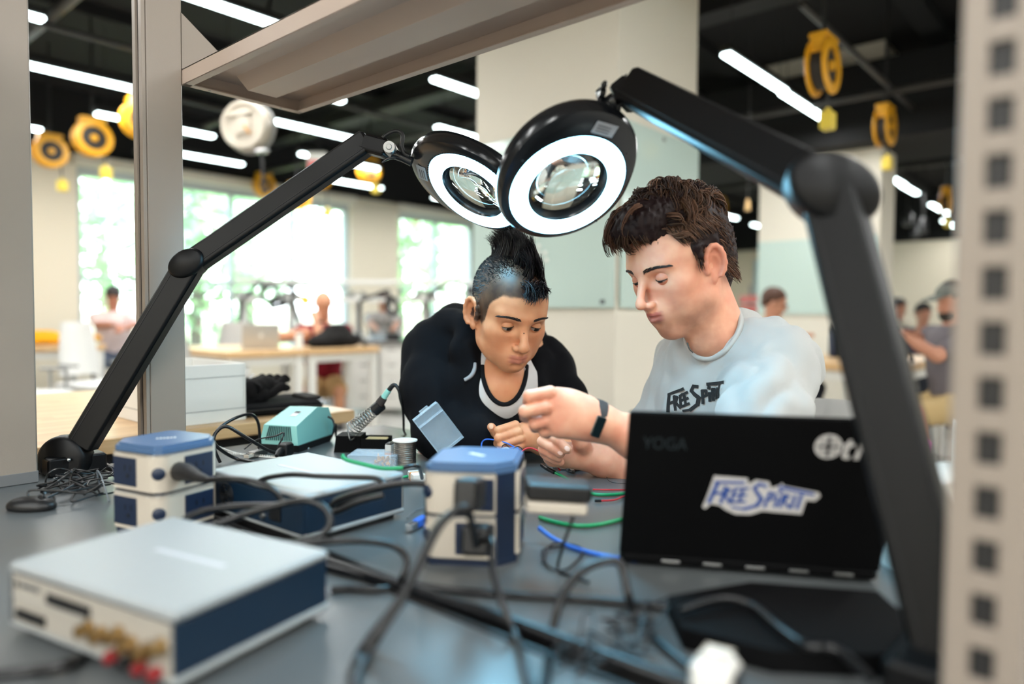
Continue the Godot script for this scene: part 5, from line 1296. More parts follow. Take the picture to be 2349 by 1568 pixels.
	# leads of the soldering station
	lead("mains_cable", [P(640, 1040, 1.66), P(610, 1030, 1.64), P(560, 1000, 1.60), P(520, 978, 1.58), P(497, 990, 1.57), P(490, 1010, 1.56), P(505, 1030, 1.57), T(545, 1052), T(600, 1060), T(640, 1054)], 0.0040, M.cable, "black mains cable looping beside the soldering station")
	lead("mains_cable", [T(505, 1060), P(490, 1020, 1.56), P(500, 985, 1.58), P(540, 958, 1.62), P(575, 950, 1.66), P(592, 968, 1.68), P(596, 1005, 1.69), T(598, 1035)], 0.0036, M.cable, "black cable arching up before the slotted end of the station")
	lead("thin_cable", [P(560, 1030, 1.62), P(590, 1008, 1.63), P(630, 1000, 1.64), P(650, 992, 1.64), P(648, 1005, 1.63), P(640, 1018, 1.63)], 0.0018, M.cable, "thin black cable hooked before the mint shell")
	var pl := thing("mains_plug", "black angled plug lying against the soldering station", "plug", turned(T(655, 1045, 0.0), 25.0))
	part(MB.new().bx(0, 0.016, 0, 0.034, 0.032, 0.030, 0.006), "body", M.black, pl)
	part(MB.new().rope([Vector3(-0.014, 0.016, 0), Vector3(-0.034, 0.014, 0.004), Vector3(-0.05, 0.010, 0.010)], [0.009, 0.007, 0.004], 8, 3), "strain_relief", M.rubber, pl)
	# instrument's front lead
	lead("instrument_cable", [P(170, 1480, 0.74), P(190, 1500, 0.70), T(150, 1525, 0.01), T(60, 1540), T(-60, 1555)], 0.0058, M.cable, "thick black lead plugged into the nearer instrument's front")
	# green test leads
	lead("green_lead", [P(785, 1043, 1.165), P(795, 1054, 1.16), P(840, 1066, 1.155), P(880, 1074, 1.15), P(925, 1073, 1.15)], 0.0034, M.green_wire, "green test lead lying on the far instrument's lid")
	lead("black_lead", [P(925, 1073, 1.15), P(948, 1068, 1.16), P(962, 1072, 1.18), T(968, 1096, 0.014)], 0.0036, M.cable, "black sleeve at the end of the green test lead")
	lead("green_lead", [T(918, 1095, 0.006), T(950, 1090, 0.006), T(975, 1088, 0.006)], 0.0030, M.green_wire, "short piece of green lead beside the far instrument")
	lead("green_lead", [T(1270, 1082, 0.012), T(1290, 1092, 0.006), T(1330, 1115, 0.004), T(1360, 1132, 0.004), T(1400, 1134, 0.004), T(1440, 1130, 0.004), T(1500, 1120, 0.004)], 0.0032, M.green_wire, "green lead running behind the adapter to the laptop")
	lead("black_lead", [T(1243, 1066, 0.02), T(1255, 1074, 0.017), T(1272, 1083, 0.012)], 0.0046, M.cable, "black sleeve of the green lead behind the near tower")
	lead("green_lead", [T(1238, 1186), T(1270, 1196), T(1320, 1205), T(1370, 1203), T(1430, 1190), T(1500, 1176)], 0.0036, M.green_wire, "green lead curving across the bench towards the laptop's edge")
	lead("red_lead", [T(1360, 1122), T(1420, 1123), T(1500, 1121)], 0.0016, M.red_wire, "thin red lead beside the green one, going to the laptop")
	lead("red_lead", [T(1378, 1148), T(1410, 1146), T(1432, 1138), T(1480, 1130)], 0.0018, M.red_wire, "thin red lead with a black end before the laptop")
	lead("lead_pin", [T(1364, 1148), T(1379, 1148)], 0.0026, M.cable, "black pin end of the thin red lead")
	# blue usb cable
	lead("usb_cable", [T(1236, 1210, 0.02), T(1262, 1230, 0.012), T(1300, 1250), T(1350, 1266), T(1400, 1276), T(1460, 1284)], 0.0034, M.blue_wire, "blue usb cable running from the near tower to the laptop")
	lead("usb_cable", [T(975, 1208, 0.008), T(1005, 1200, 0.006), T(1050, 1200, 0.006)], 0.0034, M.blue_wire, "blue usb cable leading behind the near tower from its loose plug")
	# jumper wires by the open box
	lead("jumper_wire", [T(1110, 1040, 0.02), P(1105, 1028, 1.55), P(1106, 1014, 1.55), P(1118, 1007, 1.545), P(1150, 1012, 1.53), P(1175, 1022, 1.52), P(1190, 1036, 1.51), T(1195, 1060, 0.01)], 0.0016, M.blue_wire, "blue jumper wire looping before the open parts box")
	lead("jumper_wire", [T(1080, 1052, 0.02), P(1110, 1032, 1.50), P(1130, 1034, 1.49), P(1145, 1042, 1.48), T(1160, 1062, 0.01)], 0.0018, M.white_wire, "white jumper wire arching before the open parts box")
	lead("jumper_wire", [T(1140, 1060, 0.01), P(1148, 1034, 1.49), P(1160, 1027, 1.49), P(1168, 1032, 1.49), T(1172, 1058, 0.01)], 0.0018, M.white_wire, "short white jumper wire in a tight hoop")
	lead("jumper_wire", [T(1155, 1056, 0.01), P(1162, 1034, 1.50), P(1180, 1026, 1.50), P(1192, 1032, 1.50), T(1198, 1056, 0.01)], 0.0016, M.blue_wire, "blue jumper wire in a low hoop beside the white one")
	lead("jumper_wire", [T(1150, 1052, 0.01), P(1152, 1024, 1.52), P(1162, 1020, 1.52), P(1168, 1030, 1.51), T(1176, 1054, 0.01)], 0.0012, M.cable, "black jumper wire in a hoop among the coloured ones")
	lead("jumper_wire", [T(1180, 1054, 0.01), P(1178, 1030, 1.50), P(1190, 1024, 1.50), P(1200, 1034, 1.50), T(1204, 1056, 0.01)], 0.0012, M.cable, "black jumper wire at the fist side of the hoops")
	lead("jumper_wire", [T(1195, 1062, 0.012), P(1196, 1038, 1.49), P(1212, 1027, 1.485), P(1232, 1032, 1.48), P(1255, 1048, 1.475), P(1272, 1064, 1.47), T(1285, 1078, 0.012)], 0.0018, M.red_wire, "red jumper wire arching to the bare metal clip")
	lead("loose_hair_wire", [T(1415, 1090), T(1400, 1088), T(1392, 1094), T(1400, 1104), T(1420, 1108), T(1445, 1108)], 0.0006, M.cable, "hair thin wire curl on the bench before the laptop")
	lead("clear_lead", [T(935, 1188), T(950, 1172), T(970, 1165), T(985, 1155)], 0.0012, M.clear_wire, "thin clear lead lying beside the far instrument")
	# under the lamp by the laptop
	lead("mains_cable", [T(1560, 1400, 0.03), T(1640, 1375, 0.035), T(1720, 1385, 0.03), T(1790, 1440, 0.03), T(1850, 1480, 0.03), T(1920, 1490, 0.03), T(2000, 1560, 0.02)], 0.0042, M.cable, "black cable draped over the flat black case")


# ---------------------------------------------------------------- people
class Cloth extends Field:
	var folds := FastNoiseLite.new()
	var amp := 0.004
	var stretch := Vector3(1, 0.5, 1)

	func _init(a: float, freq: float, s: Vector3, seed_: int) -> void:
		folds.seed = seed_
		folds.frequency = freq
		folds.fractal_octaves = 2
		folds.noise_type = FastNoiseLite.TYPE_SIMPLEX_SMOOTH
		amp = a
		stretch = s
		wrinkle_most = a * 1.1

	func wrinkle(p: Vector3) -> float:
		var n := folds.get_noise_3dv(p * stretch)
		return amp * (1.0 - 2.0 * absf(n)) - amp * 0.4


class Flesh extends Field:
	var base := Color.WHITE
	var flush := Color.WHITE
	var blotch := FastNoiseLite.new()

	func _init(b: Color, f: Color) -> void:
		base = b
		flush = f
		blotch.frequency = 22.0
		tints = true

	func tint(p: Vector3) -> Color:
		return base.lerp(flush, clampf(0.35 + 0.5 * blotch.get_noise_3dv(p), 0.0, 1.0))


class Head extends Flesh:
	var inv_t: Transform3D
	var lips := Color.WHITE
	var stubble := Color.WHITE
	var beard := 0.0
	var shaved := 0.0
	var lip_y := -0.066

	func tint(p: Vector3) -> Color:
		var l := inv_t * p
		var n := blotch.get_noise_3dv(p)
		var c := base.lerp(flush, clampf(0.3 + 0.45 * n, 0.0, 1.0))
		# cheeks, nose tip and ears are ruddier
		var ruddy := 0.35 * exp(-((Vector2(absf(l.x) - 0.045, l.y + 0.032)).length_squared()) / 0.0006) * float(l.z > 0.02)
		ruddy += 0.4 * exp(-(l - Vector3(0, -0.04, 0.112)).length_squared() / 0.0003)
		ruddy += 0.5 * float(absf(l.x) > 0.076)
		c = c.lerp(flush, clampf(ruddy, 0.0, 0.8))
		if l.z > 0.07 and absf(l.x) < 0.027:
			var curve := 0.0042 * (1.0 - pow(absf(l.x) / 0.027, 2.0))
			var lw := 1.0 - smoothstep(0.6, 1.05, absf(l.x) / 0.024)
			var up := smoothstep(lip_y + 0.0075 + curve * 0.6, lip_y + 0.0055 + curve * 0.6, l.y)
			var dn := smoothstep(lip_y - 0.0125, lip_y - 0.010, l.y)
			c = c.lerp(lips, 0.85 * lw * up * dn)
		if beard > 0.0 and l.y < -0.045:
			var g := clampf((-0.045 - l.y) / 0.03, 0.0, 1.0) * clampf(l.z / 0.03, 0.0, 1.0) * (0.7 + 0.5 * n)
			c = c.lerp(stubble, clampf(g * beard, 0.0, 0.6))
		if shaved > 0.0 and absf(l.x) < 0.081:
			# the clipped sides: a hairline that runs over the temple, before and behind the ear
			var zs := [-0.2, -0.035, -0.022, 0.004, 0.022, 0.038, 0.047, 0.064, 0.2]
			var ys := [-0.055, -0.050, -0.022, -0.020, -0.024, -0.010, 0.034, 0.060, 0.085]
			var line := 0.08
			for j in 8:
				if l.z >= zs[j] and l.z < zs[j + 1]:
					line = lerpf(ys[j], ys[j + 1], (l.z - zs[j]) / (zs[j + 1] - zs[j]))
			var k := smoothstep(line - 0.003, line + 0.005, l.y + n * 0.005)
			c = c.lerp(stubble, clampf(k * shaved * (0.97 + 0.12 * n), 0.0, 0.95))
		return c


func head_shape(h: Head, t: Transform3D, o: Dictionary) -> void:
	# unit head: origin between the eyes and ears, y up, z out of the face, x to the person's left
	var s := t.basis.get_scale().x
	var R := t.basis.orthonormalized()
	h.inv_t = t.affine_inverse()

	var jw: float = o.get("jaw", 0.050)
	var cy: float = o.get("chin", 0.0)

	_egg(h, R, t, Vector3(0, 0.038, -0.016), Vector3(0.0745, 0.084, 0.096), s, 0.02)
	_egg(h, R, t, Vector3(0, 0.02, 0.03), Vector3(0.064, 0.072, 0.062), s, 0.03)          # forehead and temples
	_egg(h, R, t, Vector3(0, -0.040, 0.030), Vector3(0.056, 0.066, 0.054), s, 0.03)         # face
	for k in [-1.0, 1.0]:
		h.cone(t * Vector3(k * (jw + 0.004), -0.040, -0.004), t * Vector3(k * jw, -0.070 + cy * 0.5, 0.012), 0.018 * s, 0.016 * s, 0.03 * s)
		h.cone(t * Vector3(k * jw, -0.070 + cy * 0.5, 0.012), t * Vector3(k * 0.012, -0.104 + cy, 0.064), 0.017 * s, 0.014 * s, 0.025 * s)
		_egg(h, R, t, Vector3(k * 0.042, -0.025, 0.052), Vector3(0.022, 0.018, 0.021), s, 0.026)   # cheekbone
		_egg(h, R, t, Vector3(k * 0.033, -0.062, 0.048), Vector3(0.024, 0.028, 0.024), s, 0.028)   # lower cheek
		h.cone(t * Vector3(k * 0.010, 0.020, 0.086), t * Vector3(k * 0.042, 0.022, 0.070), 0.0085 * s, 0.008 * s, 0.018 * s)   # brow
		_egg(h, R, t, Vector3(k * 0.031, -0.001, 0.097), Vector3(0.019, 0.0125, 0.020), s, 0.012, true)  # socket
	_egg(h, R, t, Vector3(0, -0.107 + cy, 0.066), Vector3(0.020, 0.015, 0.016), s, 0.02)            # chin
	_egg(h, R, t, Vector3(0, -0.068, 0.080), Vector3(0.028, 0.028, 0.019), s, 0.02)            # muzzle
	var nb: float = o.get("bridge", 0.0)
	var nt: float = o.get("tip", 0.0105)
	h.cone(t * Vector3(0, 0.014, 0.081 + nb * 0.6), t * Vector3(0, -0.030, 0.107 + nb), 0.0070 * s, nt * 0.80 * s, 0.012 * s)   # nose
	_egg(h, R, t, Vector3(0, -0.0365, 0.1075 + nb), Vector3(nt, nt * 0.85, nt), s, 0.007)
	for k in [-1.0, 1.0]:
		_egg(h, R, t, Vector3(k * (nt + 0.0010), -0.0415, 0.0965 + nb * 0.7), Vector3(0.0062, 0.0068, 0.0100), s, 0.005)
		_egg(h, R, t, Vector3(k * 0.0062, -0.0475, 0.103 + nb * 0.8), Vector3(0.0034, 0.003, 0.0055), s, 0.003, true)
	h.cone(t * Vector3(0, -0.046, 0.098 + nb * 0.7), t * Vector3(0, -0.056, 0.0925), 0.006 * s, 0.010 * s, 0.010 * s)
	# lips: upper in two halves, fuller lower one, parting line
	var ly := h.lip_y
	var lf: float = o.get("lips", 1.0)
	for k in [-1.0, 1.0]:
		h.cone(t * Vector3(k * 0.004, ly + 0.0045, 0.1005), t * Vector3(k * 0.021, ly + 0.0005, 0.0865), 0.0050 * s * lf, 0.0028 * s, 0.005 * s)
		h.cone(t * Vector3(k * 0.001, ly - 0.0060, 0.0990), t * Vector3(k * 0.018, ly - 0.0025, 0.0865), 0.0056 * s * lf, 0.003 * s, 0.005 * s)
		h.cone(t * Vector3(k * 0.000, ly - 0.0004, 0.1085), t * Vector3(k * 0.021, ly - 0.0015, 0.094), 0.0020 * s * float(o.get("parted", 1.0)), 0.0012 * s, 0.002 * s, true)
	_egg(h, R, t, Vector3(0, ly - 0.0185, 0.0985), Vector3(0.012, 0.005, 0.007), s, 0.008, true)
	# ears: a tilted plate with a raised rim and a hollow
	for k in [-1.0, 1.0]:
		var er := R * Basis(Vector3.UP, -k * 0.45) * Basis(Vector3.RIGHT, -0.20)
		var ec := t * Vector3(k * 0.079, -0.010, -0.010)
		h.egg(Transform3D(er, ec), Vector3(0.0045, 0.030, 0.019) * s, 0.005 * s)
		var rim := []
		var rad := []
		for j in 11:
			var a := deg_to_rad(-60.0 + j * 27.0)
			rim.append(ec + er * (Vector3(k * 0.006, sin(a) * (0.031 if a > 0 else 0.028), -cos(a) * 0.018 + 0.002) * s))
			rad.append((0.0046 if j < 9 else 0.0052) * s)
		h.chain(rim, rad, 0.003 * s)
		h.egg(Transform3D(er, ec + er * (Vector3(k * 0.0085, -0.003, 0.003) * s)), Vector3(0.0095, 0.016, 0.0105) * s, 0.003 * s, true)
		h.egg(Transform3D(er, ec + er * (Vector3(k * 0.002, -0.030, 0.006) * s)), Vector3(0.005, 0.008, 0.007) * s, 0.006 * s)


func _egg(h: Field, R: Basis, t: Transform3D, c: Vector3, r: Vector3, s: float, k: float, cut := false) -> void:
	h.egg(Transform3D(R, t * c), r * s, k * s, cut)


func on_face(h: Field, t: Transform3D, x: float, y: float) -> float:   # how far out the face stands at x, y
	var which := PackedInt32Array(range(h.mid.size()))
	var z := 0.135
	for k in 90:
		if h.at_(t * Vector3(x, y, z), which) < 0.0004:
			break
		z -= 0.0012
	return z


func add_eyes(m: MB, t: Transform3D, skin: Color, lid_deg: float, iris: Color, gaze: Vector3) -> void:
	# eyeballs with iris and lash line; lids as zones of a slightly larger ball
	for k in [-1.0, 1.0]:
		var c := Transform3D(Basis(), Vector3(k * 0.031, -0.0015, 0.0735))
		m.paint(lin("a3958e"))
		m.ball(t * c, Vector3.ONE * 0.0125, 12, 20)
		var g := gaze.normalized()
		var gt := frame(Vector3.ZERO, g, Vector3.UP)
		m.paint(iris)
		m.ball(t * c * gt, Vector3.ONE * 0.01262, 4, 18, 62.0, 90.0)
		m.paint(Color(0.004, 0.004, 0.004))
		m.ball(t * c * gt, Vector3.ONE * 0.01270, 3, 14, 77.0, 90.0)
		# upper lid
		var lt := t * c * Transform3D(Basis(Vector3.RIGHT, deg_to_rad(0.0)) * Basis(Vector3.BACK, k * -0.10), Vector3.ZERO)
		for zone in 2:
			m.paint(skin)
			var first := m.v.size()
			var nu := 16
			var nv := 6
			for j in nv + 1:
				for i2 in nu + 1:
					var lo := deg_to_rad(lerpf(-82.0, 82.0, float(i2) / nu))
					var arch := cos(lo)
					var open := deg_to_rad(lid_deg) * arch if zone == 0 else deg_to_rad(-27.0) * arch
					var far := deg_to_rad(70.0) if zone == 0 else deg_to_rad(-70.0)
					var la := lerpf(open, far, float(j) / nv)
					var d := Vector3(sin(lo) * cos(la), sin(la), cos(lo) * cos(la))
					var r := 0.0136 + 0.0004 * float(j == 0) * -1.0 + 0.0006 * float(j) / nv
					m.vert(lt * (d * r), (lt.basis.orthonormalized() * d).normalized())
			for j in nv:
				for i2 in nu:
					var a := first + j * (nu + 1) + i2
					m.quad(a, a + 1, a + nu + 2, a + nu + 1)
		# lashes along the edge of the upper lid
		m.paint(Color(0.012, 0.008, 0.006))
		var lash := PackedVector3Array()
		var lr := PackedFloat32Array()
		for j in 13:
			var lo := deg_to_rad(lerpf(-74.0, 74.0, j / 12.0))
			var la := deg_to_rad(lid_deg) * cos(lo)
			lash.append(lt * (Vector3(sin(lo) * cos(la), sin(la), cos(lo) * cos(la)) * 0.0138))
			lr.append(lerpf(0.0005, 0.0010, sin(PI * j / 12.0)) * t.basis.get_scale().x)
		m.tube(lash, lr, 5)


func add_brows(m: MB, h: Field, t: Transform3D, c: Color, thick: float, lift := 0.0) -> void:
	m.paint(c)
	var r := RandomNumberGenerator.new()
	r.seed = 3
	for k in [-1.0, 1.0]:
		var zz := []
		for j in 7:
			var f := j / 6.0
			zz.append(on_face(h, t, k * lerpf(0.012, 0.055, f), 0.0195 + lift + 0.006 * sin(f * 2.4) - 0.004 * f))
		for j in 170:
			var f := r.randf() * 0.999
			var x := lerpf(0.012, 0.055, f)
			var off := r.randf_range(-1, 1)
			var y := 0.0195 + lift + 0.006 * sin(f * 2.4) - 0.004 * f + off * thick * (1.0 - 0.6 * f)
			var i := int(f * 6.0)
			var z := lerpf(zz[i], zz[i + 1], f * 6.0 - i) + 0.0002 - absf(off) * 0.0006
			var p := Vector3(k * x, y, z)
			var d := Vector3(k * 0.006, lerpf(0.0035, -0.002, f), -0.0022)
			m.tube(PackedVector3Array([t * p, t * (p + d * 0.6 + Vector3(0, 0, 0.0008)), t * (p + d)]), PackedFloat32Array([0.0007, 0.0006, 0.0001]), 4, false)


func scalp(az: float, el: float, lift := 0.0) -> Vector3:   # a point over the skull; az 0 = forehead, el 0 = ear height
	var d := Vector3(sin(az) * cos(el), sin(el), cos(az) * cos(el))
	return Vector3(0, 0.038, -0.010) + d * (Vector3(0.0755, 0.085, 0.099) + Vector3.ONE * lift)


func lock(m: MB, t: Transform3D, pts: Array, r0: float, shade: Color, sides := 5) -> void:
	m.col = shade
	m.colored = true
	var w := []
	for p in pts:
		w.append(t * p)
	var rr := []
	var n := pts.size()
	for j in n:
		rr.append(r0 * t.basis.get_scale().x * lerpf(1.0, 0.12, pow(float(j) / (n - 1), 1.6)))
	m.rope(w, rr, sides, 2)


func nail(m: MB, tip: Vector3, dir: Vector3, out: Vector3, c: Color, s := 1.0) -> void:
	m.paint(c)
	m.ball(frame(tip, out, dir), Vector3(0.0052, 0.0016, 0.0066) * s, 6, 12)


func finger(f: Field, pts: Array, r0: float, r1: float, k := 0.004) -> void:
	var n := pts.size()
	for j in n - 1:
		f.cone(pts[j], pts[j + 1], lerpf(r0, r1, float(j) / (n - 1)), lerpf(r0, r1, float(j + 1) / (n - 1)), k)


func skin_material(rough := 0.5) -> StandardMaterial3D:
	var m := tinted(mat(Color.WHITE, rough, 0.0, 0.45))
	m = bumped(m, noise_tex(0.35, 3, 77, true, null, 512, 3.0), 26.0, 0.16)
	m.subsurf_scatter_enabled = true
	m.subsurf_scatter_strength = 0.12
	return m


func cloth_material(c: Color, weave := 60.0, sheen := 0.3, strength := 0.5) -> StandardMaterial3D:
	var m := bumped(mat(c, 0.9, 0.0, 0.25), noise_tex(0.4, 2, 41, true, null, 256, 5.0), weave, strength)
	m.rim_enabled = sheen > 0.0
	m.rim = sheen
	m.rim_tint = 0.6
	return m


func build_people() -> void:
	person_hoodie()
	person_tee()
	back_people()


# ---- the one in the black hooded top
func person_hoodie() -> void:
	var base := Vector3(1.55, 0, -1.45)
	var o := thing("person", "person in black hooded top with a crest of black hair, leaning on the bench", "person", Transform3D(Basis(), base))
	var W := Transform3D(Basis(), base).affine_inverse()
	var skin := lin("dca27a")
	var flush := lin("c27650")
	# head: turned to the picture's right-hand side and bowed
	var yaw := deg_to_rad(23.0)
	var pit := deg_to_rad(27.0)
	var rol := deg_to_rad(-1.0)
	var F := view_dir(sin(yaw) * cos(pit), -sin(pit), -cos(yaw) * cos(pit))
	var X := view_dir(cos(yaw), 0, sin(yaw))
	var Y := F.cross(X)
	var ht := Transform3D(Basis(X, Y, F) * Basis(Vector3.BACK, rol) * Basis.from_scale(Vector3.ONE * 1.06), P(1167, 712, 1.62))
	var hd := Head.new(skin, flush)
	hd.lips = lin("b8705f")
	hd.stubble = lin("1d1918")
	hd.shaved = 0.94
	head_shape(hd, ht, {"bridge": 0.002, "tip": 0.0118, "lips": 0.95, "jaw": 0.042, "parted": 0.9, "chin": 0.012})
	# neck and upper chest
	var nb := P(1120, 800, 1.76)
	hd.cone(ht * Vector3(0, -0.045, -0.022), nb, 0.050, 0.055, 0.03)
	var m := MB.new()
	hd.mesh_into(m, 0.0026)
	add_eyes(m, ht, skin.lerp(flush, 0.5), 7.0, lin("1a100b"), Vector3(0.12, -0.28, 1))
	add_brows(m, hd, ht, lin("17110e"), 0.0030)
	m.paint(lin("1c0f0b"))
	for e in [[Vector3(-0.042, -0.058, 0.058), 0.0010], [Vector3(-0.030, -0.030, 0.080), 0.0009], [Vector3(-0.004, -0.004, 0.103), 0.0012]]:
		m.ball(ht * Transform3D(Basis(), e[0]), Vector3.ONE * e[1], 4, 8)
	var body := Flesh.new(skin, flush)
	var ch := P(1148, 888, 1.72)
	body.cone(nb, ch, 0.07, 0.095, 0.04)
	body.egg(frame(P(1140, 930, 1.80), cam_u, -cam_f), Vector3(0.15, 0.16, 0.10), 0.05)
	body.cone(P(1085, 800, 1.77), P(1215, 812, 1.79), 0.05, 0.05, 0.03)
	body.mesh_into(m, 0.009)
	# bare forearm and fist
	var arm := Flesh.new(skin, flush)
	var el := P(1335, 1038, 1.66)
	var wr := P(1212, 998, 1.585)
	arm.chain([el, el.lerp(wr, 0.35), el.lerp(wr, 0.75), wr], [0.040, 0.039, 0.031, 0.026], 0.02)
	arm.cone(wr, P(1190, 990, 1.574), 0.024, 0.017, 0.02)
	arm.cone(wr, P(1190, 1018, 1.574), 0.022, 0.016, 0.02)
	finger(arm, [P(1194, 992, 1.575), P(1182, 974, 1.560), P(1144, 986, 1.538), P(1141, 999, 1.560), P(1160, 1000, 1.585)], 0.0105, 0.0084, 0.0015)
	finger(arm, [P(1196, 1003, 1.575), P(1189, 990, 1.554), P(1143, 1004, 1.532), P(1141, 1016, 1.558), P(1164, 1016, 1.585)], 0.0104, 0.0084, 0.0015)
	finger(arm, [P(1198, 1014, 1.575), P(1194, 1006, 1.552), P(1150, 1020, 1.533), P(1149, 1031, 1.560), P(1170, 1028, 1.585)], 0.0100, 0.0080, 0.0015)
	finger(arm, [P(1198, 1024, 1.578), P(1195, 1022, 1.556), P(1160, 1035, 1.540), P(1160, 1043, 1.562), P(1176, 1038, 1.585)], 0.0092, 0.0074, 0.0015)
	finger(arm, [P(1196, 996, 1.60), P(1162, 986, 1.598), P(1137, 992, 1.578), P(1127, 979, 1.560)], 0.0130, 0.0095, 0.004)
	arm.mesh_into(m, 0.0032)
	nail(m, P(1127, 978, 1.5508), cam_u, -cam_f + cam_u * 0.3, lin("d8a98c"))
	var mm := MB.new().add(m, W)
	part(mm, "body", skin_material(0.46), o)
	# ---- mohawk: strands along the middle of the skull, longest at the crown
	var hair := MB.new()
	var r := RandomNumberGenerator.new()
	r.seed = 12
	for k in 95:
		var f := (k + r.randf()) / 95.0            # 0 = front edge, 1 = nape side of the crown
		var el0 := lerpf(deg_to_rad(24.0), deg_to_rad(152.0), f)
		var xc := lerpf(-0.014, 0.050, r.randf()) if f < 0.45 else lerpf(-0.026, 0.034, r.randf())
		var d := Vector3(0, sin(el0), cos(el0))
		var ln := lerpf(0.034, 0.066, smoothstep(0.10, 0.45, f)) * r.randf_range(0.72, 1.12)
		if f > 0.70:
			ln *= lerpf(1.0, 0.7, (f - 0.70) / 0.30)
		var up := (d * 0.8 + Vector3(-(xc - 0.004) * 15.0 - 0.18 + r.randf_range(-0.22, 0.18), 0.65, -0.22 + r.randf_range(-0.25, 0.2))).normalized()
		var bend := Vector3(r.randf_range(-1.0, 0.0), r.randf_range(-0.3, 0.1), r.randf_range(-0.5, 0.1))
		if f > 0.58:
			bend = Vector3(r.randf_range(-1.3, -0.3), r.randf_range(-0.6, 0.1), r.randf_range(-0.8, -0.2))
		if f < 0.16:   # the front edge falls forward over the brow in points
			up = (d + Vector3(-0.35 + r.randf_range(-0.3, 0.3), -0.45, 0.30)).normalized()
			ln = r.randf_range(0.022, 0.040)
			bend = Vector3(-0.3, -0.6, -0.05)
		for j in 20:
			var x0 := xc + r.randfn() * 0.0055
			var el1 := el0 + r.randfn() * 0.07
			var dd := Vector3(0, sin(el1), cos(el1))
			var sink := 1.0 - sqrt(maxf(0.05, 1.0 - pow(clampf(x0, -0.07, 0.07) / 0.0745, 2.0)))
			var root := Vector3(x0, 0.038, -0.010) + dd * Vector3(0.075, 0.083, 0.097) * (1.0 - sink)
			var cr := Vector3(xc, 0.038, -0.010) + d * Vector3(0.075, 0.083, 0.097)
			var l2 := ln * r.randf_range(0.8, 1.05)
			var jit := Vector3(r.randfn(), r.randfn(), r.randfn()) * 0.0022
			var p1 := root + up * l2 * 0.4 + (cr - root) * 0.25 + jit * 0.4
			var p2 := p1 + (up + bend * 0.4).normalized() * l2 * 0.35 + (cr - root) * 0.3 + jit * 0.7
			var p3 := p2 + (up + bend).normalized() * l2 * 0.35 + (cr - root) * 0.25 + jit
			lock(hair, ht, [root - dd * 0.004, p1, p2, p3], r.randf_range(0.0009, 0.0015), lin("0a090b").lerp(lin("1d1a1f"), r.randf()), 4)
	var tried := 0
	while tried < 9000:   # clipped hairs a few millimetres long
		tried += 1
		var az := r.randf_range(-3.1, 3.1)
		var ele := r.randf_range(-0.7, 1.35)
		var dirn := Vector3(sin(az) * cos(ele), sin(ele), cos(az) * cos(ele))
		var p := Vector3(0, 0.038, -0.016) + dirn * Vector3(0.0745, 0.084, 0.096)
		if absf(p.x) > 0.072 and p.y < 0.026 and p.z > -0.035 and p.z < 0.016:
			continue
		var line := -0.050 if p.z < -0.03 else (-0.012 if p.z < 0.030 else (lerpf(-0.012, 0.036, (p.z - 0.030) / 0.017) if p.z < 0.047 else lerpf(0.036, 0.068, (p.z - 0.047) / 0.03)))
		if p.y < line:
			continue
		var w := ht * p
		var e := ht.basis * (dirn + Vector3(0, -0.5, -0.3)).normalized() * 0.0042
		hair.col = lin("0d0b0b").lerp(lin("2b2626"), r.randf())
		hair.tube(PackedVector3Array([w - e * 0.2, w + e]), PackedFloat32Array([0.0008, 0.0004]), 3, false)
	part(MB.new().add(hair, W), "hair", tinted(mat(Color.WHITE, 0.36, 0.0, 0.5)), o)
	# ---- white vest with black edging
	var vest := Field.new()
	vest.cone(nb, ch, 0.073, 0.099, 0.04)
	vest.egg(frame(P(1140, 930, 1.80), cam_u, -cam_f), Vector3(0.153, 0.163, 0.104), 0.05)
	vest.egg(frame(P(1157, 838, 1.58), cam_u, -cam_f), Vector3(0.056, 0.096, 0.13), 0.006, true)
	var vm := MB.new()
	vest.mesh_into(vm, 0.006)
	part(MB.new().add(vm, W), "vest", cloth_material(Color("d6d6d6"), 40.0, 0.2), o)
	var all := PackedInt32Array(range(vest.mid.size()))
	var edge := []
	for k in 15:
		var a := PI + PI * k / 14.0
		var px := 1157.0 + cos(a) * 51.0
		var py := 838.0 - sin(a) * 89.0
		var ray := (P(px, py, 1.0) - EYE)
		var d0 := 1.5
		for st in 60:
			if vest.at_(EYE + ray * d0, PackedInt32Array([0, 1])) < 0.0:
				break
			d0 += 0.006
		edge.append(EYE + ray * (d0 - 0.001))
	part(MB.new().add(MB.new().rope(edge, 0.0055, 8, 4), W), "vest_edging", cloth_material(Color("16181c"), 60.0), o)
	# ---- the hooded top
	var c := Cloth.new(0.0085, 7.0, Vector3(1, 0.5, 1), 5)
	var sr := P(1000, 805, 1.78)
	var sl := P(1258, 838, 1.82)
	c.egg(frame(P(1118, 890, 1.88), cam_u, -cam_f), Vector3(0.185, 0.165, 0.135), 0.05)
	c.cone(sr, P(1090, 775, 1.84), 0.072, 0.062, 0.05)
	c.cone(sl, P(1190, 790, 1.86), 0.058, 0.055, 0.05)
	c.cone(P(1110, 900, 1.9), P(1130, 1060, 2.05), 0.17, 0.16, 0.05)
	var er := P(1008, 985, 1.665)
	c.chain([sr, sr.lerp(er, 0.5) + view_dir(-0.014, 0, -0.01), er], [0.080, 0.070, 0.062], 0.04)
	c.chain([er, P(1090, 1003, 1.62), P(1150, 1020, 1.615)], [0.060, 0.046, 0.036], 0.03)
	var el2 := P(1318, 985, 1.74)
	c.chain([sl, sl.lerp(el2, 0.55) + view_dir(0.008, 0, 0), el2], [0.058, 0.052, 0.050], 0.04)
	c.cone(el2, P(1262, 985, 1.70), 0.048, 0.044, 0.03)
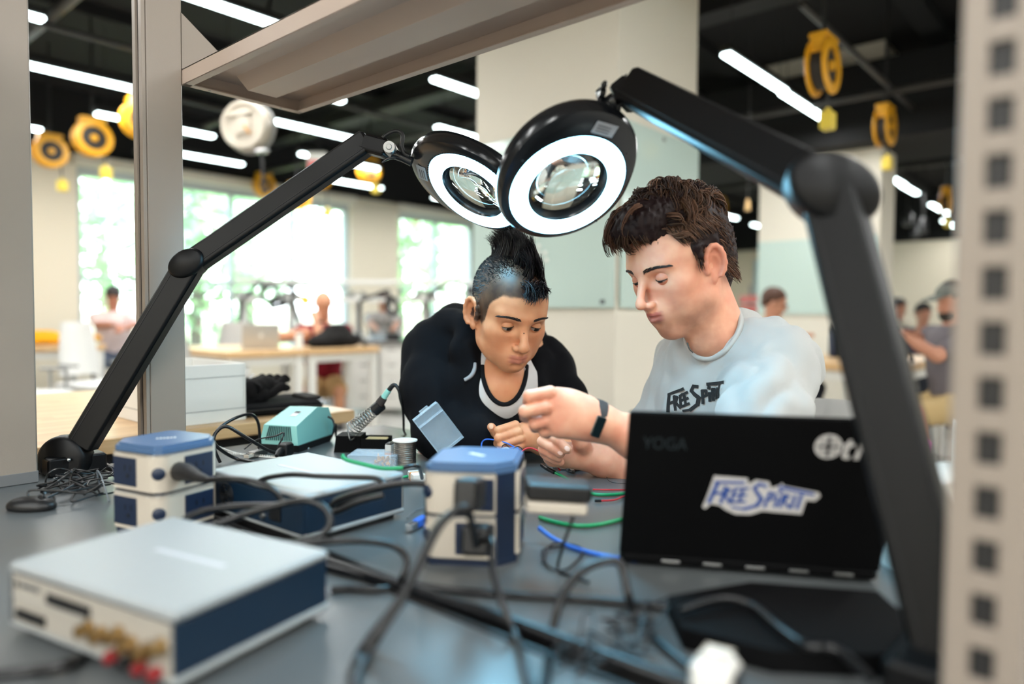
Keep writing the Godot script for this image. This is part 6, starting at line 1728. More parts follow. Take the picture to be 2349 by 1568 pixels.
	# front panels hanging either side of the open zip
	c.chain([P(1075, 800, 1.715), P(1082, 880, 1.685), P(1098, 960, 1.68)], [0.040, 0.044, 0.055], 0.03)
	c.chain([P(1222, 830, 1.755), P(1216, 890, 1.71), P(1190, 950, 1.69)], [0.036, 0.034, 0.045], 0.03)
	c.cone(P(1095, 965, 1.70), P(1190, 960, 1.71), 0.05, 0.045, 0.03)
	# hood bunched round the neck
	c.chain([P(1072, 745, 1.70), P(1032, 752, 1.76), P(1050, 742, 1.84), P(1120, 735, 1.90), P(1200, 760, 1.88), P(1240, 800, 1.80), P(1222, 850, 1.74)], [0.032, 0.046, 0.048, 0.045, 0.040, 0.030, 0.026], 0.025)
	c.chain([P(1070, 745, 1.695), P(1066, 800, 1.675), P(1080, 860, 1.665)], [0.026, 0.030, 0.022], 0.02)
	# the opening: neck, chest and vest stay free
	c.cone(ht * Vector3(0, -0.05, -0.01), P(1155, 850, 1.60), 0.060, 0.052, 0.02, true)
	c.cone(P(1154, 850, 1.62), P(1152, 945, 1.60), 0.046, 0.036, 0.015, true)
	var cm := MB.new()
	c.mesh_into(cm, 0.0065)
	part(MB.new().add(cm, W), "hooded_top", cloth_material(Color("0d0e12"), 50.0, 0.06), o)
	part(MB.new().add(MB.new().rope([P(1090, 832, 1.638), P(1088, 848, 1.632), P(1080, 862, 1.630), P(1066, 871, 1.632)], [0.0035, 0.0048, 0.0048, 0.0042], 8, 5), W), "drawstring", cloth_material(Color("9b9da1"), 80.0), o)
	part(MB.new().add(MB.new().rope([P(1200, 856, 1.66), P(1203, 870, 1.655), P(1199, 868, 1.66)], [0.002, 0.003, 0.002], 6, 3), W), "zip_end", M.steel, o)
	# legs, standing behind the bench
	var tr := Field.new()
	var hip := Vector3(1.72, 0.95, -1.55)
	for k in [-1, 1]:
		tr.chain([hip + Vector3(0.03 * k, 0, -0.09 * k), hip + Vector3(0.0 + 0.03 * k, -0.45, -0.10 * k), hip + Vector3(0.02 * k, -0.9, -0.10 * k)], [0.10, 0.075, 0.055], 0.04)
	tr.cone(hip + Vector3(0, 0.1, 0), hip, 0.15, 0.15, 0.05)
	var tm := MB.new()
	tr.mesh_into(tm, 0.016)
	part(MB.new().add(tm, W), "trousers", cloth_material(Color("23262c")), o)


# ---- the one in the white printed tee
func person_tee() -> void:
	var base := Vector3(1.40, 0, -0.55)
	var o := thing("person", "person in white printed tee with brown wavy hair and a black wristband", "person", Transform3D(Basis(), base))
	var W := Transform3D(Basis(), base).affine_inverse()
	var skin := lin("e4ab8d")
	var flush := lin("cd7b62")
	var psi := deg_to_rad(58.0)
	var pit := deg_to_rad(25.0)
	var F := view_dir(-sin(psi) * cos(pit), -sin(pit), -cos(psi) * cos(pit))
	var X := view_dir(cos(psi), 0, -sin(psi))
	var Y := F.cross(X)
	var ht := Transform3D(Basis(X, Y, F) * Basis.from_scale(Vector3.ONE * 1.08), P(1554, 603, 1.43))
	var hd := Head.new(skin, flush)
	hd.lips = lin("a8504f")
	hd.stubble = lin("8a6a55")
	hd.beard = 0.55
	head_shape(hd, ht, {"bridge": 0.010, "tip": 0.0092, "jaw": 0.052, "parted": 2.0, "lips": 1.22})
	var nb := P(1652, 790, 1.47)
	hd.cone(ht * Vector3(0, -0.030, -0.035), nb, 0.054, 0.062, 0.03)
	hd.cone(ht * Vector3(0.02, -0.065, 0.0), P(1615, 780, 1.43), 0.034, 0.03, 0.03)
	var m := MB.new()
	hd.mesh_into(m, 0.0026)
	add_eyes(m, ht, skin.lerp(flush, 0.8), -7.0, lin("22262a"), Vector3(0.0, -0.42, 1))
	add_brows(m, hd, ht, lin("2a1a12"), 0.0034, -0.001)
	m.paint(lin("5a2e20"))
	for e in [Vector3(0.052, -0.055, 0.045), Vector3(0.060, -0.030, 0.036), Vector3(0.012, -0.055, 0.092), Vector3(0.056, -0.088, -0.004)]:
		m.ball(ht * Transform3D(Basis(), e), Vector3.ONE * 0.0011, 4, 8)
	var body := Flesh.new(skin, flush)
	body.cone(nb, P(1672, 860, 1.54), 0.055, 0.085, 0.05)
	body.mesh_into(m, 0.010)
	# near arm: forearm, wrist and the pinching hand seen from its back
	var arm := Flesh.new(skin, flush)
	var el := P(1680, 1090, 1.235)
	var wr := P(1372, 968, 1.195)
	arm.chain([el, el.lerp(wr, 0.35), el.lerp(wr, 0.7), wr, P(1345, 955, 1.185)], [0.045, 0.045, 0.037, 0.0275, 0.0265], 0.02)
	arm.cone(P(1345, 972, 1.19), wr, 0.0245, 0.025, 0.02)
	for e in [[1276, 914, 0.019], [1268, 937, 0.0195], [1270, 960, 0.0190], [1284, 980, 0.018]]:
		arm.cone(P(1340, 955 + (e[1] - 945) * 0.45, 1.187), P(e[0], e[1], 1.18), 0.026, e[2], 0.012)
	arm.egg(frame(P(1300, 945, 1.192), view_dir(1, -0.25, 0), -cam_f), Vector3(0.036, 0.036, 0.020), 0.02)
	finger(arm, [P(1282, 910, 1.180), P(1262, 900, 1.170), P(1214, 908, 1.156), P(1212, 922, 1.190), P(1234, 938, 1.215)], 0.0125, 0.0085, 0.002)
	finger(arm, [P(1270, 938, 1.178), P(1250, 934, 1.162), P(1204, 943, 1.150), P(1206, 956, 1.188), P(1234, 960, 1.212)], 0.0125, 0.0088, 0.002)
	finger(arm, [P(1274, 962, 1.180), P(1254, 964, 1.172), P(1226, 972, 1.170), P(1228, 980, 1.20), P(1246, 974, 1.22)], 0.0118, 0.0085, 0.002)
	finger(arm, [P(1288, 984, 1.184), P(1268, 986, 1.180), P(1248, 990, 1.186), P(1254, 994, 1.205), P(1266, 986, 1.22)], 0.0108, 0.0080, 0.002)
	finger(arm, [P(1322, 940, 1.205), P(1285, 925, 1.225), P(1246, 930, 1.225), P(1222, 944, 1.220)], 0.0150, 0.0088)
	arm.mesh_into(m, 0.0030)
	# far arm: forearm on the bench and the hand with its palm up, fingers curled back
	var ar2 := Flesh.new(skin, flush)
	var el2 := P(1500, 1092, 1.52)
	var wr2 := P(1352, 1046, 1.47)
	ar2.chain([P(1500, 970, 1.62), el2], [0.040, 0.042], 0.03)
	ar2.chain([el2, el2.lerp(wr2, 0.4), el2.lerp(wr2, 0.8), wr2], [0.043, 0.041, 0.032, 0.028], 0.02)
	for e in [[1272, 1030, 1.452], [1266, 1042, 1.455], [1268, 1052, 1.462]]:
		ar2.cone(wr2, P(e[0], e[1], e[2]), 0.026, 0.017, 0.012)
	finger(ar2, [P(1282, 1026, 1.448), P(1262, 1008, 1.430), P(1254, 996, 1.420), P(1278, 1008, 1.398), P(1302, 1031, 1.392)], 0.0118, 0.0090)
	finger(ar2, [P(1274, 1038, 1.450), P(1254, 1022, 1.432), P(1244, 1012, 1.425), P(1266, 1026, 1.402), P(1286, 1040, 1.400)], 0.0118, 0.0090)
	finger(ar2, [P(1272, 1048, 1.456), P(1250, 1038, 1.440), P(1246, 1030, 1.432), P(1266, 1042, 1.412), P(1282, 1050, 1.412)], 0.0112, 0.0086)
	finger(ar2, [P(1278, 1056, 1.462), P(1258, 1052, 1.450), P(1256, 1046, 1.440), P(1272, 1054, 1.424), P(1286, 1060, 1.424)], 0.0102, 0.0080)
	finger(ar2, [P(1345, 1036, 1.46), P(1332, 1015, 1.435), P(1322, 998, 1.425), P(1312, 982, 1.43)], 0.0195, 0.0105)
	ar2.mesh_into(m, 0.0032)
	nail(m, P(1301, 1029, 1.3838), view_dir(0.7, -0.7, 0), -cam_f + cam_u * 0.35, lin("e8b5a2"))
	nail(m, P(1285, 1038, 1.392), view_dir(0.7, -0.7, 0), -cam_f + cam_u * 0.35, lin("e0a893"))
	part(MB.new().add(m, W), "body", skin_material(0.48), o)
	# ---- hair: close at the nape and sides, long waves over the top
	var cap := Cloth.new(0.0055, 70.0, Vector3(1, 0.5, 1), 9)
	var s := ht.basis.get_scale().x
	var R := ht.basis.orthonormalized()
	_egg(cap, R, ht, Vector3(0, 0.046, -0.020), Vector3(0.080, 0.092, 0.102), s, 0.02)
	_egg(cap, R, ht, Vector3(0, 0.010, -0.060), Vector3(0.070, 0.075, 0.066), s, 0.03)
	cap.cone(ht * Vector3(0, -0.03, -0.085), ht * Vector3(0, -0.065, -0.075), 0.045 * s, 0.036 * s, 0.03 * s)
	_egg(cap, R, ht, Vector3(0, 0.105, 0.030), Vector3(0.062, 0.036, 0.070), s, 0.03)
	_egg(cap, R, ht, Vector3(0, 0.098, 0.078), Vector3(0.046, 0.030, 0.036), s, 0.025)
	for k in [-1.0, 1.0]:
		cap.cone(ht * Vector3(k * 0.074, 0.03, 0.018), ht * Vector3(k * 0.075, -0.004, 0.016), 0.010 * s, 0.006 * s, 0.012 * s)
	# cut the face, the ears and the neck free
	_egg(cap, R, ht, Vector3(0, 0.000, 0.115), Vector3(0.060, 0.084, 0.080), s, 0.010, true)
	_egg(cap, R, ht, Vector3(0, -0.040, 0.10), Vector3(0.12, 0.062, 0.085), s, 0.010, true)
	for k in [-1.0, 1.0]:
		_egg(cap, R, ht, Vector3(k * 0.090, -0.016, -0.008), Vector3(0.030, 0.036, 0.027), s, 0.008, true)
		_egg(cap, R, ht, Vector3(k * 0.09, -0.06, 0.04), Vector3(0.06, 0.055, 0.06), s, 0.008, true)
	var hm := MB.new()
	cap.mesh_into(hm, 0.0042)
	hm.colored = true
	for k in hm.c.size():
		hm.c[k] = lin("20150f")
	var r := RandomNumberGenerator.new()
	r.seed = 31
	var E0 := Vector3(0, 0.050, -0.014)
	var ER := Vector3(0.081, 0.096, 0.108)
	for k in 430:   # loose waves lying over the top in layers, each a clump of strands
		var q0 := Vector3(r.randf_range(-0.85, 0.85), r.randf_range(0.30, 1.0), r.randf_range(-0.95, 0.85)).normalized()
		var turn := r.randf_range(-1.2, 1.2)
		var dir0 := Vector3(sin(turn) + q0.x * 0.8, -0.1, cos(turn) if q0.z > -0.45 else -0.8).normalized()
		var lift := r.randf_range(0.000, 0.015) * (1.0 if q0.y > 0.55 else 0.4)
		var ph := r.randf() * TAU
		var amp := r.randf_range(0.004, 0.009)
		var wv := r.randf_range(0.9, 1.7)
		var tone := pow(r.randf(), 1.4)
		for st in 10:
			var q := (q0 + Vector3(r.randfn(), r.randfn(), r.randfn()) * 0.045).normalized()
			var dir := dir0
			var l2 := lift + r.randfn() * 0.0016
			var p2 := ph + r.randfn() * 0.25
			var pts := []
			var n := 9
			for j in n:
				var f := float(j) / (n - 1)
				dir = (dir - q * dir.dot(q)).normalized()
				q = (q + dir * 0.078).normalized()
				var acr := q.cross(dir)
				pts.append(E0 + q * (ER + Vector3.ONE * (l2 * sin(f * PI * 0.85 + 0.25) - 0.003)) + acr * amp * sin(p2 + f * TAU * wv) + q * amp * 0.8 * cos(p2 + f * TAU * wv))
			if q.z > 0.45 and q.y < 0.62:
				continue
			var shade := clampf(tone + r.randfn() * 0.12, 0.0, 1.0)
			lock(hm, ht, pts, r.randf_range(0.0009, 0.0017), lin("20150f").lerp(lin("6a4b38"), shade), 4)
	for k in 46:   # forelock: curls standing out over the brow
		var x0 := r.randf_range(-0.046, 0.020)
		var root := Vector3(x0, 0.112 + r.randf_range(-0.012, 0.016), 0.064 + r.randf_range(-0.024, 0.014))
		var reach := r.randf_range(0.012, 0.034)
		var ph := r.randf_range(-0.5, 0.5)
		var rr := r.randf_range(0.010, 0.020)
		var tone := pow(r.randf(), 1.6)
		for st in 12:
			var jit := Vector3(r.randfn(), r.randfn(), r.randfn()) * 0.0028
			var p2 := ph + r.randfn() * 0.1
			var pts := []
			for j in 9:
				var f := j / 8.0
				var a := -1.4 + f * 4.6 + p2
				pts.append(root + jit + Vector3(0.012 * sin(f * 4.0 + ph * 5.0) + x0 * 0.3 * f, rr * cos(a) - 0.030 * f, reach * minf(1.0, f * 1.6) + rr * 0.7 * sin(a)))
			lock(hm, ht, pts, r.randf_range(0.0009, 0.0016), lin("20150f").lerp(lin("6a4b38"), tone), 4)
	for k in 1700:   # short lying hair at the side and nape
		var sd := -1.0 if r.randf() < 0.25 else 1.0
		var az := sd * r.randf_range(0.92, 3.1)
		var ele := r.randf_range(-0.85, 0.60) if absf(az) > 1.85 else r.randf_range(0.22, 0.75)
		var p := scalp(az, ele, 0.007)
		if ele < -0.35:
			p = scalp(az, -0.35, 0.004) + Vector3(0, (ele + 0.35) * 0.12, 0)
		var dn := Vector3(sin(az) * 0.2 + r.randfn() * 0.12, -1, -0.45 + r.randfn() * 0.15).normalized()
		var nrm := Vector3(sin(az), 0.2, cos(az)).normalized()
		lock(hm, ht, [p, p + dn * 0.010 + nrm * 0.0022, p + dn * 0.024 + nrm * 0.0012], r.randf_range(0.0008, 0.0014), lin("20150f").lerp(lin("6a4b38"), r.randf()), 4)
	for k in 90:   # sideburn before the near ear
		var p := Vector3(0.0745 + r.randf_range(-0.001, 0.002), 0.030 - r.randf() * 0.030, 0.012 + r.randf_range(-0.008, 0.016))
		lock(hm, ht, [p, p + Vector3(0.001, -0.008, 0.001), p + Vector3(0.0, -0.016, 0.0)], 0.0009, lin("20150f").lerp(lin("6a4b38"), r.randf()), 4)
	part(MB.new().add(hm, W), "hair", tinted(mat(Color.WHITE, 0.55, 0.0, 0.35)), o)
	# ---- tee
	var c := Cloth.new(0.0105, 9.0, Vector3(1.0, 0.6, 1.0), 17)
	var sl := P(1782, 835, 1.40)
	var sr := P(1572, 846, 1.64)
	c.egg(frame(P(1668, 915, 1.53), cam_u, view_dir(-0.7, 0, -0.7)), Vector3(0.165, 0.19, 0.115), 0.05)
	c.cone(nb + view_dir(0.02, -0.01, 0.02), sl, 0.070, 0.072, 0.06)
	c.cone(nb + view_dir(0.0, -0.01, 0.03), sr, 0.062, 0.055, 0.06)
	c.cone(P(1675, 930, 1.55), P(1700, 1250, 1.62), 0.155, 0.165, 0.05)
	var et := P(1720, 1050, 1.25)
	c.chain([sl, sl.lerp(et, 0.5), sl.lerp(et, 0.86)], [0.074, 0.072, 0.070], 0.05)
	var er := P(1490, 985, 1.61)
	c.chain([sr, sr.lerp(er, 0.95)], [0.056, 0.056], 0.05)
	c.cone(P(1610, 690, 1.45), P(1640, 768, 1.468), 0.056, 0.049, 0.006, true)
	c.cone(P(1600, 700, 1.43), P(1608, 770, 1.44), 0.038, 0.029, 0.006, true)
	# sleeve end of the near arm
	c.cone(sl.lerp(et, 0.93), sl.lerp(et, 1.5), 0.058, 0.058, 0.006, true)
	var cm := MB.new()
	c.mesh_into(cm, 0.0062)
	part(MB.new().add(cm, W), "tee", cloth_material(Color("b0b1af"), 55.0, 0.25, 0.35), o)
	# ribbed collar: a flattened ring round the neck opening
	var every := PackedInt32Array(range(c.mid.size()))
	var ring := []
	for e in [[1694, 712], [1700, 738], [1690, 770], [1668, 800], [1636, 820], [1604, 820], [1584, 803], [1575, 784]]:
		var ray := P(e[0], e[1], 1.0) - EYE
		var d := 1.30
		while d < 1.56 and c.at_(EYE + ray * d, every) + c.wrinkle(EYE + ray * d) > 0.001:
			d += 0.003
		ring.append(EYE + ray * (minf(d, 1.47) - 0.001))
	ring.append_array([P(1580, 764, 1.50), P(1630, 735, 1.55), P(1672, 716, 1.56), ring[0]])
	part(MB.new().add(MB.new().rope(ring, 0.0060, 10, 5), W), "collar", cloth_material(Color("b0b1af"), 90.0, 0.2), o)
	# print across the chest: strokes laid on the cloth along the chest's own facing
	var all := PackedInt32Array(range(c.mid.size()))
	var nrm := view_dir(-0.55, 0.05, -0.83).normalized()
	var tx := (view_dir(0.80, 0.26, -0.54))
	tx = (tx - nrm * tx.dot(nrm)).normalized()
	var tt := Transform3D(Basis(tx, nrm.cross(tx), nrm), P(1584, 910, 1.40) + nrm * 0.12)
	var flat := MB.new()
	free_spirit(flat, tt, 0.158, 0.0004, 1.35)
	var pr := MB.new()
	pr.add(flat)
	for k in pr.v.size():
		var p := pr.v[k]
		var q := p
		for st in 120:
			var d := c.at_(q, all) + c.wrinkle(q)
			if d < 0.0012:
				break
			q -= nrm * maxf(d * 0.7, 0.0008)
			if p.distance_to(q) > 0.35:
				break
		pr.v[k] = q + nrm * 0.0016
	part(MB.new().add(pr, W), "chest_print", mat(Color("17181a"), 0.8), o, "black brush lettering reading FREE SPIRIT")
	# ---- wristband with a small dark screen
	var b0 := P(1358, 962, 1.19)
	var ax := (wr - b0).normalized()
	var wt := frame(P(1364, 963, 1.192), (el - wr).normalized(), -cam_f)
	var band := MB.new().lathe(Transform3D(), [Vector2(0.0300, -0.0085), Vector2(0.0325, -0.0085), Vector2(0.0332, 0.0), Vector2(0.0325, 0.0085), Vector2(0.0300, 0.0085), Vector2(0.0300, -0.0085)], 36)
	for k in band.v.size():
		band.v[k].z *= 0.98
		band.v[k].x *= 1.10
	part(MB.new().add(MB.new().add(band, wt), W), "wristband", mat(Color("191b1f"), 0.55), o)
	part(MB.new().add(MB.new().box(wt * Transform3D(Basis(), Vector3(0.006, 0, 0.0332)), Vector3(0.036, 0.0165, 0.006), 0.002), W), "band_screen", mat(Color("0c1a1e"), 0.15), o)
	part(MB.new().add(MB.new().box(wt * Transform3D(Basis(), Vector3(0.006, -0.0085, 0.0332)), Vector3(0.032, 0.0012, 0.0055), 0.0005), W), "band_edge", M.steel, o)
	# necklace glimpsed in the collar
	part(MB.new().add(MB.new().rope([P(1577, 786, 1.405), P(1582, 800, 1.40), P(1590, 808, 1.40)], 0.0016, 6, 4), W), "necklace", M.dark_steel, o)
	var tr := Field.new()
	var hip := P(1710, 1290, 1.66)
	hip.y = 0.60
	for k in [-1, 1]:
		var kn := hip + Vector3(-0.30, 0.0, 0.13 * k - 0.1)
		tr.chain([hip + Vector3(0, 0, 0.09 * k), kn, kn + Vector3(0.02, -0.42, 0)], [0.095, 0.068, 0.05], 0.03)
	tr.cone(hip + Vector3(0, 0.12, 0), hip, 0.15, 0.15, 0.05)
	var tm := MB.new()
	tr.mesh_into(tm, 0.016)
	part(MB.new().add(tm, W), "trousers", cloth_material(Color("3a3f48")), o)


# ---- people further back
func seated(called_label: String, head: Vector3, face: Vector3, lean: float, skin: Color, shirt: Color, legs: Color, hair: Color, arms: Array, shorts: bool, size := 1.0) -> Node3D:
	var f := Vector3(face.x, 0, face.z).normalized()
	var l := Vector3.UP.cross(f)
	var hip := head + Vector3.DOWN * 0.66 * size - f * lean
	var o := thing("person", called_label, "person", Transform3D(Basis(), Vector3(hip.x, 0, hip.z)))
	var W := o.transform.affine_inverse()
	var t := Transform3D(Basis(l, (Vector3.UP * cos(0.25) + f * sin(0.25)).normalized(), l.cross((Vector3.UP * cos(0.25) + f * sin(0.25)).normalized())), head)
	if face.y < -0.1:
		t.basis = Basis(l, deg_to_rad(-20.0 * 0 + 22.0)) * t.basis
	var b := Flesh.new(skin, skin.lerp(lin("b4604a"), 0.4))
	var k1 := size
	_egg(b, t.basis, t, Vector3(0, 0.035, -0.014) * k1, Vector3(0.074, 0.085, 0.095), k1, 0.02)
	_egg(b, t.basis, t, Vector3(0, -0.045, 0.028) * k1, Vector3(0.056, 0.072, 0.058), k1, 0.03)
	b.cone(t * (Vector3(0, 0.0, 0.085) * k1), t * (Vector3(0, -0.035, 0.105) * k1), 0.008 * k1, 0.011 * k1, 0.012)
	for k in [-1.0, 1.0]:
		_egg(b, t.basis, t, Vector3(k * 0.078, -0.01, -0.012) * k1, Vector3(0.008, 0.028, 0.018), k1, 0.006)
	var nk := head + Vector3.DOWN * 0.17 * size - f * lean * 0.25
	b.cone(t * (Vector3(0, -0.05, -0.02) * k1), nk, 0.05 * k1, 0.055 * k1, 0.03)
	var sh := MB.new()
	var body := MB.new()
	var c := Cloth.new(0.006, 8.0, Vector3(1, 0.6, 1), called_label.length())
	var sy := nk + Vector3.DOWN * 0.05 * size
	c.cone(sy - l * 0.15 * size, sy + l * 0.15 * size, 0.062 * size, 0.062 * size, 0.05)
	c.cone(sy + Vector3.DOWN * 0.08 * size, hip + Vector3.UP * 0.08, 0.15 * size, 0.15 * size, 0.06)
	c.egg(frame(sy.lerp(hip, 0.35), Vector3.UP, f), Vector3(0.19, 0.2, 0.12) * size, 0.05)
	for a in arms:   # [side, elbow, hand]
		var s0: Vector3 = sy + l * a[0] * 0.185 * size
		c.cone(s0, s0.lerp(a[1], 0.75), 0.062 * size, 0.055 * size, 0.04)
		b.cone(nk + Vector3.DOWN * 0.06, s0, 0.05 * size, 0.04 * size, 0.03)
		b.chain([s0, a[1], a[1].lerp(a[2], 0.6), a[2]], [0.042 * size, 0.042 * size, 0.036 * size, 0.028 * size], 0.02)
		var dr: Vector3 = (a[2] - a[1]).normalized()
		b.egg(frame(a[2] + dr * 0.04, dr, Vector3.UP), Vector3(0.036, 0.05, 0.018) * size, 0.02)
		for q in 4:
			var off := dr.cross(Vector3.UP).normalized() * (q - 1.5) * 0.019 * size
			b.chain([a[2] + dr * 0.07 + off, a[2] + dr * 0.115 + off + Vector3.DOWN * 0.008, a[2] + dr * 0.13 + off + Vector3.DOWN * 0.03], [0.0105, 0.0100, 0.009], 0.004)
		var th := dr.cross(Vector3.UP).normalized() * -0.04 * size
		b.chain([a[2] + dr * 0.02 + th * 0.4, a[2] + dr * 0.06 + th, a[2] + dr * 0.09 + th * 0.9], [0.014, 0.012, 0.010], 0.006)
	var tr := Cloth.new(0.006, 9.0, Vector3.ONE, 3)
	for k in [-1.0, 1.0]:
		var h0: Vector3 = hip + l * k * 0.09 + Vector3.DOWN * 0.02
		var kn: Vector3 = h0 + f * 0.40 * size + l * k * 0.06 + Vector3.DOWN * 0.03
		var an: Vector3 = Vector3(kn.x, 0.09, kn.z) - f * 0.06
		tr.cone(h0, h0.lerp(kn, 0.88 if shorts else 1.0), 0.092 * size, 0.078 * size, 0.04)
		if shorts:
			b.cone(hip, h0, 0.08, 0.06, 0.03)
			b.cone(nk, hip, 0.05, 0.09, 0.03)
			b.chain([h0, kn, kn.lerp(an, 0.4), an], [0.060, 0.056, 0.052, 0.036], 0.03)
		else:
			tr.chain([kn, an], [0.07, 0.05], 0.03)
	tr.cone(hip + Vector3.UP * 0.05, hip, 0.145 * size, 0.15 * size, 0.05)
	b.mesh_into(body, 0.0105)
	part(MB.new().add(body, W), "body", skin_back, o)
	c.egg(Transform3D(t.basis, nk + Vector3.UP * 0.06), Vector3(0.058, 0.07, 0.058) * size, 0.01, true)
	c.mesh_into(sh, 0.016)
	part(MB.new().add(sh, W), "shirt", cloth_material(shirt), o)
	var tm := MB.new()
	tr.mesh_into(tm, 0.018)
	part(MB.new().add(tm, W), "shorts" if shorts else "trousers", cloth_material(legs), o)
	for k in [-1.0, 1.0]:
		var an: Vector3 = hip + l * k * 0.15 + f * 0.34 * size
		an.y = 0
		part(MB.new().ball(W * Transform3D(Basis(l, Vector3.UP, f), an + f * 0.04 + Vector3.UP * 0.035), Vector3(0.045, 0.04, 0.13), 8, 14), "shoe", M.black, o)
	if hair.a > 0.5:
		var h := Cloth.new(0.006, 40.0, Vector3.ONE, 4)
		_egg(h, t.basis, t, Vector3(0, 0.048, -0.022) * k1, Vector3(0.081, 0.087, 0.100), k1, 0.02)
		_egg(h, t.basis, t, Vector3(0, 0.0, -0.065) * k1, Vector3(0.065, 0.07, 0.05), k1, 0.03)
		_egg(h, t.basis, t, Vector3(0, -0.025, 0.10) * k1, Vector3(0.12, 0.085, 0.085), k1, 0.012, true)
		_egg(h, t.basis, t, Vector3(0, -0.09, 0.0) * k1, Vector3(0.12, 0.09, 0.09), k1, 0.012, true)
		var hm := MB.new()
		h.mesh_into(hm, 0.010)
		part(MB.new().add(hm, W), "hair", mat(hair, 0.6), o)
	o.set_meta("face_at", t)
	return o


var skin_back: StandardMaterial3D

func back_people() -> void:
	skin_back = tinted(mat(Color.WHITE, 0.55))
	# by the window, behind the orange jacket
	var p := P(260, 682, 7.85)
	var f := (EYE - p).normalized()
	seated("person in a pale pink shirt sitting before the bright window", p, Vector3(f.x, -0.2, f.z), 0.10, lin("b07a62"), Color("d9c4c0"), Color("4b5464"), Color("2b2320"), [[-1, P(225, 745, 7.75), P(262, 745, 7.55)], [1, P(308, 745, 7.75), P(285, 752, 7.55)]], false)
	# head in hand, dark red shirt
	p = P(742, 700, 7.45)
	f = (EYE - p).normalized()
	var red := seated("bald person in a dark red shirt with a hand over the face", p, Vector3(f.x, -0.3, f.z), 0.16, lin("cf9876"), Color("7d1f2b"), Color("b59365"), Color(0, 0, 0, 0), [[-1, P(700, 765, 7.1), P(600, 775, 6.95)], [1, P(738, 790, 6.9), P(726, 735, 6.98)]], true, 1.25)
	part(MB.new().lathe(red.transform.affine_inverse() * frame(P(734, 738, 6.97), Vector3.UP, cam_f), [Vector2(0.035, -0.012), Vector2(0.04, 0), Vector2(0.035, 0.012)], 16), "watch", M.black, red)
	# behind the bench by the windows
	p = P(878, 690, 9.4)
	seated("person with long brown hair bent over the bench by the windows", p, Vector3(EYE.x - p.x, -1.5, EYE.z - p.z), 0.12, lin("b0826a"), Color("8f8a86"), Color("30343c"), Color("3a281e"), [[-1, P(850, 745, 9.2), P(865, 755, 9.0)], [1, P(910, 745, 9.2), P(905, 750, 9.0)]], false)
	# with glasses, beside the column
	p = P(1778, 695, 5.9)
	var gl := seated("person with glasses and a dark purple shirt sitting at the far wooden table", p, cam_r * 0.9 - cam_f * 0.45, 0.08, lin("c48f74"), Color("43252f"), Color("2c2f38"), Color("4a2c1c"), [[1, P(1812, 790, 5.75), P(1838, 775, 5.6)], [-1, P(1770, 800, 6.0), P(1800, 790, 6.0)]], false)
	var gt: Transform3D = gl.get_meta("face_at")
	gl.remove_meta("face_at")
	var gm := MB.new()
	for k in [-1.0, 1.0]:
		var ring := []
		for j in 13:
			var a := TAU * j / 12.0
			ring.append(gt * Vector3(k * 0.033 + cos(a) * 0.022, -0.006 + sin(a) * 0.018, 0.094))
		gm.rope(ring, 0.0022, 5, 2)
		gm.rope([gt * Vector3(k * 0.056, 0.0, 0.09), gt * Vector3(k * 0.080, 0.0, 0.03), gt * Vector3(k * 0.082, -0.005, -0.02)], 0.002, 5, 3)
	part(MB.new().add(gm, gl.transform.affine_inverse()), "glasses", M.black, gl)
	# grey cap, plaid shirt, beard
	p = P(2182, 690, 4.75)
	var cp := seated("bearded person in a grey cap and checked shirt sitting on a stool", p, -cam_r * 0.95 - cam_f * 0.15, 0.06, lin("c08a70"), Color("6a6468"), Color("b39a6e"), Color("2a2019"), [[1, P(2150, 815, 4.55), P(2085, 778, 4.55)], [-1, P(2170, 800, 5.0), P(2100, 770, 4.95)]], true, 1.05)
	gt = cp.get_meta("face_at")
	cp.remove_meta("face_at")
	var ci := cp.transform.affine_inverse()
	var cap := MB.new().ball(gt * Transform3D(Basis(), Vector3(0, 0.052, -0.014)), Vector3(0.088, 0.082, 0.106), 8, 24, -4.0, 90.0)
	cap.box(gt * Transform3D(Basis(Vector3.RIGHT, 0.12), Vector3(0, 0.050, 0.125)), Vector3(0.13, 0.008, 0.10), 0.003)
	part(MB.new().add(cap, ci), "cap", cloth_material(Color("6f716b")), cp)
	var bf := Cloth.new(0.004, 40.0, Vector3.ONE, 8)
	_egg(bf, gt.basis, gt, Vector3(0, -0.085, 0.045), Vector3(0.055, 0.05, 0.05), 1.05, 0.02)
	_egg(bf, gt.basis, gt, Vector3(0, -0.03, 0.08), Vector3(0.05, 0.03, 0.06), 1.05, 0.01, true)
	var bm := MB.new()
	bf.mesh_into(bm, 0.008)
	part(MB.new().add(bm, ci), "beard", mat(Color("2a2019"), 0.7), cp)
	# two at the far table
	p = P(2062, 706, 9.0)
	seated("person in a pale shirt with dark hair at the far end of the room", p, -cam_f + cam_r * 0.5, 0.05, lin("b5826a"), Color("b9b2a0"), Color("33363e"), Color("1c1614"), [[-1, P(2045, 765, 8.9), P(2055, 768, 8.7)], [1, P(2085, 765, 8.9), P(2080, 768, 8.7)]], false)
	p = P(2118, 720, 8.0)
	seated("person in a navy shirt resting chin on hand at the far end", p, -cam_f - cam_r * 0.1, 0.05, lin("b5826a"), Color("1d2c4c"), Color("33363e"), Color("171313"), [[-1, P(2098, 790, 7.9), P(2112, 745, 7.85)], [1, P(2150, 790, 7.9), P(2125, 795, 7.75)]], false)
	for c in get_children():
		if c.has_meta("face_at"):
			c.remove_meta("face_at")


# ---------------------------------------------------------------- helpers: places
func P(px: float, py: float, d: float) -> Vector3:   # a point seen at a spot of the photograph, d metres deep
	return EYE + (cam_f + cam_r * ((px - 1174.5) / FPX) - cam_u * ((py - 784.0) / FPX)) * d


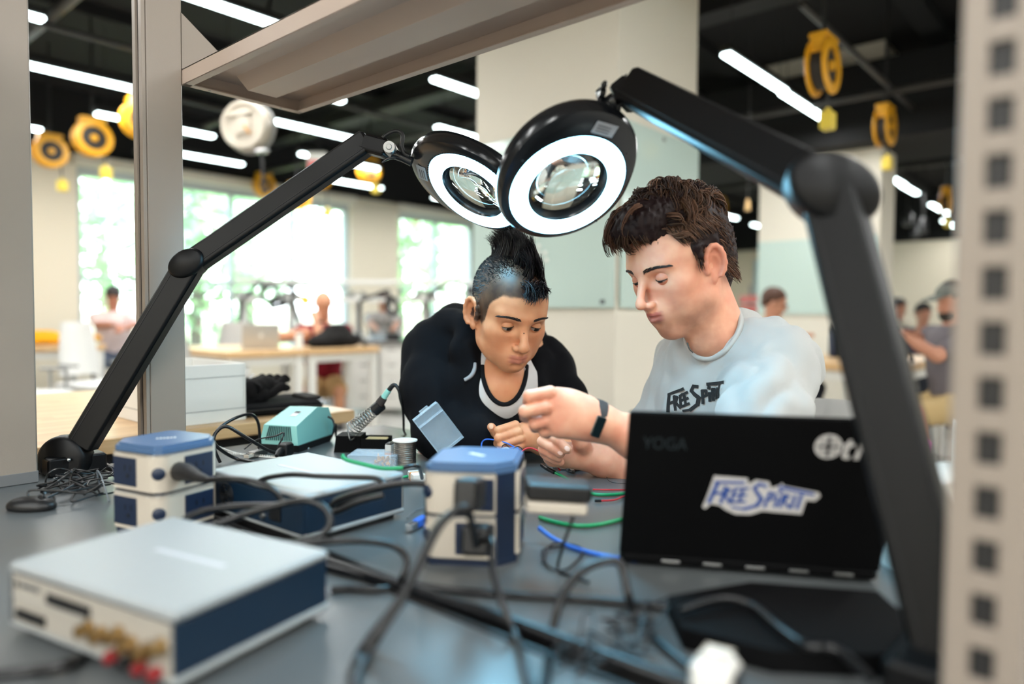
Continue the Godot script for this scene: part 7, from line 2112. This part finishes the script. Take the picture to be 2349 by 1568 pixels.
func G(px: float, py: float, h := TOP) -> Vector3:   # the same on a level surface at height h
	var r := cam_f + cam_r * ((px - 1174.5) / FPX) - cam_u * ((py - 784.0) / FPX)
	return EYE + r * ((h - EYE.y) / r.y)


func frame(at: Vector3, y: Vector3, z: Vector3) -> Transform3D:   # y kept, z made square to it
	var b := y.normalized()
	var a := b.cross(z).normalized()
	return Transform3D(Basis(a, b, a.cross(b)), at)


func turned(at: Vector3, deg: float) -> Transform3D:
	return Transform3D(Basis(Vector3.UP, deg_to_rad(deg)), at)


# ---------------------------------------------------------------- helpers: nodes
var taken := {}

func numbered(called: String) -> String:
	if not taken.has(called):
		taken[called] = 0
		return called
	taken[called] += 1
	return "%s_%03d" % [called, taken[called]]


func tag(o: Node, label: String, category: String, group := "", kind := "") -> Node:
	if label:
		o.set_meta("label", label)
	if category:
		o.set_meta("category", category)
	if group:
		o.set_meta("group", group)
	if kind:
		o.set_meta("kind", kind)
	return o


func thing(called: String, label: String, category: String, at := Transform3D(), group := "") -> Node3D:
	var o := Node3D.new()
	o.name = numbered(called)
	add_child(o)
	o.transform = at
	tag(o, label, category, group)
	return o


func part(m: MB, called: String, material: Material, parent: Node, label := "", kind := "") -> MeshInstance3D:
	var o := MeshInstance3D.new()
	o.name = called
	o.mesh = m.mesh()
	o.material_override = null
	o.set_surface_override_material(0, material)
	parent.add_child(o, true)
	if label:
		o.set_meta("label", label)
	if kind:
		o.set_meta("kind", kind)
	return o


func one(m: MB, called: String, material: Material, label: String, category: String, group := "", at := Transform3D()) -> MeshInstance3D:
	var o := MeshInstance3D.new()
	o.name = numbered(called)
	o.mesh = m.mesh()
	o.set_surface_override_material(0, material)
	add_child(o)
	o.transform = at
	tag(o, label, category, group)
	return o


func loose(m: MB, called: String, material: Material, label: String, category: String, group := "") -> MeshInstance3D:
	# built in world places: moved so that its node stands at its base
	var b := m.base()
	m.shift(-b)
	return one(m, called, material, label, category, group, Transform3D(Basis(), b))


func struct(m: MB, called: String, material: Material, parent: Node = null) -> MeshInstance3D:
	if parent:
		return part(m, called, material, parent)
	var o := one(m, called, material, "", "")
	o.set_meta("kind", "structure")
	return o


func again(o: Node3D, at: Transform3D, label := "", group := "") -> Node3D:
	var c: Node3D = o.duplicate()
	c.name = numbered(String(o.name).rstrip("0123456789").trim_suffix("_"))
	add_child(c)
	c.transform = at
	if label:
		c.set_meta("label", label)
	if group:
		c.set_meta("group", group)
	return c


# ---------------------------------------------------------------- helpers: materials
func mat(c: Color, rough := 0.6, metal := 0.0, spec := 0.5) -> StandardMaterial3D:
	var m := StandardMaterial3D.new()
	m.albedo_color = c
	m.roughness = rough
	m.metallic = metal
	m.metallic_specular = spec
	return m


func glow(c: Color, strength: float) -> StandardMaterial3D:
	var m := mat(c, 0.5)
	m.emission_enabled = true
	m.emission = c
	m.emission_energy_multiplier = strength
	return m


func noise_tex(freq: float, octaves := 3, seed_ := 1, as_normal := false, ramp: Gradient = null, size := 512, bump := 4.0) -> NoiseTexture2D:
	var n := FastNoiseLite.new()
	n.seed = seed_
	n.noise_type = FastNoiseLite.TYPE_SIMPLEX_SMOOTH
	n.frequency = freq
	n.fractal_octaves = octaves
	var t := NoiseTexture2D.new()
	t.width = size
	t.height = size
	t.seamless = true
	t.noise = n
	t.as_normal_map = as_normal
	t.bump_strength = bump
	if ramp:
		t.color_ramp = ramp
	return t


func ramp2(a: Color, b: Color) -> Gradient:
	var g := Gradient.new()
	g.set_color(0, a)
	g.set_color(1, b)
	return g


func bumped(m: StandardMaterial3D, t: Texture2D, scale: float, strength: float, world := false) -> StandardMaterial3D:
	m.normal_enabled = true
	m.normal_texture = t
	m.normal_scale = strength
	m.uv1_triplanar = true
	m.uv1_world_triplanar = world
	m.uv1_scale = Vector3.ONE * scale
	return m


func tinted(m: StandardMaterial3D) -> StandardMaterial3D:
	m.vertex_color_use_as_albedo = true
	return m


func lin(hex: String) -> Color:   # an sRGB colour as a linear vertex colour
	return Color(hex).srgb_to_linear()


# ---------------------------------------------------------------- helpers: shapes
class MB:
	var v := PackedVector3Array()
	var n := PackedVector3Array()
	var c := PackedColorArray()
	var t := PackedVector2Array()
	var i := PackedInt32Array()
	var col := Color.WHITE
	var colored := false

	func paint(k: Color) -> MB:
		col = k
		colored = true
		return self

	func vert(p: Vector3, nn: Vector3, uv := Vector2.ZERO) -> int:
		v.append(p)
		n.append(nn)
		c.append(col)
		t.append(uv)
		return v.size() - 1

	func tri(a: int, b: int, d: int) -> void:
		var g := (v[b] - v[a]).cross(v[d] - v[a])
		if g.dot(n[a] + n[b] + n[d]) > 0.0:
			i.append_array(PackedInt32Array([a, d, b]))
		else:
			i.append_array(PackedInt32Array([a, b, d]))

	func quad(a: int, b: int, d: int, e: int) -> void:
		tri(a, b, d)
		tri(a, d, e)

	func face(pts: Array, nn: Vector3) -> void:
		var k := []
		for p in pts:
			k.append(vert(p, nn))
		for j in range(1, pts.size() - 1):
			tri(k[0], k[j], k[j + 1])

	func base() -> Vector3:
		var lo := v[0]
		var hi := v[0]
		for p in v:
			lo = lo.min(p)
			hi = hi.max(p)
		return Vector3((lo.x + hi.x) / 2.0, lo.y, (lo.z + hi.z) / 2.0)

	func shift(by: Vector3) -> void:
		for k in v.size():
			v[k] += by

	func box(at: Transform3D, s: Vector3, r := 0.002) -> MB:   # edges rounded by r; at = its middle
		var h := s / 2.0
		r = minf(r, minf(h.x, minf(h.y, h.z)) * 0.95)
		var ids := {}
		for ax in 3:
			for sg in [-1.0, 1.0]:
				var q := []
				for uv in [[-1, -1], [1, -1], [1, 1], [-1, 1]]:
					var p := Vector3.ZERO
					p[ax] = sg * h[ax]
					var a1 := (ax + 1) % 3
					var a2 := (ax + 2) % 3
					p[a1] = uv[0] * (h[a1] - r)
					p[a2] = uv[1] * (h[a2] - r)
					var nn := Vector3.ZERO
					nn[ax] = sg
					var id := vert(at * p, at.basis.orthonormalized() * nn, Vector2(p[a1], p[a2]))
					q.append(id)
					var s3 := Vector3.ZERO
					s3[ax] = sg
					s3[a1] = uv[0]
					s3[a2] = uv[1]
					ids[[ax, int(s3.x), int(s3.y), int(s3.z)]] = id
				quad(q[0], q[1], q[2], q[3])
		for ax in 3:   # edges along ax
			var a1 := (ax + 1) % 3
			var a2 := (ax + 2) % 3
			for u in [-1, 1]:
				for w in [-1, 1]:
					var e := []
					for k in [-1, 1]:
						var s3 := [0, 0, 0]
						s3[ax] = k
						s3[a1] = u
						s3[a2] = w
						e.append([ids[[a1, s3[0], s3[1], s3[2]]], ids[[a2, s3[0], s3[1], s3[2]]]])
					quad(e[0][0], e[0][1], e[1][1], e[1][0])
		for x in [-1, 1]:
			for y in [-1, 1]:
				for z in [-1, 1]:
					tri(ids[[0, x, y, z]], ids[[1, x, y, z]], ids[[2, x, y, z]])
		return self

	func bx(x: float, y: float, z: float, sx: float, sy: float, sz: float, r := 0.002) -> MB:
		return box(Transform3D(Basis(), Vector3(x, y, z)), Vector3(sx, sy, sz), r)

	func bar(a: Vector3, b: Vector3, w: float, h: float, up := Vector3.UP, r := 0.002) -> MB:   # a box from a to b, w across and h along up
		var z := (b - a).normalized()
		var x := up.cross(z).normalized()
		return box(Transform3D(Basis(x, z.cross(x), z), (a + b) / 2.0), Vector3(w, h, a.distance_to(b)), r)

	func tube(pts: PackedVector3Array, rad: Variant, sides := 8, cap := true) -> MB:
		var k := pts.size()
		if k < 2:
			return self
		var d0 := (pts[1] - pts[0]).normalized()
		var u := d0.cross(Vector3.UP if absf(d0.y) < 0.9 else Vector3.RIGHT).normalized()
		var first := v.size()
		for j in k:
			var d := (pts[mini(j + 1, k - 1)] - pts[maxi(j - 1, 0)]).normalized()
			u = (u - d * u.dot(d)).normalized()
			var w := d.cross(u)
			var r: float = rad if rad is float else rad[j]
			for s in sides:
				var a := TAU * s / sides
				var nn := u * cos(a) + w * sin(a)
				vert(pts[j] + nn * r, nn, Vector2(float(s) / sides, float(j) / k))
		for j in k - 1:
			for s in sides:
				var s2 := (s + 1) % sides
				quad(first + j * sides + s, first + j * sides + s2, first + (j + 1) * sides + s2, first + (j + 1) * sides + s)
		if cap:
			for e in [0, k - 1]:
				var nn := (pts[0] - pts[1]).normalized() if e == 0 else (pts[k - 1] - pts[k - 2]).normalized()
				var mid := vert(pts[e], nn)
				var ring := []
				for s in sides:
					ring.append(vert(v[first + e * sides + s], nn))
				for s in sides:
					tri(mid, ring[s], ring[(s + 1) % sides])
		return self

	func rope(ctrl: Array, rad: Variant, sides := 8, fine := 6) -> MB:   # a tube through the given points
		var k := ctrl.size()
		var pts := PackedVector3Array()
		var rr := PackedFloat32Array()
		for j in k - 1:
			var a: Vector3 = ctrl[maxi(j - 1, 0)]
			var b: Vector3 = ctrl[j]
			var d: Vector3 = ctrl[j + 1]
			var e: Vector3 = ctrl[mini(j + 2, k - 1)]
			for s in fine + (1 if j == k - 2 else 0):
				var f := float(s) / fine
				pts.append(b.cubic_interpolate(d, a, e, f))
				if not rad is float:
					rr.append(lerpf(rad[j], rad[j + 1], f))
		if rad is float:
			return tube(pts, rad, sides)
		return tube(pts, rr, sides)

	func lathe(at: Transform3D, prof: Array, sides := 24, crease := 0.6) -> MB:   # prof: Vector2(radius, height), turned about y
		var m := prof.size()
		var nb := at.basis.orthonormalized()
		var segn := []
		for j in m - 1:
			var d: Vector2 = prof[j + 1] - prof[j]
			segn.append(Vector2(d.y, -d.x).normalized())
		# outward side: away from the profile's middle
		for j in m - 1:
			var na: Vector2 = segn[j]
			var nc: Vector2 = segn[j]
			if j > 0 and segn[j - 1].dot(segn[j]) > crease:
				na = (segn[j - 1] + segn[j]).normalized()
			if j < m - 2 and segn[j + 1].dot(segn[j]) > crease:
				nc = (segn[j + 1] + segn[j]).normalized()
			var first := v.size()
			for e in 2:
				var q: Vector2 = prof[j + e]
				var nn: Vector2 = na if e == 0 else nc
				for s in sides:
					var a := TAU * s / sides
					vert(at * Vector3(q.x * cos(a), q.y, q.x * sin(a)), nb * Vector3(nn.x * cos(a), nn.y, nn.x * sin(a)), Vector2(float(s) / sides, q.y))
			for s in sides:
				var s2 := (s + 1) % sides
				quad(first + s, first + s2, first + sides + s2, first + sides + s)
		return self

	func prism(at: Transform3D, poly: PackedVector2Array, depth: float, round_sides := false) -> MB:   # poly in x, y; depth along z, centred
		var nb := at.basis.orthonormalized()
		var idx := Geometry2D.triangulate_polygon(poly)
		for sg in [-1.0, 1.0]:
			var first := v.size()
			for p in poly:
				vert(at * Vector3(p.x, p.y, sg * depth / 2.0), nb * Vector3(0, 0, sg), p)
			for j in range(0, idx.size(), 3):
				tri(first + idx[j], first + idx[j + 1], first + idx[j + 2])
		var m := poly.size()
		var ccw := not Geometry2D.is_polygon_clockwise(poly)
		var en := []
		for j in m:
			var d := (poly[(j + 1) % m] - poly[j]).normalized()
			en.append(Vector2(d.y, -d.x) * (1.0 if ccw else -1.0))
		for j in m:
			var na: Vector2 = en[j]
			var nc: Vector2 = en[j]
			if round_sides:
				na = (en[(j + m - 1) % m] + en[j]).normalized()
				nc = (en[(j + 1) % m] + en[j]).normalized()
			var p: Vector2 = poly[j]
			var q: Vector2 = poly[(j + 1) % m]
			var a := vert(at * Vector3(p.x, p.y, -depth / 2), nb * Vector3(na.x, na.y, 0))
			var b := vert(at * Vector3(q.x, q.y, -depth / 2), nb * Vector3(nc.x, nc.y, 0))
			var d := vert(at * Vector3(q.x, q.y, depth / 2), nb * Vector3(nc.x, nc.y, 0))
			var e := vert(at * Vector3(p.x, p.y, depth / 2), nb * Vector3(na.x, na.y, 0))
			quad(a, b, d, e)
		return self

	func ball(at: Transform3D, r: Vector3, rings := 10, sides := 16, from := -90.0, to := 90.0) -> MB:   # an ellipsoid, or a zone of it
		var first := v.size()
		for j in rings + 1:
			var la := deg_to_rad(lerpf(from, to, float(j) / rings))
			for s in sides + 1:
				var lo := TAU * s / sides
				var q := Vector3(cos(la) * cos(lo), sin(la), cos(la) * sin(lo))
				vert(at * (q * r), (at.basis.orthonormalized() * (q / r)).normalized(), Vector2(float(s) / sides, float(j) / rings))
		for j in rings:
			for s in sides:
				var a := first + j * (sides + 1) + s
				quad(a, a + 1, a + sides + 2, a + sides + 1)
		return self

	func text(at: Transform3D, words: String, height: float, depth := 0.0004, font := "Droid Sans", bold := true, slant := 0.0) -> MB:
		var f := SystemFont.new()
		f.font_names = PackedStringArray([font])
		if bold:
			f.font_weight = 700
		var tm := TextMesh.new()
		tm.text = words
		tm.font = f
		tm.font_size = 32
		tm.pixel_size = height / 24.0
		tm.depth = depth
		tm.curve_step = 2.0
		var a := tm.get_mesh_arrays() if tm.get_surface_count() else []
		if a.is_empty():
			return self
		var first := v.size()
		var vv: PackedVector3Array = a[Mesh.ARRAY_VERTEX]
		var nn: PackedVector3Array = a[Mesh.ARRAY_NORMAL]
		for k in vv.size():
			var p := vv[k]
			p.x += slant * p.y
			vert(at * p, at.basis.orthonormalized() * nn[k])
		var ii: PackedInt32Array = a[Mesh.ARRAY_INDEX] if a[Mesh.ARRAY_INDEX] != null else PackedInt32Array(range(vv.size()))
		for k in ii:
			i.append(first + k)
		return self

	func add(o: MB, at := Transform3D()) -> MB:
		var first := v.size()
		var nb := at.basis.orthonormalized()
		for k in o.v.size():
			v.append(at * o.v[k])
			n.append(nb * o.n[k])
		c.append_array(o.c)
		t.append_array(o.t)
		for k in o.i:
			i.append(first + k)
		colored = colored or o.colored
		return self

	func mesh() -> ArrayMesh:
		var a := []
		a.resize(Mesh.ARRAY_MAX)
		a[Mesh.ARRAY_VERTEX] = v
		a[Mesh.ARRAY_NORMAL] = n
		a[Mesh.ARRAY_TEX_UV] = t
		if colored:
			a[Mesh.ARRAY_COLOR] = c
		a[Mesh.ARRAY_INDEX] = i
		var m := ArrayMesh.new()
		m.add_surface_from_arrays(Mesh.PRIMITIVE_TRIANGLES, a)
		return m


# Soft bodies: a field of rounded cones and ellipsoids joined smoothly, meshed as surface nets.
class Field:
	var a := PackedVector3Array()
	var b := PackedVector3Array()
	var r := PackedVector3Array()      # x, y: end radii of a cone; an ellipsoid's radii are in ext
	var kind := PackedInt32Array()     # 0 cone, 1 ellipsoid; +2 = cut away
	var soft := PackedFloat32Array()
	var inv: Array[Transform3D] = []
	var ext := PackedVector3Array()
	var mid := PackedVector3Array()
	var reach := PackedFloat32Array()
	var wrinkle_most := 0.0
	var tints := false

	func wrinkle(_p: Vector3) -> float:   # folds of cloth
		return 0.0

	func tint(_p: Vector3) -> Color:
		return Color.WHITE

	func cone(p: Vector3, q: Vector3, ra: float, rb: float, k := 0.02, cut := false) -> Field:
		a.append(p)
		b.append(q)
		r.append(Vector3(ra, rb, 0))
		kind.append(2 if cut else 0)
		soft.append(k)
		inv.append(Transform3D())
		ext.append(Vector3.ZERO)
		mid.append((p + q) / 2.0)
		reach.append(p.distance_to(q) / 2.0 + maxf(ra, rb))
		return self

	func chain(pts: Array, rad: Array, k := 0.02) -> Field:
		for j in pts.size() - 1:
			cone(pts[j], pts[j + 1], rad[j], rad[j + 1], k)
		return self

	func egg(at: Transform3D, rr: Vector3, k := 0.02, cut := false) -> Field:
		a.append(at.origin)
		b.append(at.origin)
		r.append(Vector3.ZERO)
		kind.append(3 if cut else 1)
		soft.append(k)
		inv.append(Transform3D(at.basis.orthonormalized(), at.origin).affine_inverse())
		ext.append(rr)
		mid.append(at.origin)
		reach.append(maxf(rr.x, maxf(rr.y, rr.z)))
		return self

	func at_(p: Vector3, which: PackedInt32Array) -> float:
		var d := 1.0
		for j in which:
			var q: float
			var kd := kind[j]
			if kd & 1:
				var l := inv[j] * p
				var e := ext[j]
				var s := l / e
				var k0 := s.length()
				var k1 := (s / e).length()
				q = (k0 - 1.0) * k0 / maxf(k1, 0.0001) if k0 > 0.01 else -minf(e.x, minf(e.y, e.z))
			else:
				var ab := b[j] - a[j]
				var ap := p - a[j]
				var h := clampf(ap.dot(ab) / maxf(ab.length_squared(), 0.0000001), 0.0, 1.0)
				q = (ap - ab * h).length() - lerpf(r[j].x, r[j].y, h)
			var k := soft[j]
			if kd & 2:
				q = -q
				var h2 := clampf(0.5 - 0.5 * (d - q) / k, 0.0, 1.0)
				d = lerpf(d, q, h2) + k * h2 * (1.0 - h2)
			else:
				var h1 := clampf(0.5 + 0.5 * (d - q) / k, 0.0, 1.0)
				d = lerpf(d, q, h1) - k * h1 * (1.0 - h1)
		return d

	func mesh_into(m: MB, cell: float, lo_lim := Vector3(-99, -99, -99), hi_lim := Vector3(99, 99, 99)) -> void:
		var lo := Vector3(99, 99, 99)
		var hi := -lo
		for j in mid.size():
			if kind[j] < 2:
				lo = lo.min(mid[j] - Vector3.ONE * (reach[j] + soft[j]))
				hi = hi.max(mid[j] + Vector3.ONE * (reach[j] + soft[j]))
		lo = (lo - Vector3.ONE * (cell * 2 + wrinkle_most)).max(lo_lim)
		hi = (hi + Vector3.ONE * (cell * 2 + wrinkle_most)).min(hi_lim)
		var nb := Vector3i(((hi - lo) / (cell * 4.0)).ceil())
		var nx := nb.x * 4 + 1
		var ny := nb.y * 4 + 1
		var nz := nb.z * 4 + 1
		var g := PackedFloat32Array()
		g.resize(nx * ny * nz)
		g.fill(1.0)
		var live := []
		var half := cell * 2.0
		var diag := half * 1.7320508
		for bz in nb.z:
			for by in nb.y:
				for bx_ in nb.x:
					var ctr := lo + Vector3(bx_ * 4 + 2, by * 4 + 2, bz * 4 + 2) * cell
					var which := PackedInt32Array()
					for j in mid.size():
						var far := reach[j] + diag + soft[j] + wrinkle_most
						if ctr.distance_squared_to(mid[j]) < far * far:
							which.append(j)
					if which.is_empty():
						continue
					var dc := at_(ctr, which)
					var fillv := 2.0
					if absf(dc) > diag * 1.35 + wrinkle_most:
						if dc > 0.0:
							continue
						fillv = -1.0
					else:
						live.append([bx_, by, bz])
					for z in 5:
						for y in 5:
							var row := ((bz * 4 + z) * ny + by * 4 + y) * nx + bx_ * 4
							for x in 5:
								if fillv < 0.0:
									if g[row + x] == 1.0:
										g[row + x] = -1.0
								elif absf(g[row + x]) == 1.0:
									var p := lo + Vector3(bx_ * 4 + x, by * 4 + y, bz * 4 + z) * cell
									var d := at_(p, which)
									if wrinkle_most > 0.0:
										d += wrinkle(p)
									g[row + x] = clampf(d, -0.9, 0.9)
		var ids := {}
		var first := m.v.size()
		var offs := [0, 1, nx, nx + 1, nx * ny, nx * ny + 1, nx * ny + nx, nx * ny + nx + 1]
		for blk in live:
			for z in 4:
				for y in 4:
					for x in 4:
						var ix: int = blk[0] * 4 + x
						var iy: int = blk[1] * 4 + y
						var iz: int = blk[2] * 4 + z
						var o := (iz * ny + iy) * nx + ix
						var s0 := g[o] < 0.0
						var mixed := false
						for k in range(1, 8):
							if (g[o + offs[k]] < 0.0) != s0:
								mixed = true
								break
						if not mixed:
							continue
						var sum := Vector3.ZERO
						var cnt := 0
						for k in 8:
							for ax in 3:
								var k2 := k | (1 << ax)
								if k2 == k:
									continue
								var va := g[o + offs[k]]
								var vb := g[o + offs[k2]]
								if (va < 0.0) != (vb < 0.0):
									var p := Vector3(k & 1, (k >> 1) & 1, (k >> 2) & 1)
									p[ax] += va / (va - vb)
									sum += p
									cnt += 1
						var wp := lo + (Vector3(ix, iy, iz) + sum / cnt) * cell
						if tints:
							m.col = tint(wp)
							m.colored = true
						ids[o] = m.vert(wp, Vector3.ZERO)
		var steps := [1, nx, nx * ny]
		for o in ids.keys():
			for ax in 3:
				var s0: float = g[o]
				var s1: float = g[o + steps[ax]]
				if (s0 < 0.0) == (s1 < 0.0):
					continue
				var u: int = steps[(ax + 1) % 3]
				var w: int = steps[(ax + 2) % 3]
				if not (ids.has(o - u) and ids.has(o - w) and ids.has(o - u - w)):
					continue
				var q := [ids[o], ids[o - u], ids[o - u - w], ids[o - w]]
				if s0 >= 0.0:
					q.reverse()
				# outward is from inside to outside; clockwise seen from there
				var p0 := m.v[q[0]]
				var gn := (m.v[q[1]] - p0).cross(m.v[q[2]] - p0) + (m.v[q[2]] - p0).cross(m.v[q[3]] - p0)
				var out := Vector3.ZERO
				out[ax] = 1.0 if s0 < 0.0 else -1.0
				if gn.dot(out) < 0.0:
					gn = -gn
				for e in q:
					m.n[e] += gn
				if (m.v[q[1]] - p0).cross(m.v[q[2]] - p0).dot(gn) > 0.0:
					m.i.append_array(PackedInt32Array([q[0], q[2], q[1], q[0], q[3], q[2]]))
				else:
					m.i.append_array(PackedInt32Array([q[0], q[1], q[2], q[0], q[2], q[3]]))
		for k in range(first, m.v.size()):
			m.n[k] = m.n[k].normalized()
